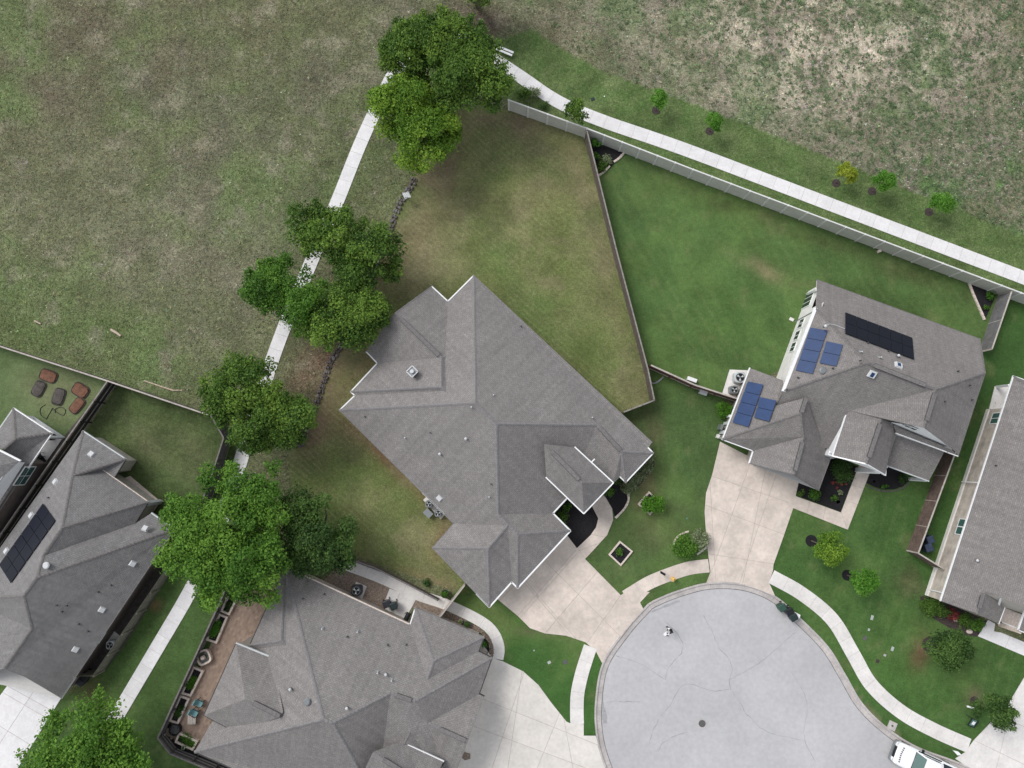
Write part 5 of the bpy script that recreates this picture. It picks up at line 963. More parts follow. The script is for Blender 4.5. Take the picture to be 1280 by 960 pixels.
# ---------------------------------------------------------------- patio pavers of the bottom house
poly = [(p.x, p.y) for p in G([(300, 738), (352, 700), (345, 760), (312, 820), (265, 900), (250, 940), (205, 918), (225, 890), (283, 765)])]
pb = struct('patio', MB().prism(poly, -.1, .03).ob('patio', M['gravelbed'])); ux = (P(254, 894)-P(295, 804)).normalized(); uy = Vector((-ux.y, ux.x, 0)); o_ = P(280, 820); Vs, Ts = [], []
pxy = [to_px(*q) for q in poly]
for i in range(-60, 60):
    for j in range(-40, 40):
        c = o_+ux*(i*.31+(j % 2)*.15)+uy*(j*.21)
        if inside(np.array([c.x]), np.array([c.y]), poly)[0]:
            z = .05+random.uniform(-.005, .005); q = [c+ux*a*.152+uy*b*.102 for a, b in ((-1, -1), (1, -1), (1, 1), (-1, 1))]; Vs += [(p.x, p.y, z) for p in q]; Ts.append(random.gauss(.5, .18))
o = numpy_quads('paver', np.array(Vs), np.array(Ts), M['paver'], pb); o['kind'] = 'stuff'
# ---------------------------------------------------------------- raised planters
def planter(label, cor, m, fill=M['mulch'], wd=.18, h=.35, group=None, plant=None, name='planter_box'):
    q = G(cor); c = sum(q, Vector())/4; r = thing(name, label, 'planter', (c.x, c.y, 0), group)
    for a, b in zip(q, q[1:]+q[:1]):
        d = (b-a).normalized(); MB().bar(a-d*wd*.5+Vector((0, 0, h/2)), b-d*wd*.52+Vector((0, 0, h/2)), wd, h).ob('kerb_stone', m, r)
    MB().prism([(p.x, p.y) for p in q], 0, h*.7).ob('soil', fill, r); return c
gp = 'stone planters along the patio fence'
planter('patio planter tucked partly under the big oak', [(278.4, 762.8), (287.8, 766.6), (302, 738), (292, 735)], M['limestone'], group=gp); planter('patio planter filled with grass just above the stone fountain', [(276.6, 767.5), (285, 771), (271.9, 802), (260.6, 798.4)], M['limestone'], group=gp)
planter('patio planter half filled with grass just below the stone fountain', [(243.8, 833), (255, 837.8), (240, 867.8), (229.7, 865)], M['limestone'], group=gp); planter('patio planter with dark leaves next to the black covered pot', [(227.5, 868.8), (237.5, 872.5), (223.8, 902.5), (214.4, 898.8)], M['limestone'], group=gp)
planter('wide patio planter full of low green plants at the house corner', [(226, 915), (248, 925), (242.5, 935), (222, 925.6)], M['limestone'], group=gp)
planter('small square pink stone bed in the lawn nearest the main driveway', [(774.7, 677), (789.5, 689), (775.6, 706), (761.6, 693)], M['limestone'], wd=.15, h=.2); planter('square stone bed round the bright lime bush near the entry', [(810.9, 615.4), (826, 627.6), (812, 642.5), (798, 630)], M['limestone'], wd=.15, h=.2)
def gshrub(label, cor_px, r, m, h=.45, n=5, cat='plant', ell=1, rot=0, leaf=.12, z0=.2, name='garden_plant'): return shrub(name, label, cat, cor_px[0], cor_px[1], r, m, h+z0, n=n, leaf=leaf, ell=ell, rot=rot)
gshrub('tall bright grass filling the planter above the fountain', (269, 785), 12, M['sapling'], .4, 9, ell=.42, rot=math.radians(65)); gshrub('bright grass in the lower half of the planter below the fountain', (240, 853), 9, M['lime'], .3, 7, ell=.5, rot=math.radians(65)); gshrub('dark leafy plants in the planter beside the black pot', (225, 888), 9, M['oak_deep'], .3, 6, ell=.45, rot=math.radians(62))
gshrub('low green herbs filling the wide planter at the house corner', (235, 925), 11, M['oak_mid'], .25, 8, ell=.5, rot=math.radians(-24)); gshrub('dark plants in the planter under the big oak', (286, 758), 8, M['oak_deep'], .3, 4, ell=.5, rot=math.radians(65)); gshrub('green seedling in the pink square bed nearest the driveway', (775.5, 692), 6.5, M['oak_mid'], .4, 4)
shrub('lime_bush', 'bright lime bush overflowing its square stone bed', 'bush', 816, 630, 13.5, M['lime'], 1.6, n=9, leaf=.17, dens=420)
shrub('bush', 'dark glossy bush at the left of the pair by the driveway', 'bush', 857, 683, 15, M['oak_mid'], 1.5, n=12, leaf=.15, dens=480); shrub('bush', 'silvery green bush at the right of the pair by the driveway', 'bush', 875, 673, 12, M['greygrass'], 1.4, n=10, leaf=.15, dens=480)
shrub('bush', 'round pale green bush at the end of the reddish fence', 'bush', 905, 513, 11.5, M['lime'], 1.1, n=8, leaf=.13)
for i, (x, y) in enumerate(((812, 573), (808, 583), (800, 592), (794, 600), (788, 607), (783, 610))): shrub('ornamental_grass', ['silvery grass clump nearest the right corner of the entry wing', 'silvery grass clump second from the right corner of the entry wing', 'silvery grass clump third from the right corner of the entry wing', 'silvery grass clump fourth from the right corner of the entry wing', 'silvery grass clump fifth from the right corner of the entry wing', 'silvery grass clump next to the pale curved edging'][i], 'ornamental grass', x, y, 8.5, M['greygrass'], .7, 'silvery grasses along the entry wing', n=6, leaf=.13)
for lb, x, y, r, m, h in (('dark shrub in the black bed under the garage eave of the main house', 703, 645, 9, 'oak', .8), ('small green shrub in the inner corner of the black bed left of the entry', 709, 633, 7, 'oak_mid', .7), ('leafy shrub in the black bed right of the entry walk', 760, 613, 8, 'oak_mid', .6), ('dark shrub against the house in the bed right of the entry walk', 772, 600, 6, 'oak_deep', .6),
    ('large dark hedge bush behind the white entry of the solar house', 1052, 588, 15, 'oak_deep', 1.2), ('green bush at the garage corner bed of the solar house', 1018, 618, 8, 'oak_mid', .7), ('small dark bush near the driveway edge of the solar house bed', 1000, 614, 6, 'oak', .6), ('low green plant beside the white tile in the solar house bed', 1042, 622, 6, 'oak_mid', .4), ('grey green plant below the white tile in the bed', 1050, 615, 4, 'greygrass', .3),
    ('small green plant by the porch of the solar house', 1106, 608, 4, 'sapling', .3), ('dark plant at the right end of the porch bed', 1128, 598, 7, 'oak_deep', .5), ('dark green bush left under the eave of the right-edge house', 1165, 757, 13, 'oak', .9), ('dark green bush at the centre of the right-edge house bed', 1178, 762, 9, 'oak', .8), ('dark red bush in the bed of the right-edge house', 1190, 768, 9, 'red', .7), ('green bush near the walk of the right-edge house', 1207, 774, 11, 'oak', .9), ('green bush touching the white walk of the right-edge house', 1220, 779, 9, 'oak_mid', .9),
    ('green plant with yellow tips in the triangular bed at the far right', 1238, 369, 6, 'sapling', .7), ('small dark plant at the foot of the triangular bed', 1232, 385, 4, 'oak_mid', .4), ('leafy shrub at the top of the fence corner bed', 745, 181, 7, 'sapling', 1.0), ('dark shrub in the middle of the fence corner bed', 746, 195, 7, 'oak_mid', .6), ('pale clump near the stone edging of the fence corner bed', 759, 201, 8, 'greygrass', .5), ('green shrub at the bottom of the fence corner bed', 752, 208, 8, 'oak', .6),
    ('small green shrub in the dark bed at the corner of the bottom house', 606, 806, 6, 'sapling', .5), ('tall weeds below the dark timber fence', 532, 728, 6, 'oak_deep', .4), ('dry bush at the foot of the pale fence near the trees', 668, 115, 8, 'greygrass', .9), ('brown green bush beside the pale fence start', 680, 133, 7, 'oak_deep', .5), ('green shrub where the pale fence meets the oak', 655, 118, 10, 'oak', 1.2)):
    shrub('shrub', lb, 'shrub', x, y, r, M[m], h, n=max(4, int(r*.8)), leaf=.13, dens=420)
for i, (x, y) in enumerate(((1041, 603.5), (1046, 604), (1051, 604.5), (1058, 605.5), (1046, 610))): shrub('flower', ['red flower clump at the left of the row in the mulch', 'red flower clump second in the row in the mulch', 'red flower clump third in the row in the mulch', 'red flower clump at the right of the row in the mulch', 'brightest red flower clump below the row in the mulch'][i], 'flowers', x, y, 2.4, M['red'], .25, 'red flowers in the solar house bed', n=3, leaf=.08, dens=2500)
# ---------------------------------------------------------------- trees
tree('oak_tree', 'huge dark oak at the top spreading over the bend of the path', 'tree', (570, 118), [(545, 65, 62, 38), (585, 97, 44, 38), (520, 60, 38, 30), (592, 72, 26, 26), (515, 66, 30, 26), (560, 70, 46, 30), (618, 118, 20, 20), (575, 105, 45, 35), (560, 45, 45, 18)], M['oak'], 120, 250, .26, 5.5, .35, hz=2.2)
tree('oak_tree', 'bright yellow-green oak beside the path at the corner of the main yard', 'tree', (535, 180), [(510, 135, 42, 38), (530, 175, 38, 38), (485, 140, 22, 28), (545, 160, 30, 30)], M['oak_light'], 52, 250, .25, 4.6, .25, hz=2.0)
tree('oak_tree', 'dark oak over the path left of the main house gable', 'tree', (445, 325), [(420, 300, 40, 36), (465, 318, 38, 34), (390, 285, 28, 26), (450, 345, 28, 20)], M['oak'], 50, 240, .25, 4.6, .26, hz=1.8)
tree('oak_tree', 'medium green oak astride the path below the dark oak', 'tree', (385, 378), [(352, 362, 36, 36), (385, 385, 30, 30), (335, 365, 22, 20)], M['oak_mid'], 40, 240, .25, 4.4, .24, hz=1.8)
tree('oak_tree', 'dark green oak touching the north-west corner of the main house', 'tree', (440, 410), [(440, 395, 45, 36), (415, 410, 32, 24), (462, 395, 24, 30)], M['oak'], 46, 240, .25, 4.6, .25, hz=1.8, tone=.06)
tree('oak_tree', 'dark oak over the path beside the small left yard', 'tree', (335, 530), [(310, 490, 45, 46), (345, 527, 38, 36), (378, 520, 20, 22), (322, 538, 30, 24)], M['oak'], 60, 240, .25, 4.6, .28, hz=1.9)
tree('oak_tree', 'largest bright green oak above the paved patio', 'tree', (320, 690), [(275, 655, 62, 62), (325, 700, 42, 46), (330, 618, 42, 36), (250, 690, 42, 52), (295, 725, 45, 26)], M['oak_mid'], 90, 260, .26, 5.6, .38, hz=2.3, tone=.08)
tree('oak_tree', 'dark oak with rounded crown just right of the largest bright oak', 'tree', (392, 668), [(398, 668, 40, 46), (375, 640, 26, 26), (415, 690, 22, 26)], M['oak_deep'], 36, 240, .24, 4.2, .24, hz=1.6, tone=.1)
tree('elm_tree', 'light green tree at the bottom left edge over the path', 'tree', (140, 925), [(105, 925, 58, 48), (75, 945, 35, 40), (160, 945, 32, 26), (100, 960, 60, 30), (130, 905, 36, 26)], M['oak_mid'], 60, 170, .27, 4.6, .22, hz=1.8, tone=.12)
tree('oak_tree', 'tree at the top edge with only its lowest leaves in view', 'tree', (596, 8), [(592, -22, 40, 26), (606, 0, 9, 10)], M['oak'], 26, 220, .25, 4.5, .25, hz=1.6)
tree('small_tree', 'small dark tree overlapping the path and the pale fence', 'tree', (715, 148), [(720, 140, 14, 15)], M['oak'], 12, 420, .2, 2.6, .07, lobr=(.5, .8), hz=.7)
gs = 'staked saplings on the verge'
for lb, b, cpx, m in (('leftmost verge sapling, bright green, below the field', (820, 138), (823, 124, 11, 14), 'sapling'), ('second verge sapling from the left, bright green', (887, 164), (892, 152, 10, 14), 'sapling'), ('yellow-leaved sapling on the verge', (1045, 229), (1058, 217, 13, 14), 'yellow'), ('bushy green sapling right beside the yellow one', (1090, 239), (1106, 227, 16, 12), 'sapling'), ('rightmost verge sapling, green, with leaning crown', (1161, 265), (1177, 255, 16, 12), 'sapling')):
    disc('mulch_ring', 'dark mulch ring under the '+lb.split(',')[0], 'mulch ring', b[0], b[1], .42, M['mulch_brown'], .005, .03, 18); tree('sapling', lb, 'sapling', b, [cpx], M[m], 16, 700, .16, 1.9, .035, gs, (.42, .65), .5, tone=.12)
for lb, b, cpx, m, zc, n, ring in (('leafy lime tree nearest the walk of the solar house', (1014, 676), [(1038, 685, 18, 20)], 'oak_light', 2.6, 16, .55), ('smaller bright tree by the sidewalk, below the lime tree', (1059, 719), [(1080, 727, 18, 14), (1072, 722, 12, 9)], 'sapling', 2.5, 14, .5),
    ('dense dark round tree on the front lawn of the right-edge house', (1162, 806), [(1186, 812, 29, 23)], 'oak_deep', 2.8, 26, .7), ('dark feathery tree leaning over the bottom right driveway', (1218, 876), [(1240, 886, 25, 17), (1250, 895, 15, 14)], 'oak_deep', 2.8, 20, .4)):
    disc('mulch_ring', 'mulch ring at the foot of the '+lb.split(' on the')[0].split(' nearest')[0].split(' by the')[0].split(' leaning')[0], 'mulch ring', b[0], b[1], ring, M['mulch'] if ring < .6 and ring > .45 else M['mulch_brown'], .005, .03, 20)
    tree('young_tree', lb, 'tree', b, cpx, M[m], n, 420, .2, zc, .06, None, (.5, .85), .8)
# ---------------------------------------------------------------- loose stones, tufts, pebbles (uncountable)
def scatter_mask(n, test, box):
    X = rng.uniform(box[0], box[1], n); Y = rng.uniform(box[2], box[3], n); a, b = to_px(X, Y); k = test(a, b); return X[k], Y[k]
allreg = lambda a, b: ~np.any([inside(a, b, r[1]) for r in REG], 0)
def weeds(X, Y, label):
    n = len(X); Vs = []; Cs = []; own = np.array((.065, .10, .045))*1.45*np.exp(rng.normal(0, .3, (n, 1))); rad = rng.uniform(.10, .30, n)
    for k in range(9):
        an = rng.uniform(0, 6.28, n); q_ = np.sqrt(rng.random(n))*rad; ox, oy = X+np.cos(an)*q_, Y+np.sin(an)*q_; a2 = rng.uniform(0, 6.28, n); s = rng.uniform(.06, .13, n); dx, dy = np.cos(a2)*s, np.sin(a2)*s; z = rng.uniform(.01, .12, n)
        q = np.stack([np.stack([ox-dy*.5, oy+dx*.5, z], 1), np.stack([ox+dy*.5, oy-dx*.5, z], 1), np.stack([ox+dx*1.3, oy+dy*1.3, z+.04], 1)], 1); Vs.append(q.reshape(-1, 3)); Cs.append(own*np.exp(rng.normal(0, .15, (n, 1))))
    o = numpy_quads('weeds', np.concatenate(Vs), np.zeros(n*9), M['tuft'], nside=3, col=np.concatenate(Cs)); o['kind'] = 'stuff'; tag(o, label, 'weeds')
X, Y = scatter_mask(14000, lambda a, b: allreg(a, b) & (rng.random(len(a)) < np.clip((a-760+.8*(200-b))/420, 0, 1)) & (b < 330) & (a > 650), (0, 60, 10, 54)); weeds(X, Y, 'small dark green weed clumps dotted over the pale upper right field')
PATHS = [smooth_line([P(*q) for q in L], 1.0) for L in (((108, 965), (155, 880), (194, 814), (236, 742), (265, 682), (290, 612), (309, 550), (345, 437), (388, 330), (420, 256), (450, 181), (478, 120), (495, 88), (516, 62), (542, 47), (572, 48), (598, 62), (613, 71)), ((613, 71), (652, 97), (697, 127), (752, 151), (860, 188.5), (1070, 268), (1310, 359)))]
def off_path(X, Y, dmin=.9):
    k = np.ones(len(X), bool)
    for L in PATHS:
        for a, b in zip(L[:-1], L[1:]):
            d = b-a; t = np.clip(((X-a.x)*d.x+(Y-a.y)*d.y)/max(d.length_squared, 1e-6), 0, 1); k &= np.hypot(X-a.x-t*d.x, Y-a.y-t*d.y) > dmin
    return k
def tufts(name, X, Y, s0, s1, gain, sd, blades, label):
    k = off_path(X, Y); X, Y = X[k], Y[k]; n = len(X); Vs = []; Cs = []
    i = np.clip(np.rint((X-xs[0])/step).astype(int), 0, len(xs)-1); j = np.clip(np.rint((Y-ys[0])/step).astype(int), 0, len(ys)-1); base = tint[j, i]; own = np.exp(rng.normal(0, sd, (n, 1)))*gain*np.exp(rng.normal(0, .10, (n, 3)))
    for k in range(blades):
        an = rng.uniform(0, 6.28, n); s = rng.uniform(s0, s1, n); dx, dy = np.cos(an), np.sin(an); ox, oy = X+rng.normal(0, .05, n), Y+rng.normal(0, .05, n); h = s*rng.uniform(.3, .8, n)
        q = np.stack([np.stack([ox-dy*s*.18, oy+dx*s*.18, np.full(n, .005)], 1), np.stack([ox+dy*s*.18, oy-dx*s*.18, np.full(n, .005)], 1), np.stack([ox+dx*s, oy+dy*s, h], 1)], 1); Vs.append(q.reshape(-1, 3)); Cs.append(base*own)
    o = numpy_quads(name, np.concatenate(Vs), np.zeros(n*blades), M['tuft'], nside=3, col=np.concatenate(Cs)); o['kind'] = 'stuff'; tag(o, label, 'grass'); return o
X, Y = scatter_mask(70000, allreg, (-56, 56, -5, 52)); tufts('grass_tufts', X, Y, .08, .22, 1.02, .27, 3, 'rough grass tufts scattered over the field')
X, Y = scatter_mask(9000, allreg, (-56, 56, -5, 52)); tufts('grass_tufts', X, Y, .1, .26, 1.5, .3, 4, 'taller pale weeds standing here and there on the field')
X, Y = scatter_mask(50000, lambda a, b: inside(a, b, REG[1][1]) | inside(a, b, REG[0][1]), (-30, 56, -25, 52)); tufts('grass_tufts', X, Y, .05, .13, 1.05, .25, 2, 'short blades in the main back yard and verge')
X, Y = scatter_mask(60000, lambda a, b: np.any([inside(a, b, REG[q][1]) for q in (2, 3, 5)], 0), (0, 56, -35, 25)); tufts('grass_tufts', X, Y, .04, .10, 1.08, .22, 2, 'short mown blades on the lawns round the solar house') if False else None
def stones(name, X, Y, s0, s1, m, label, cat='stones', z=0):
    n = len(X); s = rng.uniform(s0, s1, n); an = rng.uniform(0, 6.28, n); Vs = []; T = rng.random(n); c = np.stack([X, Y, np.full(n, z)], 1); e = rng.uniform(.6, 1, n)
    def pt(a, r, h): return c+np.stack([np.cos(an+a)*s*r, np.sin(an+a)*s*r*e, s*h], 1)
    b = [pt(k*math.pi/2, 1, -.1) for k in range(4)]; t = [pt(k*math.pi/2+.2, .6, .55) for k in range(4)]
    fs = [[t[0], t[1], t[2], t[3]]]+[[b[k], b[(k+1) % 4], t[(k+1) % 4], t[k]] for k in range(4)]
    V = np.concatenate([np.stack(f, 1).reshape(-1, 3) for f in fs]); o = numpy_quads(name, V, np.tile(T, 5), m); o['kind'] = 'stuff'; tag(o, label, cat); return o
X, Y = scatter_mask(900, allreg, (-56, 56, -8, 52)); stones('stones', X, Y, .02, .06, M['stones'], 'tiny white stones scattered over the field')
X, Y = scatter_mask(60, allreg, (-56, 56, -8, 52)); stones('stones', X, Y, .06, .12, M['stones'], 'larger white stones lying singly on the field')
X, Y = scatter_mask(2600, lambda a, b: allreg(a, b) & (a > 850) & (wob(a, b, .015, 5) > .1), (5, 56, 20, 52)); stones('stones', X, Y, .03, .09, M['stones'], 'pale gravel strewn over the upper right field')
for pl, n in (([(425, 705), (486, 734), (482, 770), (400, 730)], 4200), ([(520, 749), (555.6, 761.5), (599, 784), (613.5, 797), (618, 811), (617, 821), (612, 822), (611, 803), (603, 793), (596, 789), (512, 758)], 5200)):
    X, Y = scatter_mask(n*4, lambda a, b: inside(a, b, pl), (-20, 0, -25, -14)); stones('river_pebbles', X, Y, .03, .075, M['pebbles'], 'brown river pebbles beside the bottom house, '+('next to the air conditioner' if n == 4200 else 'along the curved path'), z=.035)
# mulch chips
for pl, lb in (([(690, 640), (708, 623), (735, 622), (740, 633), (747, 647), (745, 658), (738, 668), (720.6, 684), (709, 673), (713, 660)], 'black bark chips left of the entry walk'), ([(995, 598), (995, 618), (1050, 639), (1071, 586), (1040, 567)], 'black bark chips in the solar house bed')):
    X, Y = scatter_mask(26000, lambda a, b: inside(a, b, pl), (0, 40, -20, 5)); o = stones('bark_chips', X[:5000], Y[:5000], .02, .055, M['chips'], lb, 'bark chips', .03)
# ---------------------------------------------------------------- air conditioners, bins, furniture
def ac_unit(label, px, py, d=.8, h=.75, m=None, square=True, z=.06):
    c = P(px, py, z); r = thing('air_conditioner', label, 'air conditioner', (c.x, c.y, z)); n = 20
    b = MB(); sec = []
    for zz, k in ((0, 1), (h*.92, 1), (h, .9)):
        sec.append([(c.x+math.copysign(abs(math.cos(a))**.55, math.cos(a))*d/2*k, c.y+math.copysign(abs(math.sin(a))**.55, math.sin(a))*d/2*k, z+zz) for a in [2*math.pi*(i+.5)/n for i in range(n)]])
    b.loft(sec).ob('casing', m or M['metal'], r, False); MB().cyl((c.x, c.y, z+h+.004), d*.36, .01, 24).ob('fan_well', M['black'], r); MB().ring((c.x, c.y, z+h), d*.40, d*.36, .03, 24).ob('fan_ring', M['metal'], r)
    f = MB()
    for k in range(3): a = k*2.094+.4; f.quad(*[(c.x+math.cos(a+t)*q*d, c.y+math.sin(a+t)*q*d, z+h+.02+zz) for t, q, zz in ((-.25, .07, 0), (-.35, .32, .01), (.35, .32, .02), (.25, .07, .01))])
    f.ob('fan_blade', M['greytrim'], r); MB().cyl((c.x, c.y, z+h+.02), d*.08, .03, 12).ob('hub', M['metal'], r)
ac_unit('larger round grey air conditioner on the slab by the garage with blue panels', 921.5, 473, 1.05, .9, M['greytrim']); ac_unit('smaller grey air conditioner on the slab by the garage with blue panels', 915, 488, .8, .75)
ac_unit('dark air conditioner standing on river pebbles by the bottom house', 447.5, 736.5, .95, .8, M['solar_frame']); ac_unit('upper air conditioner of the pair below the long eave of the main house', 537, 629.5, .66, .75); ac_unit('lower air conditioner of the pair below the long eave of the main house', 548.5, 641, .66, .75)
ac_unit('air conditioner with white rim between the left house and the pale fence', 143, 804, .75, .75, M['white'])
tag(MB().prism([(p.x, p.y) for p in G([(529, 625), (534, 620), (556, 644), (551, 649)])], 0, .05).ob('equipment_pad', M['conc_pale']), 'narrow concrete pad under the pair of air conditioners', 'concrete pad'); tag(MB().prism([(p.x, p.y) for p in G([(445, 727), (458.5, 733), (453, 748), (441, 743)])], 0, .05).ob('equipment_pad', M['conc_pale']), 'square concrete pad under the air conditioner on pebbles', 'concrete pad'); tag(MB().prism([(p.x, p.y) for p in G([(143, 789), (152, 796), (146, 807), (135, 800)])], 0, .05).ob('equipment_pad', M['conc_pale']), 'concrete pad by the white rimmed air conditioner', 'concrete pad')
c = P(536, 641); g = MB().box((c.x, c.y, 0), .75, .55, .6, math.radians(-45)).ob('generator', M['greytrim']); tag(g, 'grey generator cabinet beside the pair of air conditioners', 'generator'); MB().box((c.x, c.y, .6), .79, .59, .05, math.radians(-45)).ob('lid', M['metal'], g)
def bin_(label, px, py, rz, m=None, sc=1.0, lid=None):
    c = P(px, py); r = thing('wheelie_bin', label, 'bin', (c.x, c.y, 0)); ca, sa = math.cos(rz), math.sin(rz)
    T = lambda x, y, z: (c.x+(x*ca-y*sa)*sc, c.y+(x*sa+y*ca)*sc, z*sc)
    MB().loft([[T(x*k, y*k, z) for x, y in ((-.28, -.3), (.28, -.3), (.28, .3), (-.28, .3))] for z, k in ((.08, .8), (.95, 1), (1.0, 1.06))]).ob('body', m or M['binc'], r)
    MB().loft([[T(x*k, y*k+.0, z) for x, y in ((-.31, -.33), (.31, -.33), (.31, .33), (-.31, .33))] for z, k in ((1.0, 1), (1.05, .98), (1.09, .75))]).ob('lid', lid or m or M['binc'], r)
    for s_ in (-1, 1): a = T(s_*.27, .31, .11); MB().cyl(a, .11*sc, .05*sc, 12, axis=(ca*s_, sa*s_, 0)).ob('wheel', M['black'], r)
    MB().bar(T(-.25, .36, .98), T(.25, .36, .98), .035, .035).ob('handle', M['black'], r)
bin_('green wheeled bin on the road at the curb, nearest the solar house driveway', 973, 757, -1.1, M['bin_dkgreen']); bin_('black wheeled bin between the green bin and the white box at the curb', 982, 762, -1.1, M['black']); bin_('dark wheeled bin beside the white box at the curb', 987, 769, -1.1)
c = P(992, 767.5, z_road); wb = thing('box', 'white cardboard box with flaps on the road next to the bins', 'box', (c.x, c.y, z_road)); MB().box((c.x, c.y, z_road), .55, .45, .75, -.5).ob('body', M['cloth_white'], wb); MB().box((c.x, c.y, z_road+.75), .59, .22, .02, -.5).ob('flap', M['cloth_white'], wb)
bin_('dark wheeled bin, left of the pair beside the pebble bed', 485, 752.5, .4, M['solar_frame']); bin_('dark wheeled bin, right of the pair beside the pebble bed', 494, 755, .4, M['binc']); bin_('upper black bin at the lower left house wall', 114, 842, .9, M['black']); bin_('lower black bin with bluish lid at the lower left house wall', 108, 849, .9, M['black'], lid=M['solar_frame']); bin_('blue bin behind the brown fence', 1153, 683, .3, M['blue_tarp'], 1.1); bin_('blue covered bin just above the other blue bin', 1155, 673, .3, M['blue_tarp'], 1.05)
c = P(511, 768); b0 = thing('grill', 'black barbecue grill against the wall recess of the bottom house', 'grill', (c.x, c.y, 0))
MB().box((c.x, c.y, .8), .7, .45, .2, 1.1).ob('body', M['black'], b0); MB().cyl((c.x-.25*math.cos(1.1), c.y-.25*math.sin(1.1), 1.02), .2, .6, 14, axis=(math.cos(1.1), math.sin(1.1), 0)).ob('lid', M['black'], b0)
for i, j in ((-1, -1), (1, -1), (1, 1), (-1, 1)): MB().box((c.x+.25*i, c.y+.2*j, 0), .05, .05, .8).ob('leg', M['iron'], b0)
c = P(67, 546); b0 = thing('grill', 'round black covered grill on the patio slab of the far left house', 'grill', (c.x, c.y, 0)); MB().loft([[(c.x+math.cos(t*.628)*r_, c.y+math.sin(t*.628)*r_*.9, z) for t in range(10)] for r_, z in ((.35, .1), (.42, .7), (.38, 1.0), (.2, 1.12))]).ob('cover', M['black'], b0, True)
MB().cyl((c.x, c.y, 0), .25, .1, 12).ob('base', M['iron'], b0)
def chair(label, px, py, rz, m, frame=M['black'], group=None, z=.06):
    c = P(px, py, z); r = thing('patio_chair', label, 'chair', (c.x, c.y, z), group); ca, sa = math.cos(rz), math.sin(rz); T = lambda x, y, z_: (c.x+x*ca-y*sa, c.y+x*sa+y*ca, z+z_)
    MB().box(T(0, 0, .38), .55, .55, .1, rz).ob('seat', m, r); MB().loft([[T(x, y, z_) for x, y in ((-.27, .24), (.27, .24), (.27, .32), (-.27, .32))] if i == 0 else [T(x, y+.12, .95) for x, y in ((-.25, .24), (.25, .24), (.25, .31), (-.25, .31))] for i, z_ in ((0, .42), (1, .95))]).ob('backrest', m, r)
    for x in (-1, 1):
        MB().bar(T(x*.3, -.25, .62), T(x*.3, .3, .62), .05, .04).ob('armrest', frame, r)
        for y in (-1, 1): MB().bar(T(x*.27, y*.25, 0), T(x*.27, y*.25, .6 if y < 0 else .5), .04, .04).ob('leg', frame, r)
chair('patio chair with teal cushions nearer the roof corner of the bottom house', 252, 877, 1.1, M['teal']); chair('patio chair with teal cushions standing further down the patio', 246, 889, 1.1, M['teal']); chair('grey patio chair at the corner of the far left patio slab', 52, 570, .5, M['metal']); chair('black patio chair near the wall of the far left house', 56, 575, 2.2, M['black'])
# loungers of the bottom patio: low table with slats
c = P(242, 897, .06); tb = thing('coffee_table', 'low slatted wood table beside the teal patio chairs', 'table', (c.x, c.y, .06))
for k in range(5): MB().box((c.x-.3+.15*k, c.y, .42), .12, .9, .04, 0).ob('slat', M['wood_rail'], tb)
for i, j in ((-1, -1), (1, -1), (1, 1), (-1, 1)): MB().box((c.x+.28*i, c.y+.4*j, .06), .06, .06, .36).ob('leg', M['wood_dark'], tb)
# stone fountain
c = P(257, 820); ft = thing('fountain', 'rounded cream stone fountain basin between the patio planters', 'fountain', (c.x, c.y, 0)); rz = math.radians(25)
def sq(r_, z, k=.6, n=24): return [(c.x+(math.copysign(abs(math.cos(a))**k, math.cos(a))*r_*math.cos(rz)-math.copysign(abs(math.sin(a))**k, math.sin(a))*r_*math.sin(rz)), c.y+(math.copysign(abs(math.cos(a))**k, math.cos(a))*r_*math.sin(rz)+math.copysign(abs(math.sin(a))**k, math.sin(a))*r_*math.cos(rz)), z) for a in [2*math.pi*i/n for i in range(n)]]
MB().loft([sq(.62, 0), sq(.66, .45), sq(.66, .5), sq(.5, .5), sq(.48, .3)]).ob('basin', M['limestone'], ft); MB().loft([sq(.46, .36), sq(.46, .38)]).ob('water', M['water'], ft); b = Vector((c.x-.45, c.y-.1, 0)); MB().loft([sq(.2, .5), sq(.16, .75), sq(.05, .85)]).ob('spout_stone', M['limestone'], ft)
c = P(221, 910); pt = thing('fire_pit', 'black fire pit filled with lava stones at the corner of the bottom patio', 'fire pit', (c.x, c.y, 0)); MB().ring((c.x, c.y, 0), .52, .44, .5, 20).ob('bowl', M['black'], pt); o = None
n = 260; a = rng.uniform(0, 6.28, n); q = np.sqrt(rng.random(n))*.42
sx, sy = c.x+np.cos(a)*q, c.y+np.sin(a)*q; tmp = stones('lava_stone', sx, sy, .04, .07, M['iron'], None, None, .4); tmp['kind'] = 'stuff'; tmp.parent = pt; tmp.location = (-pt.location.x, -pt.location.y, 0)
for k in ('label', 'category'):
    if k in tmp: del tmp[k]
def pot(label, px, py, r_, m, h=.35, leafm=None):
    c = P(px, py); r = thing('plant_pot', label, 'pot', (c.x, c.y, 0)); MB().loft([[(c.x+math.cos(t*.524)*q, c.y+math.sin(t*.524)*q, z) for t in range(12)] for q, z in ((r_*.7, .02), (r_, h), (r_*.82, h), (r_*.75, h*.7))]).ob('pot', m, r)
    V, T = leaves([(c.x, c.y, h+.05, r_*.9, r_*.7, 0)], 2500, .09); numpy_quads('foliage', V, T, leafm or M['oak_mid'], r)
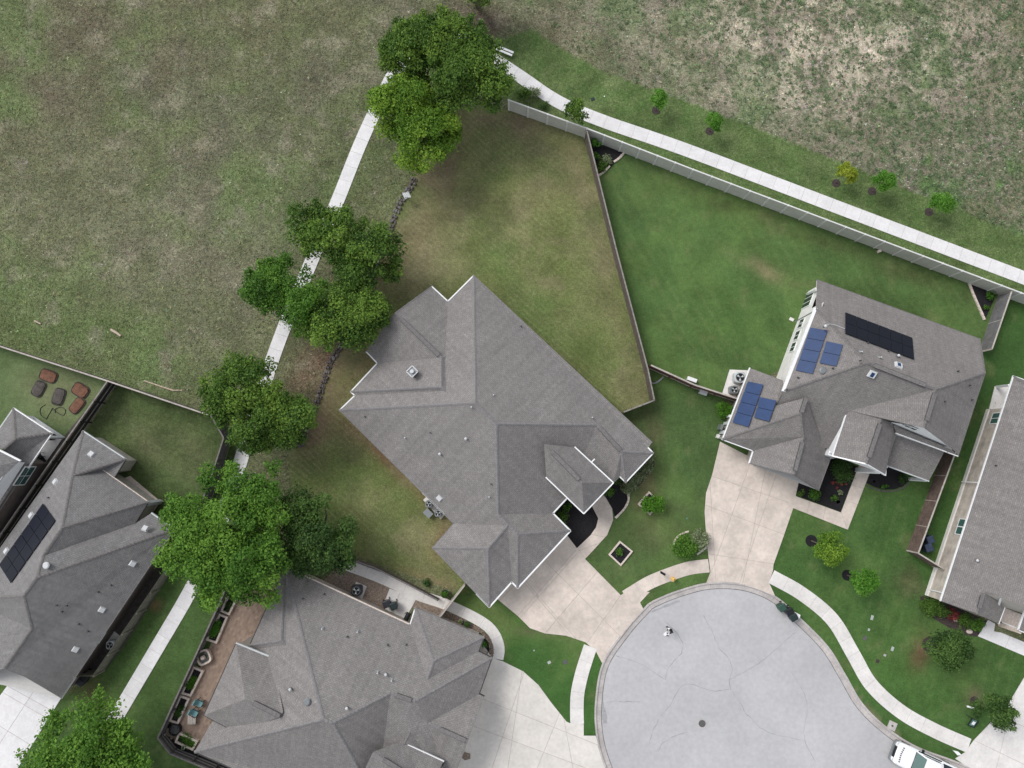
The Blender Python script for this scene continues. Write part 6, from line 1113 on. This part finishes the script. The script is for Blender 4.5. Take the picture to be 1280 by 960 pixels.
pot('white pot in the dark corner bed below the patio', 206, 918, .2, M['white']); pot('small white pot between planter and fence below the patio', 231, 933, .18, M['white']); pot('white pot at the left end of the right-edge house bed', 1155, 756, .17, M['white']); pot('pale round pot on the gravel strip by the curved path', 576, 776, .2, M['limestone']); pot('dark pot where the gate fence meets the timber fence', 557, 741, .4, M['solar_frame'], .6); pot('dark pot beside the gravel strip near the curved path', 584, 779, .3, M['iron'], .4)
# garden beds in the far left yard
for lb, x, y, w_, l_, a_, m in (('reddish soil bed at the top left of the five in the far left yard', 61, 470, 1.7, 1.1, -20, 'soil'), ('grey soil bed at the left of the five in the far left yard', 49, 486, 1.1, 1.5, -25, 'soil_grey'), ('grey soil bed in the middle of the five in the far left yard', 74, 496, 1.1, 1.6, -15, 'soil_grey'), ('reddish soil bed at the top right of the five, nearest the black fence', 101, 488, 1.6, 1.2, -30, 'soil'), ('orange soil bed at the lower right of the five in the far left yard', 97, 507, 1.0, 1.6, -38, 'soil')):
    c = P(x, y); r = thing('garden_bed', lb, 'garden bed', (c.x, c.y, 0), 'soil beds in the far left yard'); rz = math.radians(a_)
    def T(px_, py_, z): return (c.x+px_*math.cos(rz)-py_*math.sin(rz), c.y+px_*math.sin(rz)+py_*math.cos(rz), z)
    rr = lambda k, z: [T(math.copysign(abs(math.cos(t))**.5, math.cos(t))*w_/2*k*random.uniform(.93, 1.05), math.copysign(abs(math.sin(t))**.5, math.sin(t))*l_/2*k*random.uniform(.93, 1.05), z) for t in [2*math.pi*i/20 for i in range(20)]]
    MB().loft([rr(1, -.02), rr(.9, .16), rr(.5, .2)]).ob('soil', M[m], r)
    L = [T(math.copysign(abs(math.cos(t))**.5, math.cos(t))*w_/2*1.02, math.copysign(abs(math.sin(t))**.5, math.sin(t))*l_/2*1.02, .05) for t in [2*math.pi*i/20 for i in range(21)]]; MB().tube(L, .045, 6).ob('border', M['bronze_edge'], r)
tag(MB().tube([(*p, .03) for p in smooth_line([P(*q) for q in ((57, 506), (51, 510), (51, 518), (58, 524)) ], .2)] + [(*p, .03) for p in smooth_line([P(*q) for q in ((66, 510), (72, 516), (80, 519), (82, 512), (76, 509), (70, 511), (69, 516))], .2)], .028, 6).ob('garden_hose', M['black']), 'thin black hose coiled on the far left lawn', 'hose')
tag(MB().tube([(*p, .04) for p in smooth_line([P(*q) for q in ((812, 478), (818, 479), (824, 476), (829, 471))], .15)], [.14]*2+[.1]*200 if False else .09, 8).ob('drain_hose', M['metal']), 'thick grey drain hose curving at the start of the reddish fence', 'hose')
c = P(864, 475); tag(MB().box((c.x, c.y, 0), .9, .35, .45, -.35).ob('storage_box', M['white']), 'white storage box on the big lawn side of the reddish fence', 'box'); c = P(878, 491); tag(MB().box((c.x, c.y, 0), .75, .4, .45, -.35).ob('storage_box', M['greytrim']), 'pale storage box on the side lawn below the reddish fence', 'box')
c = P(1098, 314.5); tag(MB().box((c.x, c.y, 0), .3, .25, .3, .4).ob('stepping_stone', M['limestone']), 'single cream block on the lawn under the long pale fence', 'stone block')
c = P(510.5, 249.5); fb = thing('bird_feeder', 'small white louvred box on a post beside the dark stone wall', 'feeder', (c.x, c.y, 0)); MB().cyl((c.x, c.y, 0), .04, 1.2, 8).ob('post', M['metal'], fb)
for k in range(4): MB().box((c.x-.24+.16*k, c.y, 1.2), .12, .55, .04, .5).ob('slat', M['vent_white'], fb)
MB().box((c.x, c.y, 1.12), .66, .6, .06, .5).ob('tray', M['metal'], fb)
a, b = P(617, 57.5, .45), P(641, 67.5, .45); bn = thing('bench', 'long bench of two pale planks where the path bends at the top', 'bench', (a.x, a.y, 0)); n = Vector((-(b-a).y, (b-a).x, 0)).normalized()
for t in (-1, 1): MB().bar(a+n*.16*t, b+n*.16*t, .2, .05).ob('plank', M['white'], bn)
for t in (.12, .88): q = a.lerp(b, t); MB().bar(q-n*.25-Vector((0, 0, .06)), q+n*.25-Vector((0, 0, .06)), .08, .06).ob('bracket', M['iron'], bn); MB().box((q.x, q.y, 0), .1, .1, .4).ob('leg', M['iron'], bn)
a, b = P(138.5, 412, .1), P(151, 420, .1); tag(MB().tube([a, a.lerp(b, .5)+Vector((.02, .03, 0)), b], [.13, .12, .09], 9).ob('log', M['log']), 'pale fallen log lying on the field left of the oaks', 'log'); a, b = P(43, 401, .1), P(51, 405, .1); tag(MB().tube([a, b], [.09, .06], 8).ob('log', M['log']), 'shorter pale log at the left of the field', 'log')
a, b, e = P(180, 476, .03), P(216, 488, .03), P(228, 488, .03); tag(MB().tube([a, b, e], [.06, .07, .05], 7).ob('branch', M['log']), 'dead branch lying just outside the thin pale topped fence', 'branch')
# hydrant, lids, meters
def hydrant(px, py):
    c = P(px, py); r = thing('fire_hydrant', 'yellow fire hydrant beside the sidewalk above the cul-de-sac', 'fire hydrant', (c.x, c.y, 0)); MB().loft([[(c.x+math.cos(t*.524)*q, c.y+math.sin(t*.524)*q, z) for t in range(12)] for q, z in ((.18, 0), (.18, .06), (.12, .08), (.12, .5), (.17, .52), (.16, .58), (.1, .68), (.03, .74))]).ob('barrel', M['yellowp'], r)
    for d in ((1, 0, 0), (-1, 0, 0), (0, -1, 0)): MB().cyl((c.x, c.y, .4), .07, .24, 10, axis=d).ob('nozzle', M['yellowp'], r)
    MB().cyl((c.x, c.y, .0), .3, .03, 18).ob('pad', M['limestone'], r); MB().cyl((c.x, c.y, .73), .04, .06, 6).ob('nut', M['black'], r)
hydrant(840.5, 723)
c = P(825.5, 714.5); mm = thing('mailbox', 'black mailbox at the inner edge of the left sidewalk', 'mailbox', (c.x, c.y, 0)); MB().box((c.x, c.y, 0), .08, .08, 1.0).ob('post', M['black'], mm); MB().cyl((c.x-.2, c.y+.12, 1.1), .11, .48, 12, axis=(.85, -.5, 0)).ob('box', M['black'], mm)
def lid(label, px, py, w_, l_, rz, m): c = P(px, py); w_ *= .8; l_ *= .8; m = M['lid_pale'] if m in (M['greytrim'], M['stucco'], M['vent_white'], M['stones']) else m; tag(MB().box((c.x, c.y, -.02), w_, l_, .05, rz).ob('utility_lid', m), label, 'utility lid')
for a_ in (('pale green square lid on the lawn left of the curved sidewalk', 686.5, 828, .38, .3, .5, M['vent_white']), ('dark round-cornered lid beside the pale green one', 706.5, 827.5, .5, .45, .3, M['iron']), ('upper light blue lid on the east front lawn', 1090, 772, .3, .55, -.3, M['greytrim']), ('small cream lid between two lids on the east front lawn', 1086, 787, .22, .28, -.3, M['stones']), ('dark lid at the bottom of the left row on the east front lawn', 1081, 797.5, .4, .5, -.3, M['iron']),
    ('light blue lid of the right row on the east front lawn', 1115.5, 811, .3, .5, -.4, M['greytrim']), ('white lid in the middle of the right row on the east front lawn', 1106, 819, .28, .25, -.4, M['stucco']), ('brown lid at the bottom of the right row on the east front lawn', 1097, 826.5, .35, .45, -.4, M['mulch_brown']), ('teal lid on the verge lawn near the small dark tree', 741, 124, .5, .4, .4, M['binc']), ('tiny white marker on the verge lawn', 755.5, 120.5, .12, .12, 0, M['white']),
    ('small green sprinkler lid on the side lawn above the bushes', 858.5, 648, .18, .18, 0, M['lid_green']), ('white tile in the black bed of the solar house', 1047.5, 627, .42, .4, .4, M['white']), ('small white lid on the first front lawn', 667.5, 813, .16, .16, 0, M['stucco']), ('green lid at the edge of the white driveway', 28.5, 957, .35, .3, .4, M['lid_green']), ('white tile in the porch bed of the solar house', 1092.5, 602, .25, .25, .2, M['vent_white'])): lid(*a_)
c = P(1207, 944); tag(MB().prism([(p.x, p.y) for p in G([(1190.5, 937.5), (1197, 939), (1201, 943), (1196, 943.5)])], .0, .12).ob('rock', M['white']), 'pointed white rock on the grass corner by the bottom right driveway', 'rock')
c = P(1193, 882); r = MB().tube([P(1209, 883, .1), P(1215, 884, .12), P(1219, 886, .05)], [.09, .12, .05], 8).ob('rock', M['white']); tag(r, 'slim white rock under the feathery tree', 'rock')
for lb, x, y in (('pale rabbit-like rock near the walk of the right-edge house', 1211, 789), ('pale rock in the middle of the right-edge house bed', 1194, 774)): c = P(x, y); tag(MB().loft([[(c.x+math.cos(t*.785+z)*q*1.4, c.y+math.sin(t*.785)*q, z) for t in range(8)] for q, z in ((.2, -.03), (.22, .12), (.12, .25), (.04, .28))]).ob('rock', M['limestone']), lb, 'rock')
# yard sign: black frame with green board
a = P(1207, 893.5, .05); c = P(1213.5, 902, .0); ys_ = thing('yard_sign', 'black framed yard sign with green panel near the feathery tree', 'sign', (c.x, c.y, 0)); u = Vector((.94, -.34, 0)); v_ = Vector((.34, .94, 0))
q = [c+u*i*.3+v_*j*.36+Vector((0, 0, .35+.15*j)) for i, j in ((-1, -1), (1, -1), (1, 1), (-1, 1))]
for s_, e_ in zip(q, q[1:]+q[:1]): MB().bar(s_, e_, .08, .06).ob('frame', M['black'], ys_)
m_ = [c+(p-c)*.9 for p in q]; MB().quad(*[Vector((p.x, p.y, p.z)) for p in m_]).ob('board', M['lid_green'], ys_); MB().bar(q[3], q[3]+Vector((-.55, .35, 0)), .06, .06).ob('arm', M['black'], ys_); m2 = [c+(p-c)*.45+Vector((0, 0, .24)) for p in q]; MB().quad(*m2).ob('white_print', M['white'], ys_)
for k in (0, 1): MB().bar((q[k].x, q[k].y, 0), q[k], .03, .03).ob('leg', M['black'], ys_)
# round stone mat by the lower driveway
c = P(584, 941, .06); r = thing('stone_mat', 'small brown pebble mat on the pale driveway by the roof edge', 'stepping mat', (c.x, c.y, .06)); MB().prism([(p.x, p.y) for p in G([(577, 946), (579, 939), (588, 942), (588, 948), (581, 950)])], .05, .09).ob('base', M['gravelbed'], r)
# ---------------------------------------------------------------- the white pickup
def pickup():
    f0 = P(1112.5, 934.5, z_road); ax = (P(1193, 969, z_road)-P(1112, 932, z_road)).normalized(); lt = Vector((-ax.y, ax.x, 0))     # ax points to the tail, lt to the curb side
    r = thing('pickup_truck', 'white crew-cab pickup with dark bed cover parked at the curb', 'pickup truck', (f0.x, f0.y, z_road)); z0 = z_road
    T = lambda x, y, z: f0+ax*x+lt*y+Vector((0, 0, z))
    def sec(x, hw, zb, zt, r_=.12, top=None): tw = hw if top is None else top; return [T(x, -hw, zb), T(x, -hw, zt-r_), T(x, -(tw-r_), zt), T(x, 0, zt+.02), T(x, tw-r_, zt), T(x, hw, zt-r_), T(x, hw, zb), T(x, 0, zb)]
    MB().loft([sec(0, .70, .5, .85), sec(.06, .86, .42, 1.0), sec(.3, .96, .38, 1.08), (sec(.8, 1.0, .36, 1.14)), sec(1.55, 1.0, .36, 1.18), sec(3.95, 1.0, .36, 1.16), sec(4.0, 1.0, .4, 1.2, .06), sec(5.85, .99, .42, 1.18, .06), sec(5.92, .95, .5, 1.14, .06)]).ob('body', M['truck'], r)
    MB().loft([sec(1.62, .88, 1.1, 1.2, .05), sec(2.25, .80, 1.12, 1.74, .12, .72), sec(2.6, .80, 1.12, 1.83, .12, .72), sec(3.6, .80, 1.12, 1.82, .12, .72), sec(3.92, .80, 1.12, 1.70, .12, .72), sec(4.02, .82, 1.1, 1.22, .05)]).ob('cab', M['truck'], r)
    MB().quad(T(1.60, -.80, 1.265), T(1.60, .80, 1.265), T(2.24, .66, 1.83), T(2.24, -.66, 1.83)).ob('windscreen', M['glass_green'], r); MB().quad(T(4.03, .72, 1.26), T(4.03, -.72, 1.26), T(3.935, -.62, 1.68), T(3.935, .62, 1.68)).ob('rear_window', M['glass'], r)
    for s_ in (-1, 1):
        for x0, x1 in ((2.15, 2.85), (2.95, 3.75)): MB().quad(T(x0, s_*.835, 1.2), T(x1, s_*.835, 1.2), T(x1-.05, s_*.812, 1.68), T(x0+(.25 if x0 < 2.5 else .03), s_*.812, 1.68)).ob('side_window', M['glass'], r)
        MB().bar(T(1.75, s_*.93, 1.17), T(3.95, s_*.93, 1.17), .1, .04).ob('belt_trim', M['black'], r); MB().loft([[T(1.95+dx, s_*(1.0+dy), 1.22+dz) for dx, dz in ((0, 0), (.12, 0), (.12, .22), (0, .22))] for dy in (0, .24)]).ob('mirror', M['black'], r)
        for x in (.95, 4.75):
            w0 = MB().cyl(T(x, s_*.76, .38), .38, .24, 22, axis=tuple(lt*s_)).ob('wheel', M['tyre'], r); MB().cyl(T(x, s_*1.0, .38), .22, .012, 16, axis=tuple(lt*s_)).ob('rim', M['metal'], w0)
        MB().loft([[T(.02+dx, s_*(.52+dy), .78+dz) for dy, dz in ((0, 0), (.3, 0), (.3, .17), (0, .17))] for dx in (-.01, .2)]).ob('headlight', M['vent_white'], r); MB().box(T(5.9, s_*.85, .8), .12, .12, .3, 0).ob('tail_light', M['red'], r)
    MB().loft([[T(-.02, y, z) for y, z in ((-.5, .62), (.5, .62), (.5, .92), (-.5, .92))], [T(.08, y, z) for y, z in ((-.5, .62), (.5, .62), (.5, .95), (-.5, .95))]]).ob('grille', M['black'], r)
    MB().loft([[T(x, -hw, .35), T(x, hw, .35), T(x, hw, .6), T(x, -hw, .6)] for x, hw in ((-.12, .72), (-.04, .92), (.2, .99))]).ob('bumper', M['metal'], r); MB().loft([[T(x, -hw, .4), T(x, hw, .4), T(x, hw, .62), T(x, -hw, .62)] for x, hw in ((5.88, .97), (6.05, .95))]).ob('bumper', M['metal'], r)
    MB().quad(T(4.12, -.86, 1.215), T(5.82, -.86, 1.205), T(5.82, .86, 1.205), T(4.12, .86, 1.215)).ob('bed_cover', M['tonneau'], r)
    for k in range(8): y = -.63+k*.18; MB().box(T(.42+.04*abs(k-3.5)**1.2*.35, y, 1.112), .14, .1, .025, math.atan2(ax.y, ax.x)).ob('hood_vent', M['iron'], r)
    MB().bar(T(1.6, -.8, 1.2), T(1.6, .8, 1.2), .05, .04).ob('wiper_cowl', M['black'], r)
pickup()
# ---------------------------------------------------------------- the person on the cul-de-sac
def person():
    ft = P(835, 784, z_road); r = thing('person', 'person in dark clothes standing on the cul-de-sac holding a white controller', 'person', (ft.x, ft.y, z_road)); fw = Vector((-.75, -.66, 0)); rt = Vector((fw.y, -fw.x, 0))
    T = lambda x, y, z: ft+rt*x+fw*y+Vector((0, 0, z))-Vector(r.location)
    def skin(name, pts, edges, rad, m, sub=2):
        me = bpy.data.meshes.new(name); me.from_pydata([tuple(p) for p in pts], edges, []); o = bpy.data.objects.new(name, me); C.objects.link(o); o.parent = r; s = o.modifiers.new('skin', 'SKIN'); s.use_smooth_shade = True
        for i, q in enumerate(rad): me.skin_vertices[0].data[i].radius = (q, q) if not isinstance(q, tuple) else q
        me.skin_vertices[0].data[0].use_root = True; v = o.modifiers.new('sub', 'SUBSURF'); v.levels = sub; v.render_levels = sub; me.materials.append(m); return o
    pts = [T(0, 0, .95), T(0, 0, 1.15), T(0, .01, 1.38), T(0, .02, 1.5), T(0, .03, 1.58), T(-.19, .01, 1.42), T(-.27, .06, 1.16), T(-.16, .3, 1.1), T(.19, .01, 1.42), T(.27, .06, 1.16), T(.16, .3, 1.1), T(-.1, 0, .9), T(-.12, .02, .5), T(-.13, 0, .09), T(-.13, .16, .04), T(.1, 0, .9), T(.12, .02, .5), T(.13, 0, .09), T(.13, .16, .04)]
    ed = [(0, 1), (1, 2), (2, 3), (3, 4), (2, 5), (5, 6), (6, 7), (2, 8), (8, 9), (9, 10), (0, 11), (11, 12), (12, 13), (13, 14), (0, 15), (15, 16), (16, 17), (17, 18)]
    skin('body', pts, ed, [.15, .14, .15, .06, .055, .075, .05, .035, .075, .05, .035, .10, .07, .045, .04, .10, .07, .045, .04], M['shirt_black'])
    h = T(0, .05, 1.69); bm = MB(); secs = []
    for k, (z, q) in enumerate(((-.12, .03), (-.1, .065), (-.04, .09), (.02, .1), (.07, .085), (.11, .05))): secs.append([tuple(h+Vector((math.cos(t*.524)*q*.85*rt.x+math.sin(t*.524)*q*fw.x, math.cos(t*.524)*q*.85*rt.y+math.sin(t*.524)*q*fw.y, z))) for t in range(12)])
    hd = MB().loft(secs); me = hd.V; o = MB(); o.V = [tuple(Vector(v)+Vector(r.location)) for v in hd.V]; o.F = hd.F; o.ob('head', M['skin'], r, True)
    def local(mb, name, m): mb.V = [tuple(Vector(v)+Vector(r.location)) for v in mb.V]; return mb.ob(name, m, r, True)
    c = MB().loft([[tuple(h+Vector((math.cos(t*.524)*q, math.sin(t*.524)*q, z))) for t in range(12)] for z, q in ((.0, .112), (.06, .108), (.11, .07), (.125, .02))]); local(c, 'cap', M['shirt_black']); c = MB().loft([[tuple(h+rt*x+fw*y+Vector((0, 0, z))) for x, z in ((-.08, .01), (.08, .01), (.08, .025), (-.08, .025))] for y in (.08, .19)]); local(c, 'cap_brim', M['shirt_black']); c = MB().cyl(h+Vector((0, 0, .12)), .025, .015, 10); local(c, 'cap_button', M['metal'])
    for s_ in (-1, 1):
        ha = T(s_*.14, .36, 1.1); palm = [ha-fw*.07, ha, ha+fw*.04]; pp = list(palm); ee = [(0, 1), (1, 2)]; rd = [.03, .035, .03]
        for f in range(4): i = len(pp); b_ = ha+fw*.05+rt*(-.024+.016*f); pp += [b_+fw*.03, b_+fw*(.05+.005*(f % 2))-Vector((0, 0, .02))]; ee += [(2, i), (i, i+1)]; rd += [.009, .008]
        i = len(pp); pp += [ha-rt*s_*.035+fw*.01, ha-rt*s_*.045+fw*.04]; ee += [(1, i), (i, i+1)]; rd += [.011, .009]; skin('hand', pp, ee, rd, M['skin'], 1)
        sl_ = MB().tube([T(s_*.19, .01, 1.42), T(s_*.25, .04, 1.25), T(s_*.27, .07, 1.14)], [.1, .075, .065], 10); local(sl_, 'sleeve', M['cloth_white'])
    ct = thing('controller', 'white flight controller in the hands of the person', 'controller', T(0, .42, 1.1)+Vector(r.location)); q = Vector(ct.location); MB().box(q, .34, .16, .05, math.atan2(rt.y, rt.x)).ob('body', M['cloth_white'], ct); MB().box(q+Vector((0, 0, .05)), .16, .1, .008, math.atan2(rt.y, rt.x)).ob('screen', M['black'], ct)
    cs = P(831.5, 792.5, z_road); case = thing('equipment_case', 'small white case lying on the road beside the person', 'case', cs); MB().box(cs, .3, .22, .12, .8).ob('body', M['cloth_white'], case); MB().box(cs+Vector((.2, -.1, 0)), .08, .2, .1, .8).ob('strap', M['black'], case)
person()
